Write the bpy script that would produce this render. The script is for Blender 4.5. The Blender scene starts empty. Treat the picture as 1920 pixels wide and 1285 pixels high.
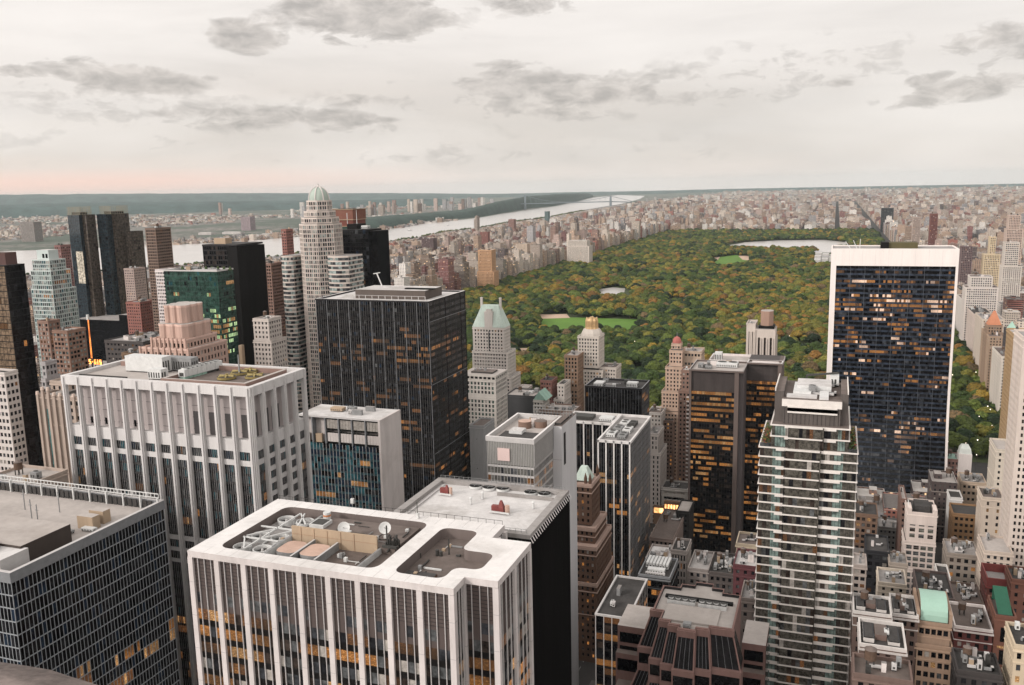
import bpy, math, random
import numpy as np
from math import radians as rad, sin, cos, pi
random.seed(7)
S = bpy.context.scene
COL = S.collection
H = 255.0                       # height of the viewing deck above the streets
# ------------------------------------------------------------------ camera
F_PX, PITCH, YAW, ROLL = 1659.9, 0.17328, 0.35079, -0.022307
fw = np.array([-sin(YAW)*cos(PITCH), cos(YAW)*cos(PITCH), -sin(PITCH)])
rt = np.array([cos(YAW), sin(YAW), 0.0]); up = np.cross(rt, fw)
cr, sr = cos(ROLL), sin(ROLL)
RT, UP = cr*rt+sr*up, -sr*rt+cr*up
from mathutils import Matrix, Vector
cam_d = bpy.data.cameras.new('camera'); cam = bpy.data.objects.new('camera', cam_d); COL.objects.link(cam)
M = Matrix(((RT[0], UP[0], -fw[0], 0), (RT[1], UP[1], -fw[1], 0), (RT[2], UP[2], -fw[2], H), (0, 0, 0, 1)))
cam.matrix_world = M
cam_d.sensor_fit = 'HORIZONTAL'; cam_d.sensor_width = 36.0; cam_d.lens = 36.0*F_PX/1920.0
cam_d.clip_start = 0.2; cam_d.clip_end = 200000.0
S.camera = cam
RM = np.array([RT, UP, fw])
def ray(px, py):
    return RM.T @ np.array([(px-960)/F_PX, -(py-642.5)/F_PX, 1.0])
def G(px, py, z=0.0):           # a point of the photograph on the level z
    d = ray(px, py); t = (z-H)/d[2]; return float(d[0]*t), float(d[1]*t)
def PX(px, py, Y):              # a point of the photograph on the street line at distance Y: (x, z)
    d = ray(px, py); t = Y/d[1]; return float(d[0]*t), float(d[2]*t+H)
def proj(x, y, z):
    c = RM @ np.array([x, y, z-H]); return 960+F_PX*c[0]/c[2], 642.5-F_PX*c[1]/c[2], c[2]
# ------------------------------------------------------------------ world: overcast dusk sky over a clear Nishita base
SUN_EL, SUN_AZ = 26.0, 222.0    # degrees; azimuth clockwise from +Y
S.view_settings.view_transform = 'Standard'; S.view_settings.look = 'None'
S.view_settings.exposure = 0.37; S.view_settings.gamma = 1.0
W = bpy.data.worlds.new('World'); S.world = W; W.use_nodes = True
nt = W.node_tree; nt.nodes.clear()
class N:
    """tiny node helper"""
    def __init__(s, nt): s.nt = nt
    def n(s, t, **k):
        x = s.nt.nodes.new(t)
        for a, b in k.items(): setattr(x, a, b)
        return x
    def sv(s, sock, v):
        if isinstance(v, bpy.types.NodeSocket): s.nt.links.new(v, sock)
        else:
            try: sock.default_value = v
            except Exception:
                sock.default_value = (v[0], v[1], v[2], 1.0) if hasattr(v, '__len__') else (v, v, v)
    def m(s, op, a, b=None, c=None, clamp=False):
        x = s.n('ShaderNodeMath', operation=op); x.use_clamp = clamp; s.sv(x.inputs[0], a)
        if b is not None: s.sv(x.inputs[1], b)
        if c is not None: s.sv(x.inputs[2], c)
        return x.outputs[0]
    def mix(s, f, a, b, typ='MIX'):
        x = s.n('ShaderNodeMix', data_type='RGBA', blend_type=typ)
        s.sv(x.inputs['Factor'], f)
        A, B = [i for i in x.inputs if i.type == 'RGBA'][:2]
        for sk, v in ((A, a), (B, b)):
            if isinstance(v, bpy.types.NodeSocket): s.nt.links.new(v, sk)
            else: sk.default_value = (v[0], v[1], v[2], 1)
        return [o for o in x.outputs if o.type == 'RGBA'][0]
    def noise(s, vec, scale, det=3, rough=.5, dist=0.0, dim='3D'):
        x = s.n('ShaderNodeTexNoise', noise_dimensions=dim)
        if vec is not None: s.sv(x.inputs['Vector'], vec)
        s.sv(x.inputs['Scale'], scale); s.sv(x.inputs['Detail'], det); s.sv(x.inputs['Roughness'], rough); s.sv(x.inputs['Distortion'], dist)
        return x.outputs['Fac']
    def ramp(s, f, stops, interp='LINEAR'):
        x = s.n('ShaderNodeValToRGB'); x.color_ramp.interpolation = interp; s.sv(x.inputs[0], f)
        e = x.color_ramp.elements
        while len(e) < len(stops): e.new(0.5)
        for k, (p, c) in enumerate(stops):
            e[k].position = p; e[k].color = (c[0], c[1], c[2], 1) if hasattr(c, '__len__') else (c, c, c, 1)
        return x.outputs[0]
    def comb(s, x, y, z):
        c = s.n('ShaderNodeCombineXYZ'); s.sv(c.inputs[0], x); s.sv(c.inputs[1], y); s.sv(c.inputs[2], z); return c.outputs[0]
w = N(nt)
tc = w.n('ShaderNodeTexCoord'); sp = w.n('ShaderNodeSeparateXYZ'); nt.links.new(tc.outputs['Generated'], sp.inputs[0])
sx, sy, sz = sp.outputs
sky = w.n('ShaderNodeTexSky', sky_type='NISHITA', sun_disc=False)
sky.sun_elevation = rad(SUN_EL); sky.sun_rotation = rad(SUN_AZ)
# azimuth (degrees, 0 at +Y, clockwise) and elevation of the sky direction
az = w.m('MULTIPLY', w.m('ARCTAN2', sx, sy), 57.2958)
el = w.m('MULTIPLY', w.m('ARCSINE', sz), 57.2958)
# high thin overcast: warm white, streaked, pinkish towards the horizon
el01 = w.m('DIVIDE', el, 30.0, clamp=True)
base = w.ramp(el01, [(0.0, (.80, .70, .64)), (.018, (.78, .68, .62)), (.05, (.70, .63, .575)), (.12, (.63, .575, .525)), (.20, (.66, .605, .56)),
                     (.28, (.77, .72, .68)), (.36, (.84, .79, .75)), (.6, (.95, .90, .86)), (1.0, (.88, .85, .82))])
streak = w.noise(w.comb(w.m('MULTIPLY', az, .05), w.m('MULTIPLY', el, .34), 3.1), 1.0, 5, .55, .3)
base = w.mix(w.ramp(streak, [(.36, 0), (.66, .75)]), base, (.56, .525, .495))
st2 = w.noise(w.comb(w.m('MULTIPLY', az, .03), w.m('MULTIPLY', el, .12), 9.7), 1.0, 4, .5, .2)
base = w.mix(w.ramp(st2, [(.44, 0), (.64, .62)]), base, (.93, .88, .84))
# a peach band low in the west
pb_ = w.m('MULTIPLY', w.ramp(w.m('DIVIDE', el, 4.0, clamp=True), [(0, 1), (.22, 1), (.42, .1), (.6, 0)]), w.m('DIVIDE', w.m('SUBTRACT', -22.0, az), 20.0, clamp=True))
base = w.mix(w.m('MULTIPLY', pb_, .9), base, (.86, .60, .51))
# brighter towards the hidden sun in the west, greyer in the east
side = w.m('DIVIDE', w.m('ADD', az, 60.0), 85.0, clamp=True)
base = w.mix(w.m('MULTIPLY', side, .45), base, (.585, .555, .525))
# broken lower clouds: each a soft patch of sky direction filled with noise
cn = w.noise(w.comb(w.m('MULTIPLY', az, .52), w.m('MULTIPLY', el, 1.15), .7), 1.0, 9, .62, .35)
cn2 = w.noise(w.comb(w.m('MULTIPLY', az, .11), w.m('MULTIPLY', el, .45), 5.2), 1.0, 5, .6, .2)
def azel(px, py):
    d = ray(px, py); d = d/np.linalg.norm(d)
    return math.degrees(math.atan2(d[0], d[1])), math.degrees(math.asin(d[2]))
CL = [ # centre, half size in the sky, tilt, density
 (690, 25, 150, 48, 0.05, 1.15), (760, 40, 60, 40, 0, .8), (465, 70, 74, 32, .12, 1.15), (505, 45, 48, 26, 0, .6), (623, 77, 30, 16, .2, .6),
 (240, 145, 145, 28, .08, 1.1), (40, 135, 70, 14, 0, .7), (380, 150, 30, 14, 0, .5), (465, 142, 26, 13, 0, .5), (100, 190, 80, 20, 0, .35),
 (560, 225, 230, 26, .06, .75), (330, 212, 90, 20, 0, .55), (660, 188, 80, 20, .05, .5),
 (990, 8, 95, 26, 0, .6), (950, 124, 60, 14, 0, .6), (960, 158, 110, 30, 0, .9), (1110, 170, 130, 30, .05, .85), (1030, 205, 200, 28, 0, .5),
 (1300, 150, 260, 38, 0, .42), (1575, 156, 32, 9, 0, .6), (1850, 72, 110, 26, -.14, .75), (1810, 165, 170, 26, -.13, .9), (1740, 150, 60, 14, -.1, .7), (1900, 120, 90, 50, -.1, .5),
 (1500, 130, 300, 60, -.02, .36), (1250, 180, 330, 26, 0, .42), (420, 215, 330, 40, .02, .4), (200, 160, 230, 40, .04, .4), (900, 190, 300, 50, 0, .4), (700, 40, 170, 50, 0, .55), (900, 285, 500, 30, 0, .3), (1300, 290, 120, 14, 0, .25), (150, 270, 350, 50, 0, .22)]
tot = None
for (cx, cy, rx, ry, tl, dn) in CL:
    a0, e0 = azel(cx, cy)
    a1, _ = azel(cx+rx, cy); _, e1 = azel(cx, cy-ry)
    ra, re = max(abs(a1-a0), .2), max(abs(e1-e0), .2)
    da = w.m('DIVIDE', w.m('SUBTRACT', az, a0), ra)
    de = w.m('DIVIDE', w.m('ADD', w.m('SUBTRACT', el, e0), w.m('MULTIPLY', w.m('SUBTRACT', az, a0), tl*1.0)), re)
    r2 = w.m('ADD', w.m('MULTIPLY', da, da), w.m('MULTIPLY', de, de))
    k = w.m('MULTIPLY', w.m('SUBTRACT', 1.0, w.m('MULTIPLY', r2, .55), clamp=True), dn)
    tot = k if tot is None else w.m('MAXIMUM', tot, k)
mask = w.m('ADD', w.m('MULTIPLY', tot, 1.05), w.m('MULTIPLY', w.m('SUBTRACT', cn, .5), 2.3))
mask = w.m('ADD', mask, w.m('MULTIPLY', w.m('SUBTRACT', cn2, .5), 1.3))
mask = w.m('MULTIPLY', w.ramp(mask, [(.34, 0), (.46, .5), (.60, .75), (.95, 1)]), w.m('MULTIPLY', tot, 2.0, clamp=True))
body = w.mix(w.ramp(cn, [(.35, 0), (.68, 1)]), (.60, .55, .51), (.36, .335, .315))
cloud = w.mix(w.m('MULTIPLY', mask, .88), base, body)
# the part of the sky behind the camera, towards the sunset, is the brightest
back = w.m('MULTIPLY', w.m('SUBTRACT', w.m('MULTIPLY', sx, -.55), sy), 1.0, clamp=True)
cloud = w.mix(back, cloud, (1.66, 1.56, 1.48))
below = w.m('LESS_THAN', sz, -0.0005)
bgc = w.n('ShaderNodeBackground'); nt.links.new(cloud, bgc.inputs[0]); bgc.inputs[1].default_value = 1.0
bgs = w.n('ShaderNodeBackground'); nt.links.new(sky.outputs[0], bgs.inputs[0]); bgs.inputs[1].default_value = 0.05
ad = w.n('ShaderNodeMixShader'); ad.inputs[0].default_value = .93
nt.links.new(bgs.outputs[0], ad.inputs[1]); nt.links.new(bgc.outputs[0], ad.inputs[2])
wo = w.n('ShaderNodeOutputWorld'); nt.links.new(ad.outputs[0], wo.inputs[0])
# ------------------------------------------------------------------ sun: weak, through cloud
sd = bpy.data.lights.new('sun', 'SUN'); sd.energy = 1.5; sd.angle = rad(10); sd.color = (1.0, .94, .88)
so = bpy.data.objects.new('sun', sd); COL.objects.link(so)
azr = rad(SUN_AZ); dirv = Vector((sin(azr)*cos(rad(SUN_EL)), cos(azr)*cos(rad(SUN_EL)), sin(rad(SUN_EL))))
so.rotation_euler = dirv.to_track_quat('Z', 'Y').to_euler(); so.location = (0, 0, 400)
S.cycles.max_bounces = 5; S.cycles.diffuse_bounces = 1; S.cycles.glossy_bounces = 2; S.cycles.transparent_max_bounces = 4; S.cycles.volume_bounces = 0

# ------------------------------------------------------------------ materials
MATS = {}
def pmat(name, col, rough=.8, var=.12, vs=.25, bump=0.0, metal=0.0, streak=False, spec=.3, dirt=0.0):
    if name in MATS: return MATS[name]
    m = bpy.data.materials.new(name); m.use_nodes = True; t = m.node_tree; h = N(t); b = t.nodes['Principled BSDF']
    g = h.n('ShaderNodeNewGeometry'); pos = g.outputs['Position']
    if streak:
        mp = h.n('ShaderNodeMapping'); t.links.new(pos, mp.inputs[0]); mp.inputs['Scale'].default_value = (1, 1, .12); pos = mp.outputs[0]
    f = h.noise(pos, vs, 6, .65); f2 = h.noise(pos, vs*7, 3, .6)
    f = h.m('ADD', h.m('MULTIPLY', f, .65), h.m('MULTIPLY', f2, .35))
    lo = tuple(c*(1-var*1.6) for c in col); hi = tuple(min(1, c*(1+var*1.2)) for c in col)
    c = h.mix(h.ramp(f, [(.3, 0), (.7, 1)]), lo, hi)
    if dirt:
        d = h.noise(g.outputs['Position'], vs*.35, 5, .7, .6)
        c = h.mix(h.ramp(d, [(.48, 0), (.66, dirt)]), c, tuple(x*.45 for x in (col[0], col[1]*.93, col[2]*.85)))
    t.links.new(c, b.inputs['Base Color']); b.inputs['Roughness'].default_value = rough; b.inputs['Metallic'].default_value = metal
    b.inputs['Specular IOR Level'].default_value = spec
    if bump:
        bp_ = h.n('ShaderNodeBump'); bp_.inputs['Strength'].default_value = bump; t.links.new(f2, bp_.inputs['Height']); t.links.new(bp_.outputs[0], b.inputs['Normal'])
    MATS[name] = m; return m
def glass(name, col, rough=.08, spec=.32, vs=.35):
    if name in MATS: return MATS[name]
    m = bpy.data.materials.new(name); m.use_nodes = True; t = m.node_tree; h = N(t); b = t.nodes['Principled BSDF']
    g = h.n('ShaderNodeNewGeometry')
    f = h.noise(g.outputs['Position'], vs, 4, .7)
    t.links.new(h.mix(h.ramp(f, [(.35, 0), (.68, 1)]), tuple(c*.35 for c in col), tuple(c*1.9 for c in col)), b.inputs['Base Color'])
    b.inputs['Roughness'].default_value = rough; b.inputs['Specular IOR Level'].default_value = spec
    n2 = h.noise(g.outputs['Position'], .6, 2, .5); bu = h.n('ShaderNodeBump'); bu.inputs['Strength'].default_value = .06; t.links.new(n2, bu.inputs['Height']); t.links.new(bu.outputs[0], b.inputs['Normal'])
    MATS[name] = m; return m
def lit(name, col, strength, sc=.9, thr=(.50, .76), base=(.03, .022, .016)):
    if name in MATS: return MATS[name]
    m = bpy.data.materials.new(name); m.use_nodes = True; t = m.node_tree; h = N(t); b = t.nodes['Principled BSDF']
    g = h.n('ShaderNodeNewGeometry'); mp = h.n('ShaderNodeMapping'); t.links.new(g.outputs['Position'], mp.inputs[0]); mp.inputs['Scale'].default_value = (1, 1, 1.6)
    f = h.noise(mp.outputs[0], sc, 4, .75); big = h.noise(g.outputs['Position'], .07, 2, .5)
    k = h.m('MULTIPLY', h.ramp(f, [(thr[0], .16), (thr[1], 1)]), h.ramp(big, [(.35, .25), (.6, 1)]))
    b.inputs['Base Color'].default_value = (*base, 1); b.inputs['Roughness'].default_value = .15
    t.links.new(h.mix(h.ramp(f, [(.5, 0), (.8, .6)]), col, (1.0, .62, .30)), b.inputs['Emission Color']); t.links.new(h.m('MULTIPLY', k, strength), b.inputs['Emission Strength'])
    MATS[name] = m; return m
def facade_mat(name='city_facade', near=False):
    """masonry with window openings; colour and style come from the face attribute 'tint'"""
    m = bpy.data.materials.new(name); m.use_nodes = True; t = m.node_tree; h = N(t); b = t.nodes['Principled BSDF']
    at = h.n('ShaderNodeAttribute', attribute_name='tint'); col = at.outputs['Color']; var = at.outputs['Alpha']
    g = h.n('ShaderNodeNewGeometry'); sp = h.n('ShaderNodeSeparateXYZ'); t.links.new(g.outputs['Position'], sp.inputs[0])
    sn = h.n('ShaderNodeSeparateXYZ'); t.links.new(g.outputs['True Normal'], sn.inputs[0])
    ax = h.m('GREATER_THAN', h.m('ABSOLUTE', sn.outputs[0]), .7)
    u = h.m('ADD', h.m('MULTIPLY', sp.outputs[1], ax), h.m('MULTIPLY', sp.outputs[0], h.m('SUBTRACT', 1.0, ax)))
    v = sp.outputs[2]
    per = h.m('ADD', 2.7, h.m('MULTIPLY', h.m('FRACT', h.m('MULTIPLY', var, 7.3)), 1.9))
    uu = h.m('DIVIDE', u, per); vv = h.m('DIVIDE', v, 3.15)
    fu = h.m('ABSOLUTE', h.m('SUBTRACT', h.m('FRACT', uu), .5)); fv = h.m('ABSOLUTE', h.m('SUBTRACT', h.m('FRACT', vv), .5))
    ww = h.m('ADD', .17, h.m('MULTIPLY', h.m('FRACT', h.m('MULTIPLY', var, 13.7)), .14))
    wide = h.m('GREATER_THAN', var, .86); ww = h.m('ADD', ww, h.m('MULTIPLY', wide, .3))
    win = h.m('MULTIPLY', h.m('LESS_THAN', fu, ww), h.m('LESS_THAN', fv, .24))
    side = h.m('LESS_THAN', h.m('ABSOLUTE', sn.outputs[2]), .3); win = h.m('MULTIPLY', win, side)
    wn = h.n('ShaderNodeTexWhiteNoise', noise_dimensions='3D'); t.links.new(h.comb(h.m('FLOOR', uu), h.m('FLOOR', vv), ax), wn.inputs['Vector'])
    r = wn.outputs['Value']
    gl = h.ramp(r, [(0, (.012, .014, .018)), (.5, (.03, .03, .034)), (.78, (.10, .095, .09)), (.93, (.30, .27, .24))], 'CONSTANT')
    nz = h.noise(g.outputs['Position'], .12, 4, .6); nf = h.noise(g.outputs['Position'], 1.3, 3, .6)
    wall = h.mix(h.ramp(nz, [(.3, 0), (.7, .38)]), col, h.mix(.55, col, (.10, .075, .06)))
    wall = h.mix(h.m('MULTIPLY', nf, .25), wall, (.5, .45, .4), 'MULTIPLY')
    # string courses every few storeys
    crs = h.m('LESS_THAN', h.m('FRACT', h.m('DIVIDE', v, 12.6)), .05); wall = h.mix(h.m('MULTIPLY', crs, .35), wall, (.62, .56, .5))
    rr = h.m('FRACT', h.m('MULTIPLY', var, 29.1))
    roof = h.ramp(rr, [(0, (.06, .052, .05)), (.3, (.13, .115, .105)), (.55, (.24, .215, .20)), (.72, (.40, .37, .35)), (.88, (.62, .59, .56))], 'CONSTANT')
    roof = h.mix(h.ramp(nz, [(.35, 0), (.7, .5)]), roof, (.10, .085, .075)); roof = h.mix(h.m('MULTIPLY', nf, .5), roof, (.35, .32, .30))
    isroof = h.m('GREATER_THAN', h.m('ABSOLUTE', sn.outputs[2]), .7)
    c = h.mix(win, wall, gl); c = h.mix(isroof, c, roof)
    t.links.new(c, b.inputs['Base Color'])
    t.links.new(h.m('SUBTRACT', .85, h.m('MULTIPLY', win, .65)), b.inputs['Roughness'])
    lt = h.m('MULTIPLY', win, h.m('GREATER_THAN', r, .972))
    b.inputs['Emission Color'].default_value = (1, .60, .26, 1); t.links.new(h.m('MULTIPLY', lt, .9), b.inputs['Emission Strength'])
    return m
FAC = facade_mat()
WCOL = {}
def wallm(nm, c, **k):
    WCOL[nm] = c; return pmat(nm, c, **{**dict(rough=.85, var=.10, vs=.18, streak=True, bump=.15), **k})
white_stone = wallm('white_stone', (.66, .60, .575)); pale_metal = pmat('pale_metal', (.52, .50, .49), .45, .08, .4)
grey_metal = pmat('grey_metal', (.22, .225, .235), .45, .15, .5); dark_metal = pmat('dark_metal', (.028, .026, .027), .6, .25, .3, spec=.12)
white_fin = pmat('white_fin', (.60, .57, .56), .5, .06, .5); black_wall = pmat('black_wall', (.010, .009, .009), .6, .3, .2, streak=True, spec=.08)
roof_white = pmat('roof_white', (.58, .56, .55), .85, .14, .14, bump=.1, dirt=.6); roof_tan = pmat('roof_tan', (.43, .39, .365), .9, .12, .08, bump=.15, dirt=.3)
roof_brown = pmat('roof_brown', (.155, .125, .112), .9, .2, .10, bump=.2, dirt=.5); roof_grey = pmat('roof_grey', (.32, .30, .29), .9, .16, .12, bump=.15, dirt=.5)
roof_dark = pmat('roof_dark', (.06, .056, .054), .9, .3, .15, dirt=.4)
snow_white = pmat('roof_coping_white', (.70, .675, .66), .75, .10, .15, bump=.08, dirt=.38)
equip_w = pmat('equipment_white', (.60, .60, .59), .5, .12, .6); equip_g = pmat('equipment_grey', (.25, .25, .25), .6, .2, .6); equip_d = pmat('equipment_dark', (.05, .048, .045), .6, .3, .6)
copper = pmat('copper_green', (.27, .42, .35), .6, .18, .35, streak=True); brick_red = wallm('brick_red', (.20, .075, .055)); brick_tan = wallm('brick_tan', (.36, .24, .16))
tan_wall = wallm('tan_wall', (.40, .30, .21)); gold = pmat('gold_leaf', (.62, .42, .22), .38, .18, .5, metal=.35)
red_paint = pmat('red_paint', (.20, .05, .045), .6, .15, .5); yellow_paint = pmat('yellow_paint', (.27, .21, .08), .6, .15, .5)
g_dark = glass('glass_dark', (.012, .012, .014), .08, .22); g_black = glass('glass_black', (.004, .004, .005), .08, .16); g_blue = glass('glass_blue', (.010, .018, .032)); g_teal = glass('glass_teal', (.02, .07, .085))
g_green = glass('glass_green', (.028, .06, .047)); g_grey = glass('glass_grey', (.075, .078, .08)); g_blind = pmat('window_blind', (.36, .33, .30), .6, .35, .8); g_pale = glass('glass_pale', (.22, .26, .25), .2)
g_brown = glass('glass_brown', (.035, .026, .022)); g_mid = glass('glass_mid', (.035, .037, .042))
l_or = lit('lit_orange', (1, .38, .08), 1.15, 2.6); l_wm = lit('lit_warm', (1, .52, .20), 1.4, 2.2); l_dm = lit('lit_dim', (.75, .27, .08), .5, 1.9); l_pk = lit('lit_pale', (1, .66, .46), 1.0, 1.2, (.3, .6), (.12, .09, .08)); l_gr = lit('lit_green', (.55, .85, .42), .9, .8, (.3, .6))

# ------------------------------------------------------------------ mesh builder
class MB:
    def __init__(s): s.v = []; s.f = []; s.m = []; s.t = []; s.ml = []; s.tint = None
    def mi(s, m):
        if m not in s.ml: s.ml.append(m)
        return s.ml.index(m)
    def face(s, pts, m):
        k = len(s.v); s.v.extend(pts); s.f.append(tuple(range(k, k+len(pts)))); s.m.append(s.mi(m)); s.t.append(s.tint)
    def idx(s, base, quads, m):
        i = s.mi(m)
        for q in quads: s.f.append(tuple(base+a for a in q)); s.m.append(i); s.t.append(s.tint)
    def box(s, x0, x1, y0, y1, z0, z1, m, top=None, bottom=True):
        k = len(s.v)
        s.v += [(x0, y0, z0), (x1, y0, z0), (x1, y1, z0), (x0, y1, z0), (x0, y0, z1), (x1, y0, z1), (x1, y1, z1), (x0, y1, z1)]
        s.idx(k, [(0, 1, 5, 4), (1, 2, 6, 5), (2, 3, 7, 6), (3, 0, 4, 7)], m); s.idx(k, [(4, 5, 6, 7)], top or m)
        if bottom: s.idx(k, [(3, 2, 1, 0)], m)
    def prism(s, poly, z0, z1, m, top=None, bottom=False):
        n = len(poly); k = len(s.v); s.v += [(x, y, z0) for x, y in poly]+[(x, y, z1) for x, y in poly]
        s.idx(k, [(i, (i+1) % n, n+(i+1) % n, n+i) for i in range(n)], m); s.idx(k, [tuple(range(n, 2*n))], top or m)
        if bottom: s.idx(k, [tuple(reversed(range(n)))], m)
    def cyl(s, cx, cy, r0, r1, z0, z1, m, n=16, top=None, sq=1.0):
        k = len(s.v)
        for r, z in ((r0, z0), (r1, z1)): s.v += [(cx+r*cos(2*pi*i/n), cy+r*sq*sin(2*pi*i/n), z) for i in range(n)]
        s.idx(k, [(i, (i+1) % n, n+(i+1) % n, n+i) for i in range(n)], m); s.idx(k, [tuple(range(n, 2*n))], top or m)
    def lathe(s, cx, cy, prof, m, n=16, rot=0):
        k = len(s.v)
        for r, z in prof: s.v += [(cx+r*cos(rot+2*pi*i/n), cy+r*sin(rot+2*pi*i/n), z) for i in range(n)]
        for j in range(len(prof)-1): s.idx(k+j*n, [(i, (i+1) % n, n+(i+1) % n, n+i) for i in range(n)], m)
        s.idx(k+(len(prof)-1)*n, [tuple(range(n))], m)
    def bar(s, p, q, r, m, r2=None):
        p, q = Vector(p), Vector(q); d = (q-p); L = d.length
        if L < 1e-6: return
        d /= L; a = d.cross(Vector((0, 0, 1)));
        if a.length < 1e-3: a = Vector((1, 0, 0))
        a.normalize(); b = d.cross(a); r2 = r if r2 is None else r2; k = len(s.v)
        for c, rr in ((p, r), (q, r2)):
            for sa, sb in ((-1, -1), (1, -1), (1, 1), (-1, 1)): s.v.append(tuple(c+a*rr*sa+b*rr*sb))
        s.idx(k, [(0, 1, 5, 4), (1, 2, 6, 5), (2, 3, 7, 6), (3, 0, 4, 7), (0, 1, 2, 3), (4, 5, 6, 7)], m)
    def build(s, name, parent=None, origin=None, smooth=False):
        if not s.f: return None
        if origin is None:
            origin = Vector((0, 0, 0)); q = parent
            while q is not None: origin = origin+q.location; q = q.parent
        me = bpy.data.meshes.new(name); v = np.array(s.v, dtype=np.float32)-np.array(origin, dtype=np.float32)
        ln = np.array([len(f) for f in s.f], dtype=np.int32); st = np.concatenate([[0], np.cumsum(ln)[:-1]]).astype(np.int32)
        li = np.fromiter((i for f in s.f for i in f), dtype=np.int32, count=int(ln.sum()))
        me.vertices.add(len(v)); me.vertices.foreach_set('co', v.ravel()); me.loops.add(len(li)); me.loops.foreach_set('vertex_index', li)
        me.polygons.add(len(ln)); me.polygons.foreach_set('loop_start', st); me.polygons.foreach_set('loop_total', ln)
        me.polygons.foreach_set('material_index', np.array(s.m, dtype=np.int32))
        me.polygons.foreach_set('use_smooth', np.full(len(ln), bool(smooth)))
        for m in s.ml: me.materials.append(m)
        if any(t is not None for t in s.t):
            a = me.attributes.new('tint', 'FLOAT_COLOR', 'FACE')
            a.data.foreach_set('color', np.array([t or (.5, .45, .4, .5) for t in s.t], dtype=np.float32).ravel())
        me.update(); me.validate()
        o = bpy.data.objects.new(name, me); COL.objects.link(o)
        if parent is not None: o.parent = parent
        else: o.location = origin
        return o
def thing(name, label, cat, loc=(0, 0, 0), group=None):
    o = bpy.data.objects.new(name, None); COL.objects.link(o); o.location = loc; o.empty_display_size = 3
    o['label'] = label; o['category'] = cat
    if group: o['group'] = group
    return o
def tag(o, label, cat, group=None, kind=None):
    if label: o['label'] = label
    if cat: o['category'] = cat
    if group: o['group'] = group
    if kind: o['kind'] = kind
    return o
def struct(mb, name, kind='structure', label=None):
    o = mb.build(name, origin=Vector((0, 0, 0))); o['kind'] = kind
    if label: o['label'] = label
    return o
HERO = []      # (x0,x1,y0,y1,z1) of every hand-placed building, so that the filled-in city keeps clear of them
def reg(x0, x1, y0, y1, z1): HERO.append((min(x0, x1), max(x0, x1), y0, y1, z1))

def FP(face, a, c, z):           # point on a wall: a along it, c its plane
    return (a, c, z) if face in 'SN' else (c, a, z)
INW = {'S': 1, 'N': -1, 'E': -1, 'W': 1}
def rnd_mats(table):
    ms, ws = zip(*table); tot = sum(ws); cum = np.cumsum(ws)/tot
    return lambda r: ms[int(np.searchsorted(cum, r()))]
WINS = [(g_dark, 5), (g_black, 3), (g_mid, 3), (g_grey, 1.4), (g_blind, .7), (l_dm, .25), (l_wm, .15)]
def punched(T, mb, face, a0, a1, c, z0, z1, n, fh, ww, wh, wm, rec=.35, table=WINS, stuff=None, budget=None, rs=None, mx=None, cols=None, sill=.30, cross=False):
    """a wall with real openings: mb gets the wall round them, and every opening gets its pane"""
    r = rs or random.Random(int(abs(c*13+a0*7)) % 9973); pick = rnd_mats(table)
    if a1 < a0: a0, a1 = a1, a0
    rows = max(1, int((z1-z0)/fh)); n = max(1, n); mx = (a1-a0)*.04 if mx is None else mx
    cw = (a1-a0-2*mx)/n; ww = min(ww, cw*.86); inn = INW[face]*rec
    top = z1-.2*fh; zs = []
    for k in range(rows):
        zt = top-k*fh-.2*fh; zb = zt-wh
        if zb < z0+.1: break
        zs.append((zb, zt))
    zl = z1
    Q = lambda p, q_, r_, s_, m: mb.face([p, q_, r_, s_], m)
    for (zb, zt) in zs:
        Q(FP(face, a0, c, zt), FP(face, a1, c, zt), FP(face, a1, c, zl), FP(face, a0, c, zl), wm)
        prev = a0
        for i in range(n):
            if cols and not cols(i): continue
            l = a0+mx+i*cw+(cw-ww)/2; rr = l+ww
            Q(FP(face, prev, c, zb), FP(face, l, c, zb), FP(face, l, c, zt), FP(face, prev, c, zt), wm); prev = rr
            for (p, q_) in (((l, zb), (rr, zb)), ((rr, zb), (rr, zt)), ((rr, zt), (l, zt)), ((l, zt), (l, zb))):
                Q(FP(face, p[0], c, p[1]), FP(face, q_[0], c, q_[1]), FP(face, q_[0], c+inn, q_[1]), FP(face, p[0], c+inn, p[1]), wm)
            m = pick(r.random); cc = c+inn
            def pane(M_):
                zm = zb+(zt-zb)*r.choice((.5, .5, .7))
                M_.face([FP(face, l, cc, zb), FP(face, rr, cc, zb), FP(face, rr, cc, zt), FP(face, l, cc, zt)], m)
                c2 = cc-INW[face]*.06
                if cross: M_.face([FP(face, l, c2, zm-.05), FP(face, rr, c2, zm-.05), FP(face, rr, c2, zm+.05), FP(face, l, c2, zm+.05)], pale_metal)
            if budget is not None and budget[0] > 0:
                budget[0] -= 1; M_ = MB(); pane(M_); M_.build('window', T)
            else: pane(stuff)
        Q(FP(face, prev, c, zb), FP(face, a1, c, zb), FP(face, a1, c, zt), FP(face, prev, c, zt), wm)
        zl = zb
    Q(FP(face, a0, c, z0), FP(face, a1, c, z0), FP(face, a1, c, zl), FP(face, a0, c, zl), wm)

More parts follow.
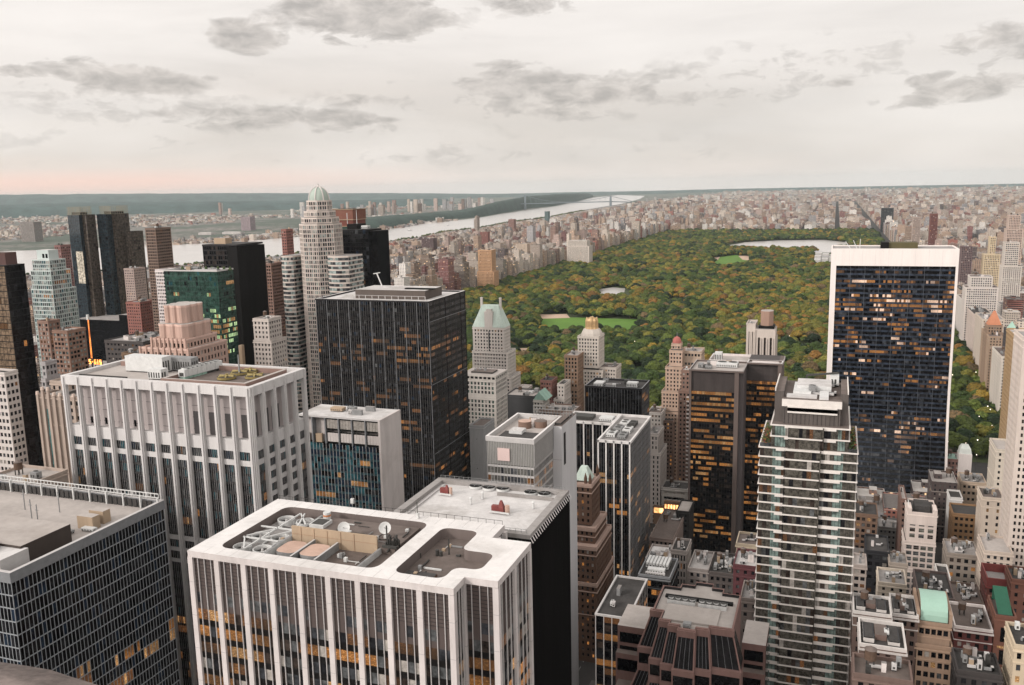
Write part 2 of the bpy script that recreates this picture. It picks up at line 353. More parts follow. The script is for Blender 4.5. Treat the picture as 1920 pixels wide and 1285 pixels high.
def parapet(mb, x0, x1, y0, y1, z, h, t, m, rm, top=None):
    """roof deck inside a raised rim"""
    mb.box(x0, x1, y0, y0+t, z, z+h, m, top, False); mb.box(x0, x1, y1-t, y1, z, z+h, m, top, False)
    mb.box(x0, x0+t, y0+t, y1-t, z, z+h, m, top, False); mb.box(x1-t, x1, y0+t, y1-t, z, z+h, m, top, False)
    mb.face([(x0+t, y0+t, z+.02), (x1-t, y0+t, z+.02), (x1-t, y1-t, z+.02), (x0+t, y1-t, z+.02)], rm)
def fan(T, x, y, z, r, m=None, name='cooling_fan', blades=8, hub=None):
    mb = MB(); m = m or equip_g; n = 24; k = len(mb.v)
    for rr, zz in ((r, 0), (r, 1.3), (r*.9, 1.3), (r*.86, .3)): mb.v += [(x+rr*cos(2*pi*i/n), y+rr*sin(2*pi*i/n), z+zz) for i in range(n)]
    for j in range(3): mb.idx(k+j*n, [(i, (i+1) % n, n+(i+1) % n, n+i) for i in range(n)], m)
    mb.idx(k+3*n, [tuple(range(n))], equip_d)
    bl = MB()
    for b in range(blades):
        a = 2*pi*b/blades; d = .09
        bl.face([(x+.1*r*cos(a), y+.1*r*sin(a), z+.8), (x+.84*r*cos(a-d), y+.84*r*sin(a-d), z+.7), (x+.84*r*cos(a+d), y+.84*r*sin(a+d), z+.95)], hub or pale_metal)
    bl.cyl(x, y, r*.16, r*.12, z+.5, z+1.1, hub or pale_metal, 10)
    o = mb.build(name, T); bl.build('fan_blades', o); return o
def dish(T, x, y, z, r, ang, m, name='satellite_dish'):
    pl = MB(); pl.bar((x, y, z), (x, y, z+r*1.2), .12, equip_g); mb = MB(); n = 20
    ax = Vector((sin(ang)*.86, -cos(ang)*.86, .5)).normalized(); a = ax.cross(Vector((0, 0, 1))).normalized(); b = ax.cross(a); c = Vector((x, y, z+r*1.5)); k = len(mb.v)
    for rr, dd in ((0.02, 0), (r*.5, r*.08), (r, r*.3)): mb.v += [tuple(c+(a*cos(2*pi*i/n)+b*sin(2*pi*i/n))*rr+ax*dd) for i in range(n)]
    for j in range(2): mb.idx(k+j*n, [(i, (i+1) % n, n+(i+1) % n, n+i) for i in range(n)], m)
    mb.bar(c, c+ax*r*.7, .06, equip_g); o = mb.build(name, T); pl.build('dish_stand', o); return o
def roof_unit(T, x, y, z, w, d, h, m=None, name='roof_unit', fans=0, louv=True):
    mb = MB(); m = m or equip_w
    for sx_ in (-1, 1):
        for sy_ in (-1, 1): mb.box(x+sx_*(w/2-.3)-.12, x+sx_*(w/2-.3)+.12, y+sy_*(d/2-.3)-.12, y+sy_*(d/2-.3)+.12, z, z+.5, equip_d)
    mb.box(x-w/2, x+w/2, y-d/2, y+d/2, z+.5, z+.5+h, m)
    for i in range(int(w/1.2) if louv else 0): mb.box(x-w/2+.3+i*1.2, x-w/2+.9+i*1.2, y-d/2-.05, y-d/2, z+.9, z+h*.8, equip_d)
    for i in range(int(d/1.4)): mb.box(x+w/2, x+w/2+.05, y-d/2+.3+i*1.4, y-d/2+1.1+i*1.4, z+.9, z+h*.8, equip_d)
    for i in range(fans):
        fx, fy = (x-w/2+(i+.5)*w/fans, y) if w >= d else (x, y-d/2+(i+.5)*d/fans)
        mb.cyl(fx, fy, min(w, d)*.34, min(w, d)*.34, z+.5+h, z+.9+h, m, 12, equip_d)
    return mb.build(name, T)
def clutter(T, x0, x1, y0, y1, z, n, seed, big=True):
    r = random.Random(seed); w_, d_ = x1-x0, y1-y0
    for i in range(n):
        s = r.uniform(.06, .16); ww, dd = max(1.2, w_*s), max(1.2, d_*s*r.uniform(.7, 1.5)); x = r.uniform(x0+ww, x1-ww); y = r.uniform(y0+dd, y1-dd)
        k = r.random()
        if k < .5: roof_unit(T, x, y, z, ww, dd, r.uniform(1.2, 2.8), r.choice((equip_w, equip_g, pale_metal, equip_g, equip_g, equip_d)), fans=r.choice((0, 0, 1, 2)))
        elif k < .75:
            mb = MB(); mb.box(x-ww/2, x+ww/2, y-dd/2, y+dd/2, z, z+r.uniform(2.2, 3.6), r.choice((tan_wall, equip_g, white_stone)), roof_grey); mb.build('stair_head', T)
        else:
            mb = MB(); L = r.uniform(.2, .5)*w_; x = min(x, x1-L-.5); mb.box(x, x+L, y-.35, y+.35, z+.4, z+1.1, r.choice((pale_metal, equip_g))); mb.box(x+L-.7, x+L, y-.35, min(y1-.5, y+dd), z+.4, z+1.1, pale_metal); mb.build('duct', T)
def tank(T, x, y, z, r=2.1, leg=2.2):
    mb = MB(); lg = MB()
    for i in range(4): a = pi/4+i*pi/2; lg.bar((x+r*.8*cos(a), y+r*.8*sin(a), z), (x+r*.8*cos(a), y+r*.8*sin(a), z+leg), .15, equip_d)
    wd = pmat('tank_wood', (.11, .07, .05), .9, .2, 1.0); mb.cyl(x, y, r, r*.96, z+leg, z+leg+r*1.8, wd, 14); mb.cyl(x, y, r*1.08, .05, z+leg+r*1.8, z+leg+r*2.4, roof_brown, 14)
    o = mb.build('water_tank', T); lg.build('tank_legs', o); return o
def masonry(name, label, tiers, wm, fh=3.5, sp=3.0, ww=1.4, wh=1.8, faces=None, roof=None, budget=60, table=WINS, cl=3, tanks=0, seed=1, cat='building', cop=None, cross=False, rimh=1.1, rec=.35, group=None, colsf=None, pads=True):
    """tiers: (x0, x1, y0, y1, z0, z1), the top one first"""
    cl = int(cl*1.7+.5)
    xs = [t[0] for t in tiers]+[t[1] for t in tiers]; ys = [t[2] for t in tiers]+[t[3] for t in tiers]
    T = thing(name, label, cat, ((min(xs)+max(xs))/2, (min(ys)+max(ys))/2, 0), group)
    reg(min(xs), max(xs), min(ys), max(ys), max(t[5] for t in tiers))
    if faces is None: faces = 'SW' if (min(xs)+max(xs))/2 > -10 else 'SE'
    bud = [budget]; st = MB(); r = random.Random(seed); wall = MB(); rf = MB(); roof = roof or r.choice((roof_grey, roof_dark, roof_brown, roof_tan))
    for k, (x0, x1, y0, y1, z0, z1) in enumerate(tiers):
        for f in 'SEWN':
            a0, a1 = (x0, x1) if f in 'SN' else (y0, y1); c = {'S': y0, 'N': y1, 'E': x1, 'W': x0}[f]
            if f in faces:
                n = max(1, round((a1-a0)/sp)); punched(T, wall, f, a0, a1, c, z0, z1, n, fh, ww, wh, wm, rec, table, st, bud, r, cols=colsf if f == 'S' else None, cross=cross)
            else: wall.face([FP(f, a0, c, z0), FP(f, a1, c, z0), FP(f, a1, c, z1), FP(f, a0, c, z1)], wm)
        parapet(rf, x0-.15, x1+.15, y0-.15, y1+.15, z1, rimh, .5, cop or wm, roof)
        if k == 0 and cl and pads: clutter(T, x0+1, x1-1, y0+1, y1-1, z1, cl, seed*7+k)
        elif cl and pads and k == 1:
            pass
    cn = MB(); cm_ = cop or pmat('trim_'+wm.name, tuple(min(.8, c*1.22) for c in WCOL.get(wm.name, (.4, .35, .3))), .85, .1, .3)
    for (x0, x1, y0, y1, z0, z1) in tiers:
        for (zz, e, hh) in [(z1-1.0, .4, .55), (z1-fh*1.25, .16, .3)]+([(z1-fh*(4+seed % 3), .22, .35)] if z1-z0 > fh*7 and seed % 2 else []):
            if pads and zz > z0+1: cn.box(x0-e, x1+e, y0-e, y0-.002, zz, zz+hh, cm_); cn.box(x0-e, x0-.002, y0, y1, zz, zz+hh, cm_); cn.box(x1+.002, x1+e, y0, y1, zz, zz+hh, cm_)
    cn.build('cornice', T)
    if cl >= 3 and seed % 3 and not tanks: tanks = 1
    wall.build('wall', T); rf.build('roof', T)
    o = st.build('window', T)
    if o: o['kind'] = 'stuff'
    x0, x1, y0, y1, z0, z1 = tiers[0]
    for i in range(tanks): tank(T, x0+(x1-x0)*(.3+.4*i), y0+(y1-y0)*.6, z1, min(1.6, (x1-x0)*.11))
    return T
def litrow(n, p, r):
    """which of n panes of a floor are lit: runs, not salt and pepper"""
    out = [0]*n; i = 0
    while i < n:
        L = r.randint(1, 6)
        if r.random() < p:
            v = r.choice((1, 1, 2, 3))
            for j in range(i, min(n, i+L)): out[j] = v if r.random() < .6 else r.choice((0, 1, 3, 3))
        i += L
    return out
def curtain(T, x0, x1, y0, y1, z0, z1, fh, msp, faces='SEW', mull=(.12, .25, None), band=(.9, None, .06), glassm=None, litp=.12, seed=1, litm=(l_or, l_wm, l_dm), solid=(), rowp=None, maxb=100, wallback=None, name='window_band', mullname='mullions', bandname='spandrels', sub=None):
    """curtain wall: one window_band per floor, floor bands and mullions standing proud of it"""
    r = random.Random(seed); nf = max(1, int(round((z1-z0)/fh))); fh = (z1-z0)/nf
    pk = rnd_mats(glassm or [(g_dark, 5), (g_black, 4), (g_mid, 2), (g_grey, .7)])
    bm, mm = MB(), MB(); rest = MB()
    for k in range(nf):
        zt = z1-k*fh; zb = zt-fh; M_ = MB(); p = litp if rowp is None else rowp(k, nf)
        for f in faces:
            a0, a1 = (x0, x1) if f in 'SN' else (y0, y1); c = {'S': y0, 'N': y1, 'E': x1, 'W': x0}[f]; out = -INW[f]
            n = max(1, round((a1-a0)/msp)); L = litrow(n, p, r); cw = (a1-a0)/n
            for i in range(n):
                if k in solid: m = band[1] if len(solid) > 3 else dark_metal
                else: m = litm[L[i]-1] if L[i] else pk(r.random)
                M_.face([FP(f, a0+i*cw, c, zb), FP(f, a0+(i+1)*cw, c, zb), FP(f, a0+(i+1)*cw, c, zt), FP(f, a0+i*cw, c, zt)], m)
            if band[0] > 0 and band[1]:
                ca, cb = sorted((c+out*.01, c+out*band[2])); e = band[2]
                if f in 'SN': bm.box(a0-e*.5, a1+e*.5, ca, cb, zb, zb+band[0], band[1])
                else: bm.box(ca, cb, a0-e*.5+.003, a1+e*.5-.003, zb+.003, zb+band[0]-.003, band[1])
            if k == 0 and mull[2]:
                ca, cb = sorted((c+out*.01, c+out*mull[1]))
                for i in range(n+1):
                    a = a0+i*cw
                    if f in 'SN': mm.box(a-mull[0]/2, a+mull[0]/2, ca, cb, z0+.004, z1-.004, mull[2])
                    else: mm.box(ca, cb, a-mull[0]/2, a+mull[0]/2, z0+.004, z1-.004, mull[2])
        if k < maxb: M_.build(name, T)
    bm.build(bandname, T); mm.build(mullname, T)
    wb = MB()
    for f in 'SEWN':
        if f not in faces:
            a0, a1 = (x0, x1) if f in 'SN' else (y0, y1); c = {'S': y0, 'N': y1, 'E': x1, 'W': x0}[f]
            wb.face([FP(f, a0, c, z0), FP(f, a1, c, z0), FP(f, a1, c, z1), FP(f, a0, c, z1)], wallback or dark_metal)
    wb.build('wall', T)
def pbox(pl, pr, py, Y, depth=None, back=None, pyr=None):
    """footprint and top of a building from its front roof edge in the photograph at distance Y"""
    x0, za = PX(pl, py, Y); x1, zb = PX(pr, pyr if pyr is not None else py, Y); z = (za+zb)/2 if pyr is not None else za
    if back is not None: depth = G(back[0], back[1], z)[1]-Y
    return x0, x1, Y, Y+depth, z
# ================================================================== A: dark glass block with grey fins, bottom left
def b_A():
    z = 150.0; x1, y1 = G(305, 938, z); _, y0 = G(25, 1075, z); x0 = x1-92
    T = thing('office_tower', 'dark glass block with grey fins, pinkish roof deck and truss rail, bottom left corner', 'building', ((x0+x1)/2, (y0+y1)/2, 0)); reg(x0, x1, y0, y1, z)
    zz = z-3.2
    def rowp(k, n): return .0 if k < 8 else (.32 if k in (10, 11) else .12)
    curtain(T, x0, x1, y0, y1, 0, zz, 4.1, 1.42, 'SE', (.2, .09, pmat('fin_bluegrey', (.27, .285, .30), .5, .1, .5)), (.36, pmat('fin_bluegrey', (.27, .285, .30), .5, .1, .5), .12), [(g_blue, 2), (g_black, 9), (g_dark, 3)], seed=3, litm=(l_dm, l_or, l_wm), rowp=rowp, wallback=grey_metal)
    mb = MB(); parapet(mb, x0-.4, x1+.4, y0-.4, y1+.4, zz, 3.2, 1.3, grey_metal, roof_tan, pale_metal); 
    mb.build('roof', T)
    # truss rail on the far and near left sides
    mb = MB(); yy = y1-1.2; n = 56
    for zq in (z+1.0, z+2.4): mb.box(x0, x1-.6, yy-.15, yy+.15, zq, zq+.28, equip_w)
    for i in range(n+1): xx = x0+(x1-.6-x0)*i/n; mb.box(xx-.12, xx+.12, yy-.1, yy+.1, z+1.28, z+2.4, equip_w)
    for i in range(13): xx = x0+(x1-.6-x0)*i/12; mb.box(xx-.25, xx+.25, yy-.9, yy-.15, zz, z+1.2, equip_w)
    mb.build('truss_rail', T)
    mb = MB()
    for i in range(40): xx = x0+(x1-x0-3)*i/40; mb.box(xx, xx+1.6, y1-1.55, y1-1.35, zz, z-.2, roof_dark)
    mb.build('louvre_screen', T)
    # penthouse with light roof, dark brick wall
    bx1, by1 = G(118, 985, z-1); px0, py0 = G(60, 1000, z); 
    ax1, ay0 = G(116, 1000, z+1.5)
    mb = MB(); pb = wallm('brown_brick', (.055, .042, .036)); mb.box(x0+8, ax1, ay0-15, ay0+3.5, zz, z+3.2, pb, roof_tan)
    mb.box(ax1-4.5, ax1-3, ay0-15.06, ay0-15, zz, zz+2.4, roof_dark); mb.build('penthouse', T)
    for (px, py, w_) in ((167, 983, 6.5), (188, 972, 6.0)):
        ux, uy = G(px, py, z-2); mb = MB(); mb.box(ux-w_/2, ux+w_/2, uy-1.6, uy+1.6, zz, zz+4.4, tan_wall, roof_tan); mb.build('stair_head', T)
    ux, uy = G(128, 1000, z-3); roof_unit(T, ux, uy, zz, 3.2, 2.4, .7, equip_g)
    ux, uy = G(178, 990, z-3); roof_unit(T, ux, uy-2.4, zz, 5, 2, .8, equip_w)
    # antennas
    mb = MB()
    for px, py in ((47, 955), (72, 985), (112, 960), (60, 975)):
        ux, uy = G(px, py, z-3); mb.bar((ux, uy, zz), (ux, uy, zz+7.5), .13, equip_g); mb.bar((ux-.8, uy, zz+5.5), (ux+.8, uy, zz+5.5), .07, equip_g)
    mb.build('antenna', T)
    # yellow rail and corner cooling box
    mb = MB(); yx0, yy0 = G(0, 1003, z); yx1, yy1 = G(80, 1020, z)
    for zq in (0, .7): mb.bar((yx0-6, yy0+1, z-1+zq), (yx1, yy1, z-1+zq), .09, yellow_paint)
    for i in range(9): mb.bar((yx0-6+(yx1-yx0+6)*i/8, yy0+1+(yy1-yy0-1)*i/8, zz), (yx0-6+(yx1-yx0+6)*i/8, yy0+1+(yy1-yy0-1)*i/8, z-.3), .07, yellow_paint)
    mb.build('roof_rail', T)
    cx1, cy1 = G(82, 1030, z+2); mb = MB(); mb.box(x1-29-9, x1-3.0-2, y0+1.2, y0+11, zz, z+2.4, pale_metal, roof_white); mb.box(x1-29-9-.02, x1-22, y0+1.0, y0+1.2, zz, z+2.8, pale_metal)
    mb.build('cooling_housing', T)
    fan(T, x1-17, y0+6, z+2.4, 4.0, equip_g, blades=12, hub=equip_d)
# ================================================================== B: grey slab with projecting piers
def b_B():
    z = 185.0; x0, y0 = G(122, 703, z); x1, _ = G(463, 727, z); y1 = G(565, 691, z)[1]
    T = thing('office_tower', 'long pale grey tower with projecting piers, open top gallery and white machines on its roof', 'building', ((x0+x1)/2, (y0+y1)/2, 0)); reg(x0, x1, y0, y1, z)
    st = wallm('pier_stone', (.60, .578, .57), dirt=.12); st2 = wallm('gallery_wall', (.50, .44, .43))
    n = 12; sp = (x1-x0)/n; r = random.Random(5)
    # frame ring at the top
    ring = MB(); ring.box(x0-1.2, x1+1.2, y0-1.2, y0+.8, z-3.6, z, st); ring.box(x0-1.2, x1+1.2, y1-.8, y1+1.2, z-3.6, z, st)
    ring.box(x0-1.2, x0+.8, y0+.8, y1-.8, z-3.6, z, st); ring.box(x1-.8, x1+1.2, y0+.8, y1-.8, z-3.6, z, st); ring.build('cornice', T)
    for i in range(n+1):
        xx = x0+i*sp; mb = MB(); mb.box(xx-.85, xx+.85, y0-1.3, y0+.2, 0, z-.02, st); mb.box(xx-.35, xx+.35, y0-1.75, y0-1.3, 0, z-.3, st); mb.build('pier', T)
    m5 = 5; spy = (y1-y0)/m5
    for i in range(m5+1):
        yy = y0+i*spy; mb = MB(); mb.box(x1-.2, x1+1.35, yy-.8, yy+.8, 0, z-.03, st); mb.box(x1+1.35, x1+1.7, yy-.3, yy+.3, 0, z-.3, st); mb.build('pier', T)
        mb = MB(); mb.box(x0-1.35, x0+.2, yy-.8, yy+.8, 0, z-.03, st); mb.build('pier', T)
    # gallery: set back wall behind the piers
    g0, g1 = z-3.6, z-20.5; wal = MB(); wal.box(x0+2.6, x1-1.8, y0+2.2, y1-2.2, g1, z-1.4, st2, roof_tan)
    for i in range(n):
        a = x0+i*sp
        for k in range(3): wal.box(a+.9, a+sp-.9, y0+2.12, y0+2.2, g1+2.0+k*4.6, g1+2.12+k*4.6, dark_metal)
        if i in (1, 2, 3, 4):
            for q in (0, 1, 2):
                wal.box(a+1.5+q*1.8, a+2.5+q*1.8, y0+2.05, y0+2.2, g1+.8, g1+3.4, g_black if q != i % 3 else st2)
        if i > 7: wal.box(a+1.3, a+sp-1.2, y0+2.0, y0+2.2, g1+.2, g1+9, pmat('louvre_grey', (.115, .105, .105), .7))
    for j in range(m5): 
        b = y0+j*spy
        if j < 3: wal.box(x1-1.8, x1-1.6, b+1.2, b+spy-1.0, g1+.2, g1+9.5, pmat('louvre_grey', (.115, .105, .105), .7))
    wal.build('gallery_wall', T)
    # facades
    fr = MB(); mul = MB()
    def bays(f, a0, a1, c, wide, grid):
        out = -INW[f]; zt = g1; nm = 6
        rows = [('s', 4.8), ('w', 3.3), ('s', 2.2)]+[('g', 3.9)]*8+[('s', 2.0), ('w', 3.2), ('s', 1.6), ('w', 3.2), ('s', 1.5)]+[('g', 3.9)]*24
        if grid: rows = [('s', 4.8)]+[('w', 3.0), ('s', 2.0)]*34
        zz = zt; k = 0
        for typ, h in rows:
            zb = max(0, zz-h)
            if typ == 's': fr.face([FP(f, a0, c, zb), FP(f, a1, c, zb), FP(f, a1, c, zz), FP(f, a0, c, zz)], st)
            else:
                cc = c+INW[f]*.35; L = litrow(nm, .06 if k < 12 else .2, r)
                for q in range(nm):
                    l = a0+(a1-a0)*q/nm; rr = a0+(a1-a0)*(q+1)/nm
                    m = (l_dm, l_or, l_wm)[L[q]-1] if L[q] else ((g_teal, g_blue, g_mid, g_grey)[r.randrange(4)] if k < 3 and r.random() < .65 else (g_dark, g_black, g_mid, g_teal, g_brown, g_grey)[min(5, int(r.random()**1.5*6))])
                    fr_ = bandm[k]; fr_.face([FP(f, l, cc, zb), FP(f, rr, cc, zb), FP(f, rr, cc, zz), FP(f, l, cc, zz)], m)
                if typ == 'g':
                    ca, cb = sorted((cc, cc-INW[f]*.12)); bb = (a0, a1, ca, cb) if f in 'SN' else (ca, cb, a0, a1)
                    fr.box(*bb, zb, zb+1.0, dark_metal)
                k += 1
            zz = zb
            if zz <= 0: break
        cc = c+INW[f]*.25
        for q in range(1, nm):
            a = a0+(a1-a0)*q/nm; ca, cb = sorted((cc-.09, cc+.12)); bb = (a-.055, a+.055, ca, cb) if f in 'SN' else (ca, cb, a-.055, a+.055)
            mul.box(*bb, 0, g1-4.8, pmat('mullion_grey', (.30, .29, .285), .5, .1, .5))
    bandm = [MB() for _ in range(80)]
    for i in range(n): bays('S', x0+i*sp+.85, x0+(i+1)*sp-.85, y0, True, False)
    for j in range(m5): bays('E', y0+j*spy+.8, y0+(j+1)*spy-.8, x1, False, j in (1, 2, 3))
    for b in bandm: b.build('window_band', T)
    mul.build('mullions', T); 
    fr.face([(x0, y1, 0), (x1, y1, 0), (x1, y1, g1), (x0, y1, g1)], st); fr.face([(x0, y0, 0), (x0, y1, 0), (x0, y1, g1), (x0, y0, g1)], st); fr.face([(x0, y0, g1), (x1, y0, g1), (x1, y1, g1), (x0, y1, g1)], st)
    fr.build('wall', T)
    rf = MB(); zr = z-1.38
    rf.face([(x0+.8, y0+.8, zr), (x1-.8, y0+.8, zr), (x1-.8, y1-.8, zr), (x0+.8, y1-.8, zr)], roof_tan)
    rb = wallm('roof_pit_wall', (.25, .165, .14))
    for (a, b, c, d) in ((x0+3, x0+27, y1-8, y1-4), (x1-38, x1-4, y1-6, y1-4.5), (x1-42, x1-3, y0+2.0, y0+3.2), (x1-4.6, x1-3, y0+3.2, y1-6), (x1-42, x1-40.5, y0+3.2, y1-14)): rf.box(a, b, c, d, zr, zr+2.0, rb, roof_tan)
    rf.face([(x1-40.5, y0+3.2, zr+.05), (x1-4.6, y0+3.2, zr+.05), (x1-4.6, y1-6, zr+.05), (x1-40.5, y1-6, zr+.05)], roof_brown)
    rf.box(x0+3, x0+27, y0+4, y0+4.8, zr, zr+1.0, roof_dark); rf.build('roof', T)
    def at(px, py, dz=1.5): return G(px, py, zr+dz)
    ux, uy = at(279, 690); roof_unit(T, ux, uy, zr, 19, 5.4, 6.2, equip_w, 'container_unit', louv=False)
    ux, uy = at(300, 703); roof_unit(T, ux, uy-1, zr, 6.5, 4, 3.8, equip_w)
    ux, uy = at(340, 688); roof_unit(T, ux, uy, zr, 14, 4.5, 5.2, equip_g, 'cooling_tower')
    for i in range(8):
        ux, uy = at(347+i*8.4, 703-i*2.2); mb = MB(); mb.box(ux-1.5, ux+1.5, uy-2, uy+2, zr+1, zr+3.8, equip_w); mb.box(ux-1.0, ux+1.0, uy-2.06, uy-2, zr+1.3, zr+2.7, equip_d)
        mb.cyl(ux, uy, 1.15, 1.15, zr+3.8, zr+4.5, equip_w, 12, equip_d); mb.box(ux-1.4, ux+1.4, uy-1.8, uy+1.8, zr, zr+1, copper if i < 5 else equip_d); mb.build('chiller', T)
    for px, py, rr in ((425, 709, 3.6), (450, 700, 3.8), (478, 707, 3.8), (470, 697, 3.0)):
        ux, uy = at(px, py, .5); mb = MB(); mb.cyl(ux, uy, rr, rr, zr+.3, zr+1.2, yellow_paint, 20, roof_dark)
        for b in range(6): a = b*pi/3; mb.bar((ux, uy, zr+1.4), (ux+rr*.9*cos(a), uy+rr*.9*sin(a), zr+1.4), .28, wallm('fan_blade', (.40, .32, .14)))
        mb.cyl(ux, uy, .6, .5, zr+1.2, zr+2.2, yellow_paint, 8); mb.build('cooling_fan', T)
    ux, uy = at(449, 700); mb = MB(); mb.bar((ux, uy, zr+2), (ux, uy, zr+9), .3, equip_g, .12); mb.build('mast', T)
# ================================================================== C: white piers, pit roof, in front
def rrect(pts, r, n=6):
    """polygon with rounded corners"""
    out = []; m = len(pts)
    for i in range(m):
        p0, p1, p2 = Vector(pts[i-1]), Vector(pts[i]), Vector(pts[(i+1) % m]); a = (p0-p1).normalized(); b = (p2-p1).normalized()
        s, e = p1+a*r, p1+b*r
        for k in range(n+1):
            t = k/n; q = s*(1-t)**2+p1*2*t*(1-t)+e*t*t; out.append((q.x, q.y))
    return out
def deck_with_holes(mb, outer, holes, z, depth, m, wallm_, floorm):
    """flat deck with sunken pits: triangulated by blender's own filler"""
    from mathutils.geometry import delaunay_2d_cdt
    vs = []; es = []; 
    for loop in [outer]+holes:
        k = len(vs); vs += [Vector(p) for p in loop]; es += [(k+i, k+(i+1) % len(loop)) for i in range(len(loop))]
    V, E_, F_, *_ = delaunay_2d_cdt(vs, es, [], 0, 1e-5)
    def inside(p, lp):
        c = False; n = len(lp)
        for i in range(n):
            (ax, ay), (bx, by) = lp[i], lp[i-1]
            if (ay > p[1]) != (by > p[1]) and p[0] < (bx-ax)*(p[1]-ay)/(by-ay)+ax: c = not c
        return c
    for f in F_:
        c = (sum(V[i].x for i in f)/len(f), sum(V[i].y for i in f)/len(f))
        if inside(c, outer) and not any(inside(c, h) for h in holes): mb.face([(V[i].x, V[i].y, z) for i in f], m)
    for h in holes:
        n = len(h)
        for i in range(n): mb.face([(*h[i], z), (*h[(i+1) % n], z), (*h[(i+1) % n], z-depth), (*h[i], z-depth)], wallm_)
        mb.face([(x, y, z-depth) for x, y in h], floorm)
ZC = 170.0
def b_C():
    z = ZC; g = lambda px, py, dz=0: G(px, py, z+dz)
    x0, y0 = g(358, 1031); xa, _ = g(845, 1104); xn, yn = g(875, 1083); xe = g(932, 1086)[0]; ye = g(987, 1018)[1]
    ya = y0; xe2 = xe; y1 = g(521, 937)[1]; yn = ya+6.2; yb = ya+23
    yb = ye
    T = thing('office_tower', 'brown glass tower with broad white piers and a white roof rim round sunken machine pits', 'building', ((x0+xe)/2, (y0+y1)/2, 0)); reg(x0, xe, y0, y1, z)
    pm = wallm('pier_white', (.61, .56, .545), dirt=.22); nb = 9; sp = (xa-x0)/nb
    outer = [(x0-.6, y0-.6), (xa+.6, y0-.6), (xa+.6, yn-.6), (xe+.6, yn-.6), (xe+.6, yb+.6), (xe-9.5, yb+.6), (xe-9.5, y1+.6), (x0-.6, y1+.6)]
    # roof deck
    def P_(L, dz=0): return [G(px, py, z+dz) for px, py in L]
    left = P_([(407, 1015), (505, 953), (575, 955), (798, 985), (793, 1000), (722, 1062), (690, 1066), (560, 1040)])
    left = [(left[0][0], left[0][1]), (left[0][0], y1-5.2), (G(798, 985, z)[0], y1-5.2), (G(798, 985, z)[0], y0+5.0), (left[0][0], y0+5.0)]
    lx0 = x0+5.2; lx1 = G(760, 1020, z)[0]; left = [(lx0, y0+3.4), (lx1, y0+3.4), (lx1, y1-3.8), (lx0, y1-3.8)]
    hl = rrect(left, 3.2); rp = P_([(745, 1070), (812, 995), (905, 1003), (905, 1020), (945, 1030), (930, 1062), (865, 1062), (850, 1083)])
    rx0, rx1 = lx1+4.5, xe-5.2
    right = [(rx0, y0+3.2), (xa-3.6, y0+3.2), (xa-3.6, yn+3.6), (rx1, yn+3.6), (rx1, yb-8.5), (xe-9.5-4.5, yb-8.5), (xe-9.5-4.5, y1-5.5), (rx0, y1-5.5)]
    hr = rrect(right, 2.6)
    mb = MB(); deck_with_holes(mb, outer, [hl, hr], z, 2.6, snow_white, dark_metal, roof_brown); mb.prism(outer, z-2.2, z-.02, pm, pm); mb2 = MB()
    n = len(outer)
    mb = MB(); deck_with_holes(mb, outer, [hl, hr], z, 2.6, snow_white, wallm('pit_wall', (.16, .13, .12)), roof_brown)
    for i in range(n): mb.face([(*outer[i], z), (*outer[(i+1) % n], z), (*outer[(i+1) % n], z-1.6), (*outer[i], z-1.6)], pm)
    mb.build('roof', T)
    zf = z-2.6
    # walls: piers, mullions, glass bands
    fr = MB(); fin = MB(); r = random.Random(9); bands = [MB() for _ in range(50)]; lou = MB()
    segs = [('S', x0, xa, y0, nb), ('E', y0, yn, xa, 1), ('S', xa, xe, yn, 1), ('E', yn, yb, xe, 2), ('E', yb, y1, xe-9.5, 2)]
    fh = 4.35
    for (f, a0, a1, c, nbay) in segs:
        out = -INW[f]; s = (a1-a0)/nbay; nm = max(3, min(4, round(s/1.55)))
        for i in range(nbay+1):
            a = a0+i*s; mb = MB(); ca, cb = sorted((c-out*.3, c+out*.7)); hw = .68
            lo, hi = a-hw, a+hw
            bb = (lo, hi, ca, cb) if f in 'SN' else (ca+.003, cb-.003, lo, hi); mb.box(*bb, 0, z-1.62, pm)
            for kz in range(18): 
                zq = z-8-kz*8.7; bb2 = (lo-.005, hi+.005, ca-.005, cb+.02) if f in 'SN' else (ca-.01, cb+.02, lo-.005, hi+.005); mb.box(*bb2, zq, zq+.06, grey_metal)
            mb.build('pier', T)
        k = 0; zz = z-1.6
        lb, lt = zz-fh*2.1, zz
        lou_m = wallm('louvre_brown', (.085, .065, .06), vs=.6)
        lou.face([FP(f, a0, c, lb), FP(f, a1, c, lb), FP(f, a1, c, lt), FP(f, a0, c, lt)], lou_m)
        for q in range(9):
            zq = lt-(q+1)*fh*2.1/10; ca, cb = sorted((c, c+out*.06)); bb = (a0, a1, ca, cb) if f in 'SN' else (ca, cb, a0, a1); lou.box(*bb, zq, zq+.1, dark_metal)
        zz = lb
        while zz > 0:
            gb = zz-fh*.62; bb_ = zz-fh
            ntot = nbay*nm; L = litrow(ntot, .52 if k < 12 else .3, r)
            for q in range(ntot):
                l = a0+(a1-a0)*q/ntot; rr = a0+(a1-a0)*(q+1)/ntot
                m = (l_or, l_wm, l_dm)[L[q]-1] if L[q] else (g_brown, g_grey, g_mid, g_dark, g_blind)[min(4, int(r.random()**1.3*5))]
                if k == 0: m = lou_m if r.random() < .5 else (g_grey, g_mid)[r.randrange(2)]
                bands[k].face([FP(f, l, c, max(gb, 0)), FP(f, rr, c, max(gb, 0)), FP(f, rr, c, zz), FP(f, l, c, zz)], m)
            fr.face([FP(f, a0, c, max(0, bb_)), FP(f, a1, c, max(0, bb_)), FP(f, a1, c, max(gb, 0)), FP(f, a0, c, max(gb, 0))], black_wall if k else lou_m)
            zz = bb_; k += 1
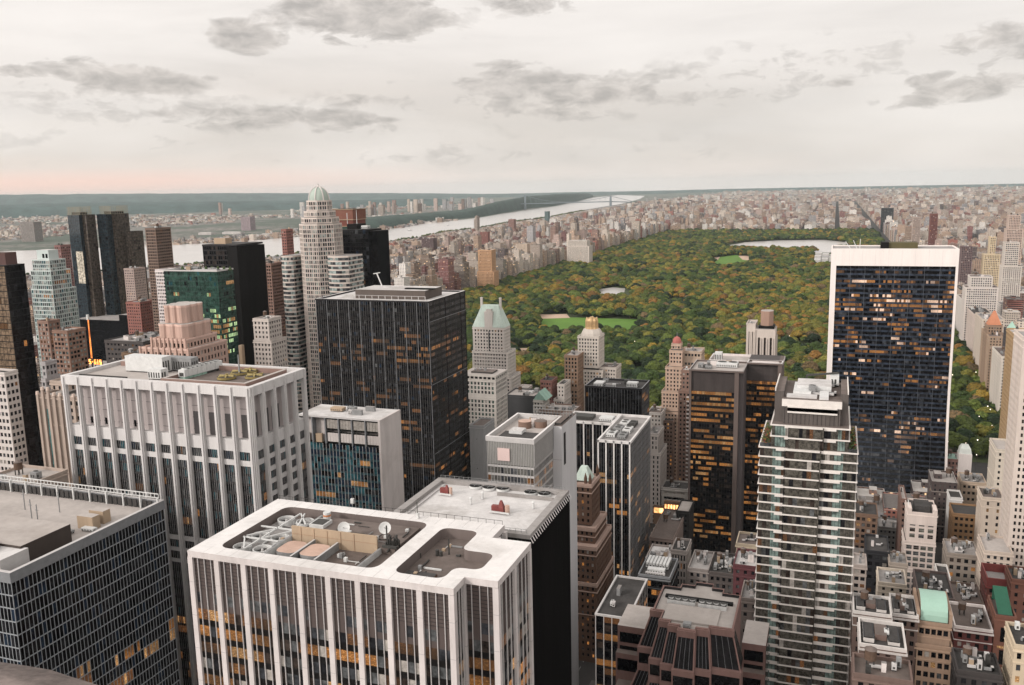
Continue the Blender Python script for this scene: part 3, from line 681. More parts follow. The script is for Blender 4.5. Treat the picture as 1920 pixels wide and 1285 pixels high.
        for i in range(nbay):
            for q in range(1, nm):
                a = a0+i*s+s*q/nm; ca, cb = sorted((c+out*.02, c+out*.34)); bb = (a-.06, a+.06, ca, cb) if f in 'SN' else (ca, cb, a-.06, a+.06); fin.box(*bb, 0, z-1.62, white_fin)
    for b in bands: b.build('window_band', T)
    lou.build('louvres', T)
    fr.face([(x0, y0, 0), (x0, y1, 0), (x0, y1, z-1.6), (x0, y0, z-1.6)], dark_metal); fr.face([(x0, y1, 0), (xe-9.5, y1, 0), (xe-9.5, y1, z-1.6), (x0, y1, z-1.6)], dark_metal); fr.face([(xe-9.5, yb, 0), (xe, yb, 0), (xe, yb, z-1.6), (xe-9.5, yb, z-1.6)], dark_metal)
    fr.build('spandrels', T); fin.build('mullions', T)
    # pit machinery: fan area on the left
    at = lambda px, py, dz=0: G(px, py, zf+dz)
    fl = MB(); wx = G(640, 975, zf)[0]; fl.face([(lx0+.3, y0+5, zf+.03), (lx0+17.6, y0+5, zf+.03), (lx0+17.6, y1-5.4, zf+.03), (lx0+.3, y1-5.4, zf+.03)], roof_grey); fl.build('pit_floor', T)
    dx_ = G(556, 1012, zf)[0]-lx0; fx = [lx0+dx_*.27, lx0+dx_*.74, lx0+dx_*.74+5.2]; fy = [y0+8.5, y0+16.0, y1-9.0]
    for i, xx in enumerate(fx[:]):
        for yy in fy:
            if i == 2 and yy != fy[2]: continue
            fan(T, xx, yy, zf, 2.35, equip_w, blades=8)
    br = MB()
    for (a, b) in (((fx[0]-2.4, fy[0]+3.7), (fx[1]+2.2, fy[0]+3.7)), ((fx[0]-2.4, fy[1]+3.7), (fx[1]+2.8, fy[1]+3.7)), ((fx[0]+2.6, fy[0]-3), (fx[0]+2.6, fy[2]+3)), ((fx[0]-2, fy[1]-3), (fx[0]+2.6, fy[1]+3)),
                   ((fx[0]-2, fy[0]+3.7), (fx[0]+2.6, fy[0]-3)), ((fx[0]+2.6, fy[1]-3.7), (fx[1]+2.2, fy[1]+3.7)), ((fx[1]+2.6, fy[2]-3.7), (fx[0]+2.6, fy[2]+3)), ((fx[1]+2.2, fy[1]+3.7), (fx[1]-2, fy[2]+3))):
        br.bar((*a, zf+1.9), (*b, zf+1.9), .17, equip_w)
    br.build('bracing', T)
    # long low wall between fans and the brown deck, tan wall, tank lids
    dv = MB(); dx = G(556, 1012, zf)[0]; dv.box(dx-.5, dx+.1, y0+5, y1-5.4, zf, zf+1.9, equip_w, equip_g); 
    dx2 = G(716, 1035, zf)[0]; dv.box(dx2, dx2+.5, y0+5, y1-9.4, zf, zf+1.5, equip_w, equip_g); dv.build('pit_divider', T)
    tw = MB(); ty = y0+5+11.2; tw.box(dx+.3, dx2-.3, ty, ty+.5, zf, zf+4.6, tan_wall, tan_wall)
    for i in range(5): tw.box(dx+3+i*3.8, dx+3.12+i*3.8, ty-.12, ty, zf, zf+4.5, brick_tan)
    tw.box(dx+.3, dx2-.3, ty-.08, ty, zf+2.6, zf+2.7, brick_tan); tw.build('screen_wall', T)
    ud = MB(); ud.box(dx+.4, dx2+4.2, ty+.6, y1-5.5, zf+.02, zf+1.7, roof_brown, roof_brown); ud.build('upper_deck', T)
    peach = pmat('tank_lid_peach', (.52, .36, .29), .7, .1, .3, dirt=.3)
    for i in range(2):
        cx = dx+3.9+i*6.6; cy = y0+5+5.6; mb = MB(); mb.prism(rrect([(cx-2.8, cy-3.6), (cx+2.8, cy-3.6), (cx+2.8, cy+3.6), (cx-2.8, cy+3.6)], 2.1), zf+.2, zf+1.7, equip_g, peach); mb.build('tank_lid', T)
        mb = MB(); mb.box(cx+3.05, cx+3.55, y0+5, ty-.4, zf, zf+2.0, equip_g, pale_metal); mb.build('pit_divider', T)
    # dishes and vents on brown deck
    for px, py in ((645, 990), (722, 990)):
        ux, uy = G(px, py, z+1.5); ux = min(max(ux, dx+2), dx2+1); dish(T, ux, min(uy, y1-8), zf+1.7, 1.55, .35, equip_w)
        mb = MB(); mb.cyl(ux, min(uy, y1-8)+.0, 2.2, 2.2, zf+1.7, zf+1.95, equip_d, 16, roof_brown); mb.build('dish_plinth', T)
    mb = MB(); ux = dx+2.6; mb.box(ux-1.6, ux+2.6, y1-13.5, y1-9, zf, zf+2.6, equip_w); mb.box(ux-1.2, ux+2.2, y1-13.1, y1-9.4, zf+2.62, zf+2.7, equip_d); mb.cyl(ux, y1-7.3, 1.0, 1.0, zf, zf+3.8, equip_w, 14); mb.cyl(ux, y1-7.3, 1.02, 1.02, zf+2.7, zf+3.2, wallm('orange_band', (.55, .22, .10)), 14); mb.build('vent_stack', T)
    mb = MB(); ux = dx2+2; 
    for i in range(7): mb.box(ux-.5+i*.4, ux-.2+i*.4, y0+17+i*.3, y0+17.8+i*.3, zf+1, zf+3+(i % 3)*.7, equip_d)
    mb.bar((ux-1, y0+19, zf), (ux-1, y0+19, zf+6.5), .14, equip_d); mb.bar((ux-1.2, y0+17, zf+2), (ux+3, y0+16.5, zf+2.2), .3, equip_d); mb.bar((ux+.5, y0+16, zf+1), (ux+1.5, y0+20, zf+3), .2, equip_d); mb.build('window_cleaning_hoist', T)
    for px, py in ((820, 1042), (780, 1045)):
        ux, uy = at(px, py); mb = MB(); mb.cyl(ux, uy, .45, .45, zf, zf+1.5, equip_d, 10); mb.cyl(ux+1.0, uy, .4, .4, zf, zf+1.2, equip_d, 10); mb.build('roof_vent', T)
    ux, uy = at(842, 1040); mb = MB(); mb.bar((ux, uy, zf), (ux, uy, zf+4), .14, equip_d); mb.build('roof_post', T)
    mb = MB(); ux, uy = rx0+4.6, y0+7.2; mb.box(ux-3.6, ux+3.8, uy-2.2, uy+1.6, zf+.01, zf+.8, wallm('rusty_box', (.15, .085, .06)), roof_dark); mb.build('skylight', T)
    jn = MB(); jm = pmat('roof_joint', (.34, .32, .31), .9)
    for i in range(1, 20):
        xx = x0+(xe-x0)*i/20
        for (ya_, yb_) in ((y0-.5, y0+3.6), (y1-4.4, y1+.5)):
            if xx < (xa if ya_ < y0+1 else xe-10): jn.face([(xx, ya_, z+.004), (xx+.07, ya_, z+.004), (xx+.07, yb_, z+.004), (xx, yb_, z+.004)], jm)
    jn.build('roof_joints', T)
    pp = MB(); r2 = random.Random(31)
    for (a, b, c, d, zz, n_) in ((dx+1, dx2+3.5, ty+1.5, y1-7, zf+1.72, 16), (rx0+2, rx0+9, y0+7, y1-9, zf+.02, 8), (lx0+1, lx0+12, y0+6, y1-7, zf+.05, 12), (dx+15, dx2+3, y0+6, ty-2, zf+.05, 7)):
        for i in range(n_):
            p = (r2.uniform(a, b), r2.uniform(c, d), zz+.25); L_ = r2.uniform(1.2, 5); q = (min(b, p[0]+L_), p[1], p[2]) if r2.random() < .5 else (p[0], min(d, p[1]+L_), p[2])
            pp.bar(p, q, r2.uniform(.06, .2), r2.choice((equip_d, equip_g, equip_w, equip_d)))
            if r2.random() < .5: pp.box(p[0]-.4, p[0]+.4, p[1]-.4, p[1]+.4, zz, zz+r2.uniform(.4, 1.3), r2.choice((equip_d, equip_g, tan_wall, equip_w)))
    pp.build('pipes', T)
    rl = MB(); k_ = 30
    for i in range(k_+1): xx = x0+(xe-10-x0)*i/k_; rl.bar((xx, y1+.4, z), (xx, y1+.4, z+1.1), .04, equip_d)
    rl.bar((x0, y1+.4, z+1.1), (xe-10, y1+.4, z+1.1), .04, equip_d); rl.build('roof_rail', T)
    for px, py in ((661, 944), (783, 972)):
        ux, uy = G(px, py, z); mb = MB(); mb.box(ux-.4, ux+.4, uy-.4, uy+.4, z-.1, z+1.4, equip_w); mb.bar((ux, uy, z+1.4), (ux, uy, z+4.4), .07, equip_d); mb.build('roof_post', T)
    return x0, xe, y0, y1, yb
# ================================================================== C2: black finned block with pale roof behind C
def b_C2(yc1, ycb, xec):
    z = 165.0; x0, _ = G(735, 962, z); y1 = G(815, 895, z)[1]; x1, y0 = G(992, 1003, z); y0 = max(y0, yc1+.8)
    T = thing('office_block', 'black finned block whose pale flat roof carries five round fans and red machinery', 'building', ((x0+x1)/2, (y0+y1)/2, 0)); reg(x0, x1, y0, y1, z)
    wl = MB(); wl.box(x0, x1, y0, y1, 0, z-1.2, black_wall, roof_white); wl.build('wall', T)
    fn = MB(); n = 44
    for i in range(n+1):
        yy = y0+(y1-y0)*i/n; fn.box(x1, x1+.55, yy-.08, yy+.08, 0, z-1.6, black_wall)
        if i % 2 == 0: fn.face([(x1, yy-.1, z-.4), (x1+1.1, yy-.1, z-2.3), (x1+1.1, yy+.5, z-2.3), (x1, yy+.5, z-.4)], white_fin)
    for i in range(41): xx = x0+(x1-x0)*i/40; fn.box(xx-.08, xx+.08, y0-.5, y0, 0, z-1.6, black_wall)
    fn.build('fins', T)
    rf = MB(); parapet(rf, x0-.3, x1+.3, y0-.3, y1+.3, z-1.2, 1.2, 2.2, roof_grey, roof_white, roof_grey)
    rf.box(x0+2.6, x1-2.6, y0+2.6, y0+3.0, z-1.19, z-.5, pale_metal); rf.box(x0+3.2, x0+3.5, y0+3.4, y1-3, z-1.17, z-.7, pale_metal)
    rf.box(x1-20, x1-2.4, y1-7.3, y1-6.6, z-1.16, z-.2, roof_grey); rf.build('roof', T)
    rl = MB(); k = 26
    for i in range(k+1): xx = x0+.8+(x1-x0-1.6)*i/k; rl.bar((xx, y0+.5, z), (xx, y0+.5, z+1.1), .05, equip_g); rl.bar((xx, y1-.5, z), (xx, y1-.5, z+1.1), .05, equip_g)
    for zz in (.5, 1.1): rl.bar((x0+.8, y0+.5, z+zz), (x1-.8, y0+.5, z+zz), .04, equip_g); rl.bar((x0+.8, y1-.5, z+zz), (x1-.8, y1-.5, z+zz), .04, equip_g)
    rl.build('roof_rail', T)
    for px, py in ((892, 914), (917, 917), (943, 919), (995, 926), (1021, 929)):
        ux, uy = G(px, py, z-1); mb = MB(); mb.cyl(ux, uy, 2.0, 2.0, z-1.1, z-.3, equip_w, 18, equip_d); mb.cyl(ux, uy, 1.75, 1.75, z-.3, z-.22, black_wall, 18)
        for b in range(4): a = b*pi/2; mb.bar((ux, uy, z-.15), (ux+1.5*cos(a), uy+1.5*sin(a), z-.15), .05, equip_g)
        mb.build('cooling_fan', T)
    def red(px, py, s):
        ux, uy = G(px, py, z-1); mb = MB(); mb.lathe(ux, uy, [(1.9*s, z-1.1), (1.6*s, z+.4), (.7*s, z+2.6*s), (.5*s, z+3.2*s)], red_paint, 4, pi/4); mb.box(ux-3.6*s, ux-1.0*s, uy-1.2*s, uy+.6*s, z-1.1, z+.9, red_paint); mb.cyl(ux+2.6*s, uy-.3, .9*s, .9*s, z-1.1, z+1.2, peach_(), 12)
        mb.bar((ux-4*s, uy-1.5, z-.6), (ux+4*s, uy-1.9, z-.6), .2, equip_w); mb.build('roof_machine', T)
    def peach_(): return pmat('tank_lid_peach', (.52, .36, .29), .7, .1, .3, dirt=.3)
    red(838, 926, .55); red(940, 960, .75)
    for px, py in ((883, 945), (905, 935), (1000, 953)):
        ux, uy = G(px, py, z-1); mb = MB(); mb.cyl(ux, uy, .35, .35, z-1.1, z+.8, equip_w, 10); mb.cyl(ux, uy, .6, .1, z+.8, z+1.2, equip_w, 10); mb.build('roof_vent', T)
# ================================================================== D: blue curtain wall with a white end wall
def b_D():
    Y = 380; x0, z = PX(560, 779, Y); x1, z2 = PX(712, 788, Y); z = z2; y1 = G(743, 768, z)[1]
    T = thing('office_building', 'blue glass slab with a blank white end wall, in front of the huge black tower', 'building', ((x0+x1)/2, (Y+y1)/2, 0)); reg(x0, x1, Y, y1, z)
    we = wallm('end_wall_white', (.58, .53, .51), dirt=.2); zc = z-14.5
    pk = [(g_blue, 4), (g_teal, 3), (g_black, 3), (g_mid, 1)]
    curtain(T, x0, x1-.9, Y, y1, 0, zc, 3.75, 1.9, 'S', (.14, .1, pale_metal), (1.1, glass('spandrel_blue', (.02, .05, .06), .3), .05), pk, seed=11, litp=.035, wallback=grey_metal, litm=(l_wm, l_wm, l_or))
    mb = MB(); mb.box(x1-.9, x1+.3, Y-.6, y1+.3, 0, z, we); mb.build('end_wall', T)
    mb = MB(); mb.box(x0, x1-.9, Y+3.4, y1, zc, z-.9, we, roof_white); mb.box(x0, x1-.9, Y-.4, y1, z-.9, z, pale_metal, roof_white); mb.build('roof', T)
    r = random.Random(2)
    for i in range(6):
        a = x0+(x1-.9-x0)*i/6; b = x0+(x1-.9-x0)*(i+1)/6; mb = MB(); mb.box(a-.3, a+.3, Y-.1, Y+3.3, zc, z-.92, grey_metal)
        if i > 1:
            for zz, m in ((zc+1.0, 0), (zc+8, 1)):
                nn = 4
                for q in range(nn): mb.box(a+.7+(b-a-1)*q/nn, a+.55+(b-a-1)*(q+1)/nn, Y+.6, Y+.9, zz, zz+4.6, g_blind if m else we)
                mb.box(a+.4, b-.4, Y+.9, Y+1.0, zz-.8, zz+5.2, black_wall)
        else: mb.box(a+1, b-3, Y+1, Y+2.4, zc, zc+4.5, tan_wall)
        mb.build('top_bay', T)
    roof_unit(T, x0+17, (Y+y1)/2, z, 7, 4, 1.6, tan_wall); clutter(T, x0+4, x1-6, Y+4, y1-3, z, 4, 12)
# ================================================================== E: the black box tower
def b_E():
    Y = 480; x0, za = PX(592, 559, Y); x1, zb = PX(803, 566, Y); z = (za+zb)/2; y1 = G(874, 545, z)[1]
    T = thing('office_tower', 'huge black box tower with thin fins, scattered lit rows and a flat penthouse', 'building', ((x0+x1)/2, (Y+y1)/2, 0)); reg(x0, x1, Y, y1, z)
    zt = z-1.0
    def rowp(k, n): return 0 if k < 3 else (.30 if k in (6, 7, 8, 9, 12, 13, 16, 19, 20, 26, 27, 28, 29) else .07)
    curtain(T, x0, x1, Y, y1, 0, zt, 3.95, 1.53, 'SE', (.07, .12, pmat('thin_fin', (.20, .195, .19), .5)), (1.75, black_wall, .05), [(g_black, 6), (g_dark, 4), (g_mid, 1), (g_blue, .5), (g_grey, .12)], seed=21, rowp=rowp, litm=(l_dm, l_or, l_dm), wallback=black_wall)
    fin = MB()
    for i in range(11): xx = x0+(x1-x0)*i/10; fin.box(xx-.12, xx+.12, Y-.4, Y, 0, z, grey_metal)
    for i in range(8): yy = Y+(y1-Y)*i/7; fin.box(x1, x1+.3, yy-.16, yy+.16, 0, z, dark_metal)
    for zz in (z-13, z-52, z-96): fin.box(x0, x1+.3, Y-.52, Y-.5, zz, zz+.35, dark_metal); fin.box(x1+.3, x1+.32, Y, y1, zz, zz+.35, grey_metal)
    fin.build('pier_fins', T)
    rf = MB(); parapet(rf, x0-.4, x1+.4, Y-.5, y1+.4, zt, 1.0, 1.2, dark_metal, roof_white, snow_white); rf.build('roof', T)
    ph = MB(); xa, ya = G(665, 545, z+4); xb, _ = G(806, 545, z+4); ph.box(xa, xb, Y+13, Y+38, zt, z+4.6, wallm('penthouse_brown', (.10, .08, .07)), roof_white)
    ph.box(xa+32, xa+52, Y+19, Y+22, z+4.62, z+5.4, black_wall); ph.build('penthouse', T)
    mb = MB(); mb.bar((xa+8, Y+34, z+4.6), (xa+4.5, Y+34, z+13), .3, equip_w); mb.bar((xa+2, Y+34, z+12.6), (xa+7, Y+34, z+13.4), .25, equip_w); mb.build('hoist_arm', T)
    rl = MB()
    for i in range(12): rl.box(xa+i*4.6, xa+i*4.6+.3, Y+9, Y+9.3, zt, z+1.6, pale_metal)
    rl.bar((xa, Y+9.1, z+1.5), (xa+51, Y+9.1, z+1.5), .1, pale_metal); rl.build('roof_rail', T)
# ================================================================== F: domed stone and glass tower
def b_dome():
    Y = 600; cx, zt = PX(578, 348, Y); cs = wallm('dome_tower_stone', (.60, .52, .47)); g_ = [(g_pale, 3), (g_grey, 4), (g_mid, 3), (g_dark, 2), (g_blind, 1.5)]
    T = thing('domed_tower', 'tall pale stone tower stepping up to a ribbed green copper dome with a spike', 'building', (cx, Y+15, 0)); 
    k = 720/F_PX
    z_ = lambda py: PX(578, py, Y)[1]
    zd = z_(378); cy = Y+14
    oct_ = lambda r, sx=1.0, sy=1.0: [(cx+r*sx*cos(pi/8+i*pi/4), cy+r*sy*sin(pi/8+i*pi/4)) for i in range(8)]
    wl = MB(); st = MB(); bud = [100]; r = random.Random(4)
    tiers = [(9.2, z_(398), zd), (11.6, z_(410), z_(398)), (13.8, z_(422), z_(410)), (15.6, 0, z_(422))]
    bands = []; fh = 3.4
    for ti, (rad_, z0, z1) in enumerate(tiers):
        po = oct_(rad_/cos(pi/8)); wl.prism(po, z1-.6, z1+.6, cs, roof_grey)
        nfl = int((z1-z0)/fh)
        for kf in range(nfl+1):
            zt_ = z1-.6-kf*fh; zb = max(z0, zt_-fh)
            if zt_-zb < 1: break
            B = MB()
            for i in range(8):
                a, b = Vector(po[i]), Vector(po[(i+1) % 8]); L = (b-a).length; mid = (a+b)/2; nrm = (mid-Vector((cx, cy))).normalized()
                if nrm.y > .8: 
                    wl.face([(*a, zb), (*b, zb), (*b, zt_), (*a, zt_)], cs); continue
                npn = max(3, round(L/1.9)); off = nrm*.35; aa, bb = a-off, b-off
                for q in range(npn):
                    p, s = aa.lerp(bb, q/npn), aa.lerp(bb, (q+1)/npn); B.face([(*p, zb), (*s, zb), (*s, zt_), (*p, zt_)], rnd_mats(g_)(r.random))
                wl.face([(*a, zb), (*b, zb), (*b, zb+.95), (*a, zb+.95)], cs); wl.face([(*a, zb+.95), (*b, zb+.95), (*bb, zb+.95), (*aa, zb+.95)], cs)
                for q in range(npn+1):
                    p = a.lerp(b, q/npn); d = (b-a).normalized()*(.32 if q % 2 == 0 else .16); wl.face([(*(p-d), zb), (*(p+d), zb), (*(p+d), zt_), (*(p-d), zt_)], cs); wl.face([(*(p+d), zb), (*(p+d-off), zb), (*(p+d-off), zt_), (*(p+d), zt_)], cs); wl.face([(*(p-d), zb), (*(p-d-off), zb), (*(p-d-off), zt_), (*(p-d), zt_)], cs)
            B.build('window_band', T)
    wl.build('wall', T)
    # dome with white ribs
    rd = 8.3; hd = z_(352)-zd; dm = MB(); dm.lathe(cx, cy, [(rd*cos(t), zd+.6+hd*sin(t)) for t in [i*pi/2/10 for i in range(10)]]+[(.6, zd+.6+hd)], pmat('dome_grey_green', (.36, .42, .37), .6, .12, .35, streak=True), 24); d = dm.build('dome', T, smooth=True)
    rb = MB()
    for i in range(8):
        a = i*pi/4+.2
        for j in range(9):
            t0, t1 = j*pi/2/9, (j+1)*pi/2/9; rb.bar((cx+rd*1.03*cos(t0)*cos(a), cy+rd*1.03*cos(t0)*sin(a), zd+.6+hd*sin(t0)*1.02), (cx+rd*1.03*cos(t1)*cos(a), cy+rd*1.03*cos(t1)*sin(a), zd+.6+hd*sin(t1)*1.02), .3, white_stone)
    rb.build('dome_ribs', d); 
    sp = MB(); sp.cyl(cx, cy, .9, .5, zd+hd, zd+hd+2, white_stone, 8); sp.cyl(cx, cy, .4, .05, zd+hd+2, zt+1.5, grey_metal, 8); sp.build('spike', T)
    # wings: left and right curved glass shoulders
    for (pl, pr, pt, dy, east) in ((527, 549, 480, 2, 0), (612, 653, 480, 4, 1)):
        xa, zz = PX(pl, pt, Y+dy); xb, _ = PX(pr, pt, Y+dy); W_ = MB()
        n = 8; pts = [(xa+(xb-xa)*i/n, Y+dy+(-3.2*sin(pi*min(1, (i/n)))*1.0 if east else -2.4*sin(pi*i/n))) for i in range(n+1)]
        poly = pts+[(xb, Y+26), (xa, Y+26)]
        W_.prism(poly, 0, zz, cs, roof_grey); kf = 0
        W_.build('wing', T)
        BB = MB(); z2 = zz-1.2
        while z2 > 4:
            for i in range(n):
                a, b = Vector(pts[i]), Vector(pts[i+1]); BB.face([(a.x, a.y-.12, z2-2.2), (b.x, b.y-.12, z2-2.2), (b.x, b.y-.12, z2), (a.x, a.y-.12, z2)], rnd_mats([(g_pale, 4), (g_grey, 3), (g_blind, 1), (g_mid, 2)])(r.random))
            for i in range(8): BB.face([(xb+.12, Y+dy+3*i*.95, z2-2.2), (xb+.12, Y+dy+3*(i+1)*.95, z2-2.2), (xb+.12, Y+dy+3*(i+1)*.95, z2), (xb+.12, Y+dy+3*i*.95, z2)], rnd_mats([(g_pale, 4), (g_grey, 3), (g_mid, 2)])(r.random))
            z2 -= 3.4
        BB.build('wing_windows', T)
    reg(cx-28, cx+30, Y, Y+30, z_(480))
# ================================================================== brick crowned tower and black glass tower behind it
def b_brickcrown():
    x0, x1, y0, y1, z = pbox(612, 661, 393, 720, depth=24)
    br = wallm('crown_brick', (.17, .06, .045)); gr = wallm('crown_green', (.025, .06, .045))
    T = thing('brick_tower', 'slim red brick tower with a dark green storey under its crown, behind the domed tower', 'building', ((x0+x1)/2, 651, 0)); reg(x0, x1, y0, y1, z)
    za, zb, zc = PX(640, 412, 720)[1], PX(640, 424, 720)[1], PX(640, 460, 720)[1]
    mb = MB(); mb.box(x0, x1, y0, y1, za, z, br, roof_grey); mb.box(x0+.4, x1-.4, y0+.4, y1-.4, zb, za-.5, br); mb.box(x0+.2, x1-.2, y0+.2, y1-.2, zc, zb-.6, gr); mb.box(x0, x1, y0, y1, 0, zc-.5, br)
    for q in (z-.5, za-.5, zb-.6, zc-.5): mb.box(x0-.6, x1+.6, y0-.6, y1+.6, q, q+.5, tan_wall)
    for q in range(9): mb.box(x0-.05, x1+.05, y0-.05, y1+.05, za+(z-za)*q/9, za+(z-za)*q/9+.15, brick_tan)
    mb.build('wall', T)
    st = MB(); bud = [60]; w2 = MB(); punched(T, w2, 'S', x0+.01, x1-.01, y0-.3, 0, zc-1, 7, 3.4, 1.3, 1.8, br, stuff=st, budget=bud); punched(T, w2, 'E', y0, y1, x1+.3, 0, zc-1, 6, 3.4, 1.3, 1.8, br, stuff=st, budget=bud); w2.build('shaft_wall', T); o = st.build('window', T); o['kind'] = 'stuff'
    mb = MB(); mb.bar((x1-6, y0, zb-4), (x1-6, y0, za+6), .3, pale_metal); mb.build('mast', T)
def b_blackglass():
    x0, x1, y0, y1, z = pbox(632, 700, 432, 670, depth=20); x1, _ = PX(690, 436, 670); y1 = 670+24
    T = thing('glass_tower', 'sheer black glass tower with a sharp folded corner, right of the domed tower', 'building', ((x0+x1)/2, 612, 0)); reg(x0, x1, y0, y1, z)
    def rowp(k, n): return .03
    curtain(T, x0, x1, y0, y1, 0, z, 3.6, 2.4, 'SE', (.1, .1, black_wall), (.5, black_wall, .03), [(g_black, 9), (g_dark, 2), (g_blue, .6), (g_mid, .5)], seed=31, rowp=rowp, wallback=black_wall)
    xe, _ = PX(711, 437, 676); mb = MB(); mb.prism([(x1+.12, y0+.1), (xe-2, y0+6), (xe, y1-1), (x1+.12, y1)], 0, z-1.0, g_black, roof_dark); mb.build('folded_corner', T)
    rf = MB(); rf.box(x0, x1, y0, y1, z+.01, z+.5, black_wall, roof_dark); rf.box(x0+7, x0+17, y0+5, y1-4, z+.5, z+5, black_wall); rf.build('roof', T); roof_unit(T, x1-7, y0+9, z+.5, 6, 5, 2.5, equip_w)
    mb = MB(); mb.bar((x0+14, y0+10, z), (x0+14, y0+10, z+17), .3, equip_w, .1); mb.build('mast', T)
# ================================================================== Hampshire-type white tower with steep green roof
def b_greenroof():
    Y = 790; st_ = wallm('apartment_white', (.60, .55, .51)); x0, ze = PX(886, 615, Y); x1, _ = PX(945, 618, Y); zr = PX(915, 578, Y)[1]; 
    D = 17; T0 = masonry('apartment_tower', 'white apartment tower under a steep green copper roof with two tall chimneys', [(x0, x1, Y, Y+D, PX(900, 690, Y)[1], ze), (x0-1, x1+3.5, Y-.5, Y+D+5, PX(900, 720, Y)[1], PX(900, 660, Y)[1]), (x0-3, x1+7, Y-2, Y+D+8, 0, PX(900, 705, Y)[1])], st_, fh=3.4, sp=3.2, ww=1.5, wh=1.9, cl=0, seed=41, budget=90, cross=False, roof=roof_grey, rec=.5)
    mb = MB(); zt = PX(915, 574, Y)[1]; i1 = (x1-x0)*.25; copper = pmat('copper_pale', (.50, .59, .53), .6, .15, .35, streak=True)
    b = [(x0-.3, Y-.3), (x1+.3, Y-.3), (x1+.3, Y+D+.3), (x0-.3, Y+D+.3)]; t = [(x0+i1, Y+5), (x1-i1+1, Y+5), (x1-i1+1, Y+D-5), (x0+i1, Y+D-5)]
    zz = ze+1.12
    for i in range(4): j = (i+1) % 4; mb.face([(*b[i], zz), (*b[j], zz), (*t[j], zt), (*t[i], zt)], copper)
    mb.face([(*p, zt) for p in t], copper); mb.build('roof', T0)
    # dormered white gable in the middle of the front
    g = MB(); cx = (x0+x1)/2+1; s2 = MB(); bd = [20]; punched(T0, g, 'S', cx-4.6, cx+3.6, Y-.32, zz, zt-5.5, 4, 3.4, 1.1, 1.8, st_, stuff=s2, budget=bd)
    g.box(cx-4.6, cx+3.6, Y-.3, Y+8, zz, zt-5.5, st_); g.box(cx-3, cx+2.2, Y+.2, Y+8, zt-5.5, zt-3.0, st_, copper); g.build('gable', T0)
    for xx in (x0+i1-1.2, x1-i1+2): 
        c = MB(); c.box(xx-.9, xx+.9, Y+7, Y+9.6, ze, zt+6.5, st_); c.box(xx-1.1, xx+1.1, Y+6.8, Y+9.8, zt+6.5, zt+7.2, white_stone); c.build('chimney', T0)
    # the dark recess line down the front
    rc = MB(); rc.box(cx-1.0, cx+.4, Y-.06, Y-.02, PX(900, 690, Y)[1], ze-3, g_mid); rc.build('recess', T0)
def b_whitegreenwin():
    Y = 640; x0, z = PX(878, 702, Y); x1, _ = PX(929, 707, Y); y1 = G(948, 690, z)[1]; st_ = wallm('hotel_white', (.56, .52, .48))
    T = masonry('hotel_tower', 'white slab with green-tinted windows and an open pillared top storey', [(x0-6, x1, Y, Y+26, PX(900, 745, Y)[1], z-4.5), (x0-6, x1, Y, Y+26, 0, PX(900, 747, Y)[1])], st_, fh=3.5, sp=3.1, ww=1.7, wh=2.3, cl=0, table=[(g_green, 6), (g_dark, 3), (g_blind, .8), (g_brown, .5)], seed=43, budget=100, roof=roof_tan, cross=True)
    mb = MB(); mb.box(x0-6.6, x1+.6, Y-.6, Y+26.6, z-1.4, z, st_, roof_tan); 
    for i in range(9): xx = x0-6+(x1-x0+6)*i/8; mb.box(xx-.5, xx+.5, Y-.2, Y+.6, z-4.4, z-1.4, st_)
    for i in range(7): yy = Y+26*i/6; mb.box(x1-.5, x1+.3, yy-.5, yy+.5, z-4.4, z-1.4, st_)
    mb.box(x0-4, x1-2, Y+2, Y+24, z-4.4, z-1.4, black_wall); mb.build('top_storey', T)
    mb = MB(); mb.box(x0, x1-5, Y+6, Y+18, z+.01, z+1.2, roof_dark, roof_brown); mb.build('roof_pit', T); clutter(T, x0+1, x1-3, Y+4, Y+20, z, 3, 8)
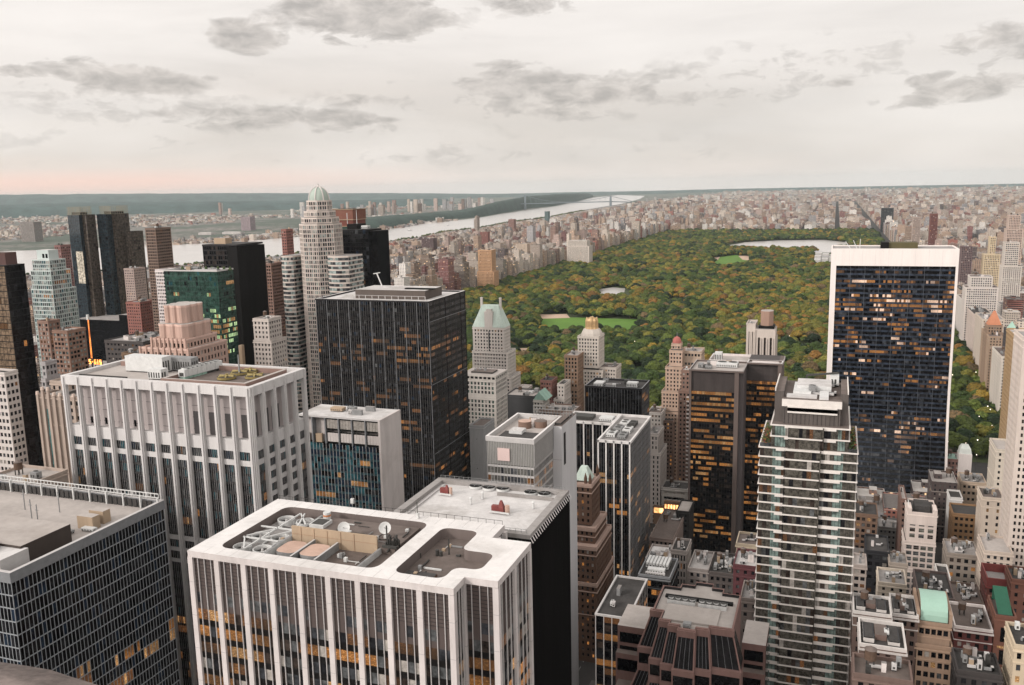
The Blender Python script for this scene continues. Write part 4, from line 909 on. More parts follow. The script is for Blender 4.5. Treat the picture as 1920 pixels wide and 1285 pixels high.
# ================================================================== K: U-shaped white edged complex
def b_K():
    Yw = 342
    # left wing
    x0, z = PX(913, 817, Yw); x1, _ = PX(1000, 827, Yw); zt = PX(960, 800, Yw)[1]
    xr0 = PX(1122, 823, 500)[0]; xr1 = PX(1181, 828, 500)[0]; yb = Yw+40
    gb = glass('curtain_grey', (.11, .108, .10), .25)
    T = thing('office_tower', 'grey gridded office wing with a small pink panel and a round tan rooftop tank', 'building', ((x0+x1)/2, Yw+20, 0)); reg(x0, x1, Yw, yb, z)
    def rp(k, n): return .0 if k < 4 else .3
    curtain(T, x0, x1, Yw, yb, 0, z-2.2, 3.8, 1.5, 'SE', (.12, .2, pale_metal), (1.0, pale_metal, .06), [(gb, 5), (g_grey, 2), (g_mid, 2)], rowp=rp, seed=51, solid=(), wallback=grey_metal)
    mb = MB(); zq = z-2.2
    mb.face([(x0, Yw-.25, zq-10), (x1, Yw-.25, zq-10), (x1, Yw-.25, zq), (x0, Yw-.25, zq)], pmat('louvre_light', (.25, .245, .23), .6, .15, 1.2, streak=True)); mb.face([(x1+.25, Yw, zq-10), (x1+.25, yb, zq-10), (x1+.25, yb, zq), (x1+.25, Yw, zq)], pmat('louvre_light', (.25, .245, .23), .6, .15, 1.2, streak=True))
    for i in range(int((x1-x0)/.75)): xx = x0+i*.75; mb.box(xx, xx+.12, Yw-.42, Yw-.25, zq-10, zq, pale_metal)
    for i in range(int((yb-Yw)/.9)): yy = Yw+i*.9; mb.box(x1+.25, x1+.42, yy, yy+.12, zq-10, zq, pale_metal)
    mb.build('louvres', T)
    mb = MB(); sx0, sz1 = PX(934, 839, Yw); sx1, sz0 = PX(957, 864, Yw); mb.box(sx0, sx1, Yw-1.0, Yw-.5, sz0, sz1, pmat('sign_pink', (.72, .55, .52), .5, .04)); mb.build('sign_panel', T)
    mb = MB(); parapet(mb, x0-.5, x1+.5, Yw-.5, yb+.5, zq, 2.2, 1.0, pale_metal, roof_tan, snow_white); mb.box(x0+3, x1-2, Yw+5, Yw+15, zq+.03, zq+.6, roof_brown, roof_dark); mb.build('roof', T)
    ux, uy = x0+9, Yw+24; mb = MB(); mb.cyl(ux, uy, 3.0, 3.0, zq, zq+3.2, wallm('tank_brown', (.20, .13, .10)), 20, pmat('tank_lid_peach', (.52, .36, .29), .7, .1, .3, dirt=.3)); mb.build('round_tank', T)
    mb = MB(); mb.cyl(ux+6.5, uy+3, 2.9, 2.9, zq, zq+2.9, wallm('tank_brown', (.20, .13, .10)), 20, roof_brown); mb.build('round_tank', T)
    mb = MB(); mb.box(ux-3, ux+3, uy-13, uy-7, zq, zq+2.0, equip_w, roof_white); mb.build('roof_unit', T); clutter(T, x0+2, x1-2, Yw+28, yb-2, zq, 4, 3)
    rl = MB()
    for i in range(14): xx = x0+8+(x1-x0-2)*i/13; rl.bar((xx, yb-1, z), (xx, yb-1, z+4.5), .07, equip_g)
    for q in (1.5, 3, 4.5): rl.bar((x0+8, yb-1, z+q), (x1+6, yb-1, z+q), .08, equip_g)
    rl.build('roof_screen', T)
    # white slab
    Ys = Yw+27; xs0, _ = PX(1027, 804, Ys); xs1, zs = PX(1053, 804, Ys); ys1 = Ys+24; ws = wallm('slab_white', (.62, .61, .62), vs=.05)
    T2 = thing('stair_tower', 'blank white service slab rising full height between the grey wing and the white-striped dark wing', 'building', ((xs0+xs1)/2, Ys+6, 0)); reg(xs0, xs1, Ys, ys1, zs)
    mb = MB(); mb.box(xs0, xs1, Ys, ys1, 0, zs+1, ws, roof_brown)
    for q in range(1, 10): mb.box(xs0-.01, xs1+.01, Ys-.02, Ys, zs*q/10, zs*q/10+.12, grey_metal)
    mb.box(xs1, xs1+.1, Ys+3, Ys+6, zs-18, zs-3, dark_metal); mb.build('wall', T2)
    mb = MB(); mb.box(xs0+1, xs1-1, Ys+2, ys1-2, zs+1.01, zs+2, roof_dark, roof_brown); mb.build('roof', T2)
    # dark wing with white piers (recess + right leg)
    Yw = 500; yb = 562; yrec = 538; xm = PX(1058, 805, yrec)[0]; T3 = thing('office_tower', 'dark glass tower striped with thin white piers under a white-rimmed L-shaped roof', 'building', ((xm+xr1)/2, Yw+40, 0)); reg(xm, xr1+2, Yw, yb+6, z)
    zr = PX(1150, 826, Yw)[1]
    def rp2(k, n): return .0 if k < 4 else (.35 if k in (5, 9, 10, 13, 17, 18, 21) else .06)
    pk = [(g_black, 7), (g_dark, 3), (g_brown, 1)]
    xr1_ = xr1
    for nm_, (a, b, c, d, fs) in {'r': (xr0, xr1_, Yw, yb, 'SE'), 'm': (xm, xr0-.5, yrec, yb, 'S')}.items():
        curtain(T3, a, b, c, d, 0, zr-1.5, 3.8, 1.6 if nm_ == 'r' else 2.2, fs, (.10, .15, grey_metal), (1.2, black_wall, .05), pk, rowp=rp2, seed=53, wallback=black_wall, litm=(l_or, l_dm, l_wm))
    for i in range(5): xx = xr0+(xr1_-xr0)*i/4; mb = MB(); mb.box(xx-.42, xx+.42, Yw-.9, Yw-.1, 0, zr-.02, snow_white); mb.build('pier', T3)
    for i in range(6): xx = xm+1+(xr0-xm-2)*i/5; mb = MB(); mb.box(xx-.4, xx+.4, yrec-.9, yrec-.1, 0, zr-.02, snow_white); mb.build('pier', T3)
    fn = MB()
    for i in range(1, 22): yy = Yw+(yb-Yw)*i/22; fn.box(xr1_+.1, xr1_+.22, yy-.08, yy+.08, 0, zr-1.5, pale_metal)
    fn.build('side_fins', T3)
    mb = MB(); zq = zr-1.5
    parapet(mb, xr0-.6, xr1_+.6, Yw-.9, yb+.6, zq, 1.5, 1.1, snow_white, roof_grey, snow_white); parapet(mb, xm, xr0-.7, yrec-.9, yb+.6, zq, 1.5, 1.1, snow_white, roof_grey, snow_white); mb.build('roof', T3)
    for i in range(3):
        roof_unit(T3, xr0+5+i*1.2, Yw+14+i*13, zq, 5.5, 9, 2.2, (equip_w, equip_g, equip_w)[i], fans=2); roof_unit(T3, xr1_-7, Yw+12+i*14, zq, 5, 10, 2.0, (equip_g, equip_w, equip_d)[i], fans=2)
    roof_unit(T3, xm+10, yb-12, zq, 14, 9, 2, equip_d); roof_unit(T3, xm+26, yb-13, zq, 9, 8, 2, equip_w)
    # low annex in front of it
    x0, z = PX(1117, 1150, 330); x1, _ = PX(1160, 1155, 330)
    T4 = thing('office_block', 'low black glass annex with thin white fins, bottom middle beside the brown brick tower', 'building', ((x0+x1)/2, 350, 0)); reg(x0, x1, 330, 372, z)
    curtain(T4, x0, x1+4, 330, 368, 0, z-.8, 3.8, 3.6, 'SE', (.3, .3, pale_metal), (1.1, black_wall, .05), pk, litp=.22, seed=57)
    mb = MB(); parapet(mb, x0-.4, x1+4.4, 329.6, 368.4, z-.8, .8, .8, pale_metal, roof_dark); mb.build('roof', T4); clutter(T4, x0+1, x1+2, 333, 364, z-.8, 3, 4)
# ================================================================== brown gothic tower
def b_gothic():
    Y = 430; br = wallm('gothic_brick', (.13, .075, .052), dirt=.3); z_ = lambda py: PX(1090, py, Y)[1]; X = lambda px, py: PX(px, py, Y)[0]
    t = [(X(1064, 930), X(1098, 930), Y+12, Y+30, z_(1000), z_(925)), (X(1060, 1000), X(1108, 1000), Y+8, Y+34, z_(1060), z_(1003)), (X(1058, 1060), X(1116, 1060), Y+2, Y+36, z_(1105), z_(1030)+0), (X(1056, 1100), X(1119, 1100), Y, Y+38, 0, z_(1095))]
    T = masonry('brick_tower', 'narrow brown brick tower stepping up to a green hipped roof, beside the white strip wall', t, br, fh=3.5, sp=3.0, ww=1.15, wh=1.8, cl=0, seed=61, budget=90, roof=roof_tan, faces='SE', cop=wallm('trim_pink', (.42, .30, .25)), table=[(g_dark, 5), (g_black, 4), (g_grey, 1), (l_or, .5), (l_dm, .6), (g_blind, .4)])
    for (x0, x1, y0, y1, z0, z1) in t:
        mb = MB(); 
        for zz in (z1-.3, z1-4.3): mb.box(x0-.35, x1+.35, y0-.35, y1+.35, zz, zz+.5, wallm('trim_pink', (.42, .30, .25)))
        mb.build('cornice', T)
    x0, x1, y0, y1, z0, z1 = t[0]; mb = MB(); mb.lathe((x0+x1)/2-1.5, (y0+y1)/2, [((x1-x0)*.66, z1+1.1), (2.4, z1+8)], pmat('copper_pale', (.50, .59, .53), .6, .15, .35, streak=True), 4, pi/4); mb.build('hip_roof', T)
    mb = MB(); 
    for xx, yy in ((x1-1, y0+1), (x1-1, y1-1), (x1-3.5, y0+1)): mb.lathe(xx, yy, [(.9, z1-3), (.9, z1+4), (.1, z1+7)], br, 8)
    mb.build('pinnacle', T)
# ================================================================== J: small black box behind
def b_J():
    Y = 640; x0, za = PX(1098, 722, Y); x1, zb = PX(1203, 731, Y); z = (za+zb)/2; y1 = G(1213, 714, z)[1]; y1 = max(y1, Y+20)
    T = thing('office_building', 'small black gridded box with one bright orange row, standing before the park trees', 'building', ((x0+x1)/2, Y+15, 0)); reg(x0, x1, Y, y1, z)
    def rp(k, n): return {5: .5, 6: .1, 10: 0.9}.get(k, .05)
    curtain(T, x0, x1, Y, y1, 0, z-1.2, 3.9, 2.2, 'SE', (.14, .2, grey_metal), (1.0, black_wall, .05), [(g_black, 5), (g_dark, 4), (g_mid, 1)], rowp=rp, seed=71, litm=(l_or, l_or, l_or), wallback=black_wall)
    fn = MB()
    for i in range(6): xx = x0+(x1-x0)*i/5; fn.box(xx-.4, xx+.4, Y-.6, Y-.1, 0, z, dark_metal)
    fn.build('pier_fins', T)
    mb = MB(); parapet(mb, x0-.4, x1+.4, Y-.6, y1+.4, z-1.2, 1.6, .7, dark_metal, roof_dark, grey_metal); mb.build('roof', T); clutter(T, x0+2, x1-2, Y+2, y1-2, z-1.2, 7, 9)
    roof_unit(T, x0+9, Y+8, z-1.2, 7, 10, 2.6, equip_w); roof_unit(T, x1-9, Y+10, z-1.2, 8, 6, 3.4, equip_w)
# ================================================================== L: gold topped tower
def b_gold():
    Y = 780; st_ = wallm('art_white', (.62, .56, .50)); x0, ze = PX(1083, 632, Y); x1, _ = PX(1122, 634, Y); D = 22
    T = masonry('apartment_tower', 'cream apartment tower crowned with a fluted golden top', [(x0, x1, Y, Y+D, PX(1100, 690, Y)[1], ze), (x0-.8, x1+4, Y-.8, Y+D+4, 0, PX(1100, 695, Y)[1])], st_, fh=3.3, sp=3.0, ww=1.3, wh=1.9, cl=0, seed=81, budget=90, roof=roof_grey, rec=.5)
    cx, cy = (x0+x1)/2+.8, Y+D/2; zt = PX(1105, 600, Y)[1]; mb = MB(); n = 16
    prof = [(10.3, ze), (9.6, ze+3.0), (7.6, ze+6.6)]; mb.lathe(cx, cy, prof, st_, 8, pi/8); mb.build('shoulder', T)
    mb = MB(); k = len(mb.v); N_ = 32; zz = [ze+6.6, ze+8.5, zt-2.2, zt]
    for j, (rr, z_) in enumerate(((6.4, zz[0]), (6.0, zz[1]), (6.0, zz[2]), (5.0, zz[3]), (4.0, zz[3]-1.2), (3.4, zz[3]-4))):
        mb.v += [(cx+(rr*(1.0 if i % 4 in (0, 1) else .86))*cos(2*pi*i/N_), cy+(rr*(1.0 if i % 4 in (0, 1) else .86))*sin(2*pi*i/N_), z_+(1.0 if (i % 8 < 3 and j in (3,)) else 0)) for i in range(N_)]
    for j in range(5): mb.idx(k+j*N_, [(i, (i+1) % N_, N_+(i+1) % N_, N_+i) for i in range(N_)], gold)
    mb.idx(k+5*N_, [tuple(range(N_))], roof_dark); mb.build('golden_crown', T)
    mb = MB(); mb.cyl(cx, cy, 2.2, 1.8, zt-3, zt+1.2, gold, 10); mb.build('lantern', T)
    # brown neighbour on its left and white lower wing on its right
    x0, z = PX(1058, 668, 760); x1, _ = PX(1083, 672, 760); masonry('apartment_tower', 'brown stone building with arched top bays, close against the left of the gold-topped tower', [(x0, x1, 760, 790, PX(1060, 727, 760)[1], z), (x0-.5, x1+.3, 759, 791, 0, PX(1060, 729, 760)[1])], wallm('brown_stone', (.30, .20, .14)), sp=3.4, ww=1.6, wh=2.2, cl=2, seed=83, budget=50)
    x0, z = PX(1123, 690, 785); x1, _ = PX(1155, 694, 785); masonry('apartment_building', 'lower white wing with small square windows, right of the gold-topped tower', [(x0, x1, 785, 806, 0, z)], wallm('wing_white', (.58, .52, .47)), sp=2.8, ww=1.2, wh=1.6, cl=2, seed=84, budget=50)
# ================================================================== M: pinkish stepped tower with a red cap
def b_M():
    Y = 740; pk = wallm('pink_stone', (.50, .36, .28)); X = lambda px: PX(px, 760, Y)[0]; z_ = lambda py: PX(1265, py, Y)[1]
    t = [(X(1255), X(1272), Y+8, Y+18, z_(658), z_(650)), (X(1252), X(1276), Y+6, Y+22, z_(690), z_(662)), (X(1246), X(1280), Y+3, Y+26, z_(735), z_(692)), (X(1240), X(1284), Y+1, Y+28, z_(772), z_(737)), (X(1232), X(1290), Y, Y+30, 0, z_(775))]
    T = masonry('apartment_tower', 'pink stone apartment tower climbing in steps to a small red domed cap', t, pk, fh=3.3, sp=2.9, ww=1.3, wh=1.8, cl=0, seed=91, budget=90, roof=roof_grey, rec=.45)
    x0, x1, y0, y1, _, z1 = t[0]; mb = MB(); mb.lathe((x0+x1)/2, (y0+y1)/2, [(3.9, z1+1), (3.6, z1+3.5), (2.6, z1+5.4), (.3, z1+6.8)], wallm('red_cap', (.42, .14, .12)), 12); mb.bar(((x0+x1)/2, (y0+y1)/2, z1+6.5), ((x0+x1)/2, (y0+y1)/2, z1+10), .15, grey_metal); mb.build('cap', T, smooth=False)
    Y2 = 755; a, z = PX(1276, 660, Y2); b, _ = PX(1315, 662, Y2); masonry('apartment_tower', 'sand coloured block with a pillared rooftop loggia, right behind the red-capped tower', [(a, b, Y2, Y2+20, PX(1290, 675, Y2)[1], z), (a, b, Y2-.5, Y2+21, 0, PX(1290, 677, Y2)[1])], wallm('sand_stone', (.47, .36, .28)), sp=3.0, ww=1.7, wh=2.1, cl=4, seed=92, budget=40)
    Y3 = 690; a, z = PX(1276, 698, Y3); b, _ = PX(1300, 700, Y3); bb = wallm('balcony_brown', (.26, .165, .13)); a0 = PX(1272, 740, Y3)[0]; b0 = PX(1302, 740, Y3)[0]
    T = masonry('apartment_tower', 'brown brick tower with white balconies down one side, left of the orange-lit tower', [(a, b, Y3+4, Y3+16, PX(1280, 738, Y3)[1], z), (a0, b0, Y3, Y3+22, 0, PX(1280, 735, Y3)[1])], bb, sp=3.0, ww=1.4, wh=1.8, cl=1, seed=93, budget=60)
    mb = MB(); zt = PX(1280, 745, Y3)[1]
    for k in range(30):
        zz = zt-3.4*k
        if zz < 3: break
        mb.box(b0-6, b0+.5, Y3-1.6, Y3-.01, zz, zz+.9, white_stone)
    mb.build('balconies', T)
# ================================================================== N: brown tower with orange rows
def b_N():
    Y = 590; x0, za = PX(1294, 693, Y); x1, zb = PX(1387, 701, Y); z = (za+zb)/2; sideb = wallm('rail_brown', (.13, .10, .09)); D = 58
    T = thing('office_tower', 'brown metal tower in two offset slabs with glowing orange floors', 'building', ((x0+x1)/2, Y+30, 0)); reg(x0, x1+40, Y, Y+D, z)
    zt = z-14; 
    def rp(k, n): return {0: .9, 1: .55, 2: .95, 3: .9, 4: .7, 6: .5, 7: .6, 8: .7, 9: .85, 10: .5, 11: .6, 12: .5, 13: .55, 19: .0, 18: 0}.get(k, .42)
    curtain(T, x0+1, x1-3.2, Y, Y+30, 0, zt, 3.75, 1.75, 'S', (.12, .15, dark_metal), (1.75, black_wall, .12), [(g_brown, 5), (g_black, 5), (g_dark, 3)], rowp=rp, seed=101, litm=(l_or, l_or, l_wm), wallback=sideb)
    xr0, xr1 = PX(1400, 690, Y+24)[0], PX(1466, 690, Y+24)[0]
    curtain(T, x1+2.5, xr1-2.5, Y+24, Y+D, 0, PX(1430, 683, Y+24)[1]-12, 3.75, 1.75, 'S', (.12, .15, dark_metal), (1.75, black_wall, .12), [(g_brown, 5), (g_black, 5), (g_dark, 3)], rowp=rp, seed=102, litm=(l_or, l_or, l_dm), wallback=sideb)
    mb = MB(); z2 = PX(1430, 683, Y+24)[1]
    mb.box(x0-.4, x0+1, Y-1, Y+30, 0, z-.01, sideb); mb.box(x1-3.2, x1-.4, Y-1.2, Y+30, 0, z-.01, sideb); mb.box(x1-.35, x1+2.4, Y+2, Y+30, 0, z-.01, wallm('rail_dark', (.10, .085, .085)))
    mb.box(xr1-2.5, xr1, Y+22, Y+D, 0, z2-.01, sideb)
    mb.box(x0+1, x1-3.2, Y+.6, Y+30, zt, z-.01, pmat('blank_brown', (.05, .04, .038), .6, .2, .3, streak=True)); mb.box(x1+2.5, xr1-2.5, Y+24.6, Y+D, z2-12, z2-.01, pmat('blank_brown', (.05, .04, .038), .6, .2, .3, streak=True)); mb.build('wall', T)
    rf = MB(); zq = max(z, z2); parapet(rf, x0-.6, x1+2.6, Y-1.4, Y+33, z, 1.2, .8, sideb, roof_tan, roof_grey); parapet(rf, x0+8, xr1+.4, Y+33.1, Y+D+.4, z, 1.6, .9, white_stone, roof_tan, roof_white); parapet(rf, x1+2.7, xr1+.4, Y+21.6, Y+33, z2, 1.2, .8, sideb, roof_tan, roof_white); rf.build('roof', T)
    roof_unit(T, x1-10, Y+18, z, 14, 9, 2.6, equip_w, 'roof_unit', 2); roof_unit(T, x0+14, Y+40, z, 5, 5, 5.5, equip_w); clutter(T, x0+2, x1-2, Y+3, Y+30, z, 7, 5)
    mb = MB(); 
    for i in range(14): xx = x1+6+i*(xr1-x1-8)/14; mb.box(xx, xx+1.2, Y+23, Y+24, z2+1.2, z2+2.2, white_stone)
    mb.build('roof_vents', T)
# ================================================================== O: white arched tower
def b_O():
    Y = 800; st_ = wallm('arch_white', (.56, .49, .44)); x0, z = PX(1399, 610, Y); x1, _ = PX(1454, 614, Y); D = 26; xm = PX(1416, 610, Y)[0]
    T = thing('apartment_tower', 'white tower with dark arched window strips and a brown rooftop tank house', 'building', ((x0+x1)/2, Y+12, 0)); reg(x0, x1, Y, Y+D, z)
    wl = MB(); bays = []
    def strips(a0, a1, c, n, zt, f='S'):
        s = (a1-a0)/n; w_ = s*.56
        for i in range(n):
            cx = a0+(i+.5)*s; B = MB(); cc = c-.05 if f == 'S' else c+.05
            pts = [FP(f, cx-w_/2, cc, 0), FP(f, cx+w_/2, cc, 0)]+[FP(f, cx+w_/2*cos(t), cc, zt+w_/2*sin(t)) for t in [j*pi/6 for j in range(7)]]
            B.face(pts, g_brown); o = -1 if f == 'S' else 1
            for k in range(28):
                zz = zt-2.6-k*3.4
                if zz < 2: break
                ca, cb = sorted((cc, cc+o*.12)); bb = (cx-w_/2, cx+w_/2, ca, cb) if f == 'S' else (ca, cb, cx-w_/2, cx+w_/2); B.box(*bb, zz, zz+.7, dark_metal)
            for j in range(2): 
                a = cx-w_/2 if j == 0 else cx+w_/2-.0; ca, cb = sorted((cc, cc+o*.9)); bb = (a-.5, a+.5, ca, cb) if f == 'S' else (ca, cb, a-.5, a+.5); wl.box(*bb, 0, zt+w_*.3, st_)
            B.build('window_strip', T)
    wl.box(x0, xm, Y+3, Y+D, 0, z, st_, roof_tan); wl.box(xm, x1, Y, Y+D-2, 0, z-3.5, st_, roof_tan)
    strips(x0+1.0, xm-.8, Y+3, 2, z-7, 'S'); strips(xm+1, x1-1, Y, 3, z-12, 'S'); strips(Y+1, Y+D-3, x1, 3, z-12, 'E')
    wl.box(xm-.5, xm+.5, Y-1, Y+3, 0, z-3.6, st_); wl.build('wall', T)
    mb = MB(); a, b = PX(1426, 600, Y+8)[0], PX(1449, 600, Y+8)[0]; zt = PX(1436, 584, Y+8)[1]; tb = wallm('tank_house', (.34, .22, .17)); mb.prism([(a, Y+10), (a+3, Y+7), (b-3, Y+7), (b, Y+10), (b, Y+18), (b-3, Y+21), (a+3, Y+21), (a, Y+18)], z-3.5, zt, tb, roof_tan); mb.box(a-1.5, b+1.5, Y+5, Y+22, z-3.4, z-1.2, black_wall); mb.build('tank_house', T); clutter(T, x0+1, xm-1, Y+5, Y+20, z, 3, 2)
    mb = MB(); parapet(mb, x0-.3, xm+.2, Y+2.7, Y+D+.3, z, 1.2, .6, st_, roof_tan); mb.build('parapet', T)
# ================================================================== P: banded residential tower
def b_P():
    Y = 310; Xp = lambda px, py=850, y=Y: PX(px, py, y)[0]; zz_ = lambda py, y=Y: PX(1500, py, y)[1]
    wh = pmat('band_white', (.70, .65, .61), .6, .08, .5); teal = glass('strip_green', (.13, .175, .16), .2); br = glass('residence_brown', (.072, .066, .056), .15, .3, .9)
    T = thing('residential_tower', 'slender tower ringed with white floor bands over brown and teal glass, planted terraces above', 'building', (Xp(1515), Y+18, 0)); reg(Xp(1424), Xp(1608), Y, Y+45, 165)
    fh = 3.35; r = random.Random(7)
    # lower body, widest
    x0, x1 = Xp(1425, 834), Xp(1607, 852); zt = zz_(842)
    def body(x0, x1, y0, y1, z0, z1, tealf, front=None):
        n = int(round((z1-z0)/fh)); f = (z1-z0)/n; bm = MB(); mm = MB()
        for k in range(n):
            za = z0+k*f; zb = za+f; M_ = MB(); w_ = x1-x0; nn = 22
            for i in range(nn):
                u = (i+.5)/nn; m = teal if any(a <= u <= b for a, b in tealf) else (br if r.random() < .78 else (g_brown, g_dark, g_grey, g_blind)[min(3, int(r.random()**1.8*4))])
                if r.random() < .025: m = l_dm
                yy = y0 if front is None or not (front[0] <= u <= front[1]) else y0-1.6
                M_.face([(x0+w_*i/nn, yy, za), (x0+w_*(i+1)/nn, yy, za), (x0+w_*(i+1)/nn, yy, zb), (x0+w_*i/nn, yy, zb)], m)
            for i in range(10):
                a, b = y0+(y1-y0)*i/10, y0+(y1-y0)*(i+1)/10
                for xx in (x0, x1): M_.face([(xx, a, za), (xx, b, za), (xx, b, zb), (xx, a, zb)], (br, g_black, g_dark)[r.randrange(3)])
            M_.build('window_band', T)
            bm.box(x0-.5, x1+.5, y0-.28, y0-.02, zb-.48, zb, wh)
            for (a, b) in ((.17, .36), (.63, .84)): bm.box(x0+w_*a, x0+w_*b, y0-.4, y0-.03, zb-1.15, zb-.48, wh); 
            if front: bm.box(x0+w_*front[0]-.2, x0+w_*front[1]+.2, y0-1.8, y0-.29, zb-.5, zb-.003, wh); bm.box(x0+w_*front[0], x0+w_*front[0]+.15, y0-1.6, y0, za, zb-.46, dark_metal); bm.box(x0+w_*front[1]-.15, x0+w_*front[1], y0-1.6, y0, za, zb-.46, dark_metal)
            bm.box(x1+.02, x1+.5, y0, y1, zb-.42, zb-.003, wh); bm.box(x0-.5, x0-.02, y0, y1, zb-.42, zb-.003, wh)
        for i in range(1, 26): a = x0+(x1-x0)*i/26; mm.box(a-.05, a+.05, y0-.1, y0-.03, z0, z1, dark_metal)
        bm.build('floor_bands', T); mm.build('mullions', T)
        rf = MB(); rf.box(x0, x1, y0, y1, z1-.3, z1, wh, roof_brown); rf.face([(x0, y1, z0), (x1, y1, z0), (x1, y1, z1), (x0, y1, z1)], br); rf.build('roof', T)
    body(x0, x1, Y, Y+36, 0, zt, ((.15, .24), (.79, .88)), (.26, .62))
    xa, xb = Xp(1447, 795), Xp(1592, 812); z2 = zz_(800); body(xa, xb, Y+1.0, Y+34, zt, z2, ((.04, .16), (.86, .97)), (.22, .66))
    # upper brown block with terraces, then top block
    xc, xd = Xp(1468, 745), Xp(1577, 757); z3 = zz_(753); up = pmat('top_brown', (.10, .085, .078), .5, .2, .4, streak=True)
    mb = MB(); mb.box(xc, xd, Y+3, Y+33, z2, z3-2.6, up); mb.box(xa+.5, xc, Y+5, Y+30, z2, z2+11, up, roof_brown); mb.box(xd, xb-.5, Y+5, Y+30, z2, z2+11, up, roof_brown)
    mb.box(xc-.4, xd+.4, Y+2.6, Y+33.4, z3-2.6, z3, wh, roof_brown)
    for q in range(3): zq = z2+4+q*(z3-z2-7)/3; mb.box(xc+1.5, xd-1, Y+2.4, Y+3, zq, zq+1.3, wh)
    for i in range(14): xx = xc+.6+(xd-xc-1.2)*i/13; mb.box(xx-.06, xx+.06, Y+2.9, Y+3, z2, z3-2.6, dark_metal)
    for (xx, s) in ((xa+.5, 1), (xb-.5, -1)): mb.box(min(xx, xx+s*.35), max(xx, xx+s*.35), Y+4.6, Y+30, z2+11, z2+12, wh)
    mb.build('top_block', T)
    for i in range(8): zq = z3+.3; 
    def at(px, py): return PX(px, py, Y+18)
    cr = MB(); cr.box(xc+4, xd-3.2, Y+14, Y+26, z3, z3+2.6, equip_w, roof_white); cr.box(xc+3, xc+9, Y+8, Y+24, z3, z3+1.6, equip_w); cr.box(xc+1, xc+11, Y+5, Y+8, z3, z3+.9, pale_metal); cr.box(xd-7, xd-4, Y+4, Y+13, z3, z3+1.2, equip_w); cr.build('roof_plant', T)
    roof_unit(T, xd-2.2, Y+28, z3, 3, 4, 3.5, equip_w); clutter(T, xc+1, xd-1, Y+4, Y+30, z3, 6, 6)
    mb = MB(); mb.bar((xd-12, Y+30, z3+3), (xd-1, Y+28, z3+4.8), .35, equip_d); mb.bar((xd-12, Y+30, z3), (xd-12, Y+30, z3+3), .3, equip_d); mb.build('crane_arm', T)
    # planting on terraces
    lf = MB(); lm = [pmat('terrace_leaf', (.05, .09, .03), .8, .4, 1.5), pmat('terrace_leaf_red', (.20, .05, .04), .8, .3, 1.5), pmat('terrace_leaf_gold', (.22, .17, .04), .8, .3, 1.5)]
    for (xa_, xb_) in ((x0+.3, xa-.4), (xb+.4, x1-.3)):
        for i in range(500):
            x, y, z_ = r.uniform(xa_, xb_), r.uniform(Y+.5, Y+26), zt+abs(r.gauss(0, 1.4)); s = .35; a, b = r.uniform(0, 6.28), r.uniform(-1, 1)
            u = Vector((cos(a), sin(a), b)).normalized()*s; v = Vector((-sin(a), cos(a), r.uniform(-.5, .5)))*s; p = Vector((x, y, z_)); lf.face([tuple(p-u), tuple(p-v), tuple(p+u), tuple(p+v)], lm[min(2, int(r.random()**1.6*3))])
    o = lf.build('terrace_planting', T)
    gl = MB(); 
    for (a, b) in ((x0, xa-.1), (xb+.1, x1)): gl.box(a, b, Y-.02, Y+.08, zt, zt+1.3, g_grey)
    gl.build('terrace_glass', T)
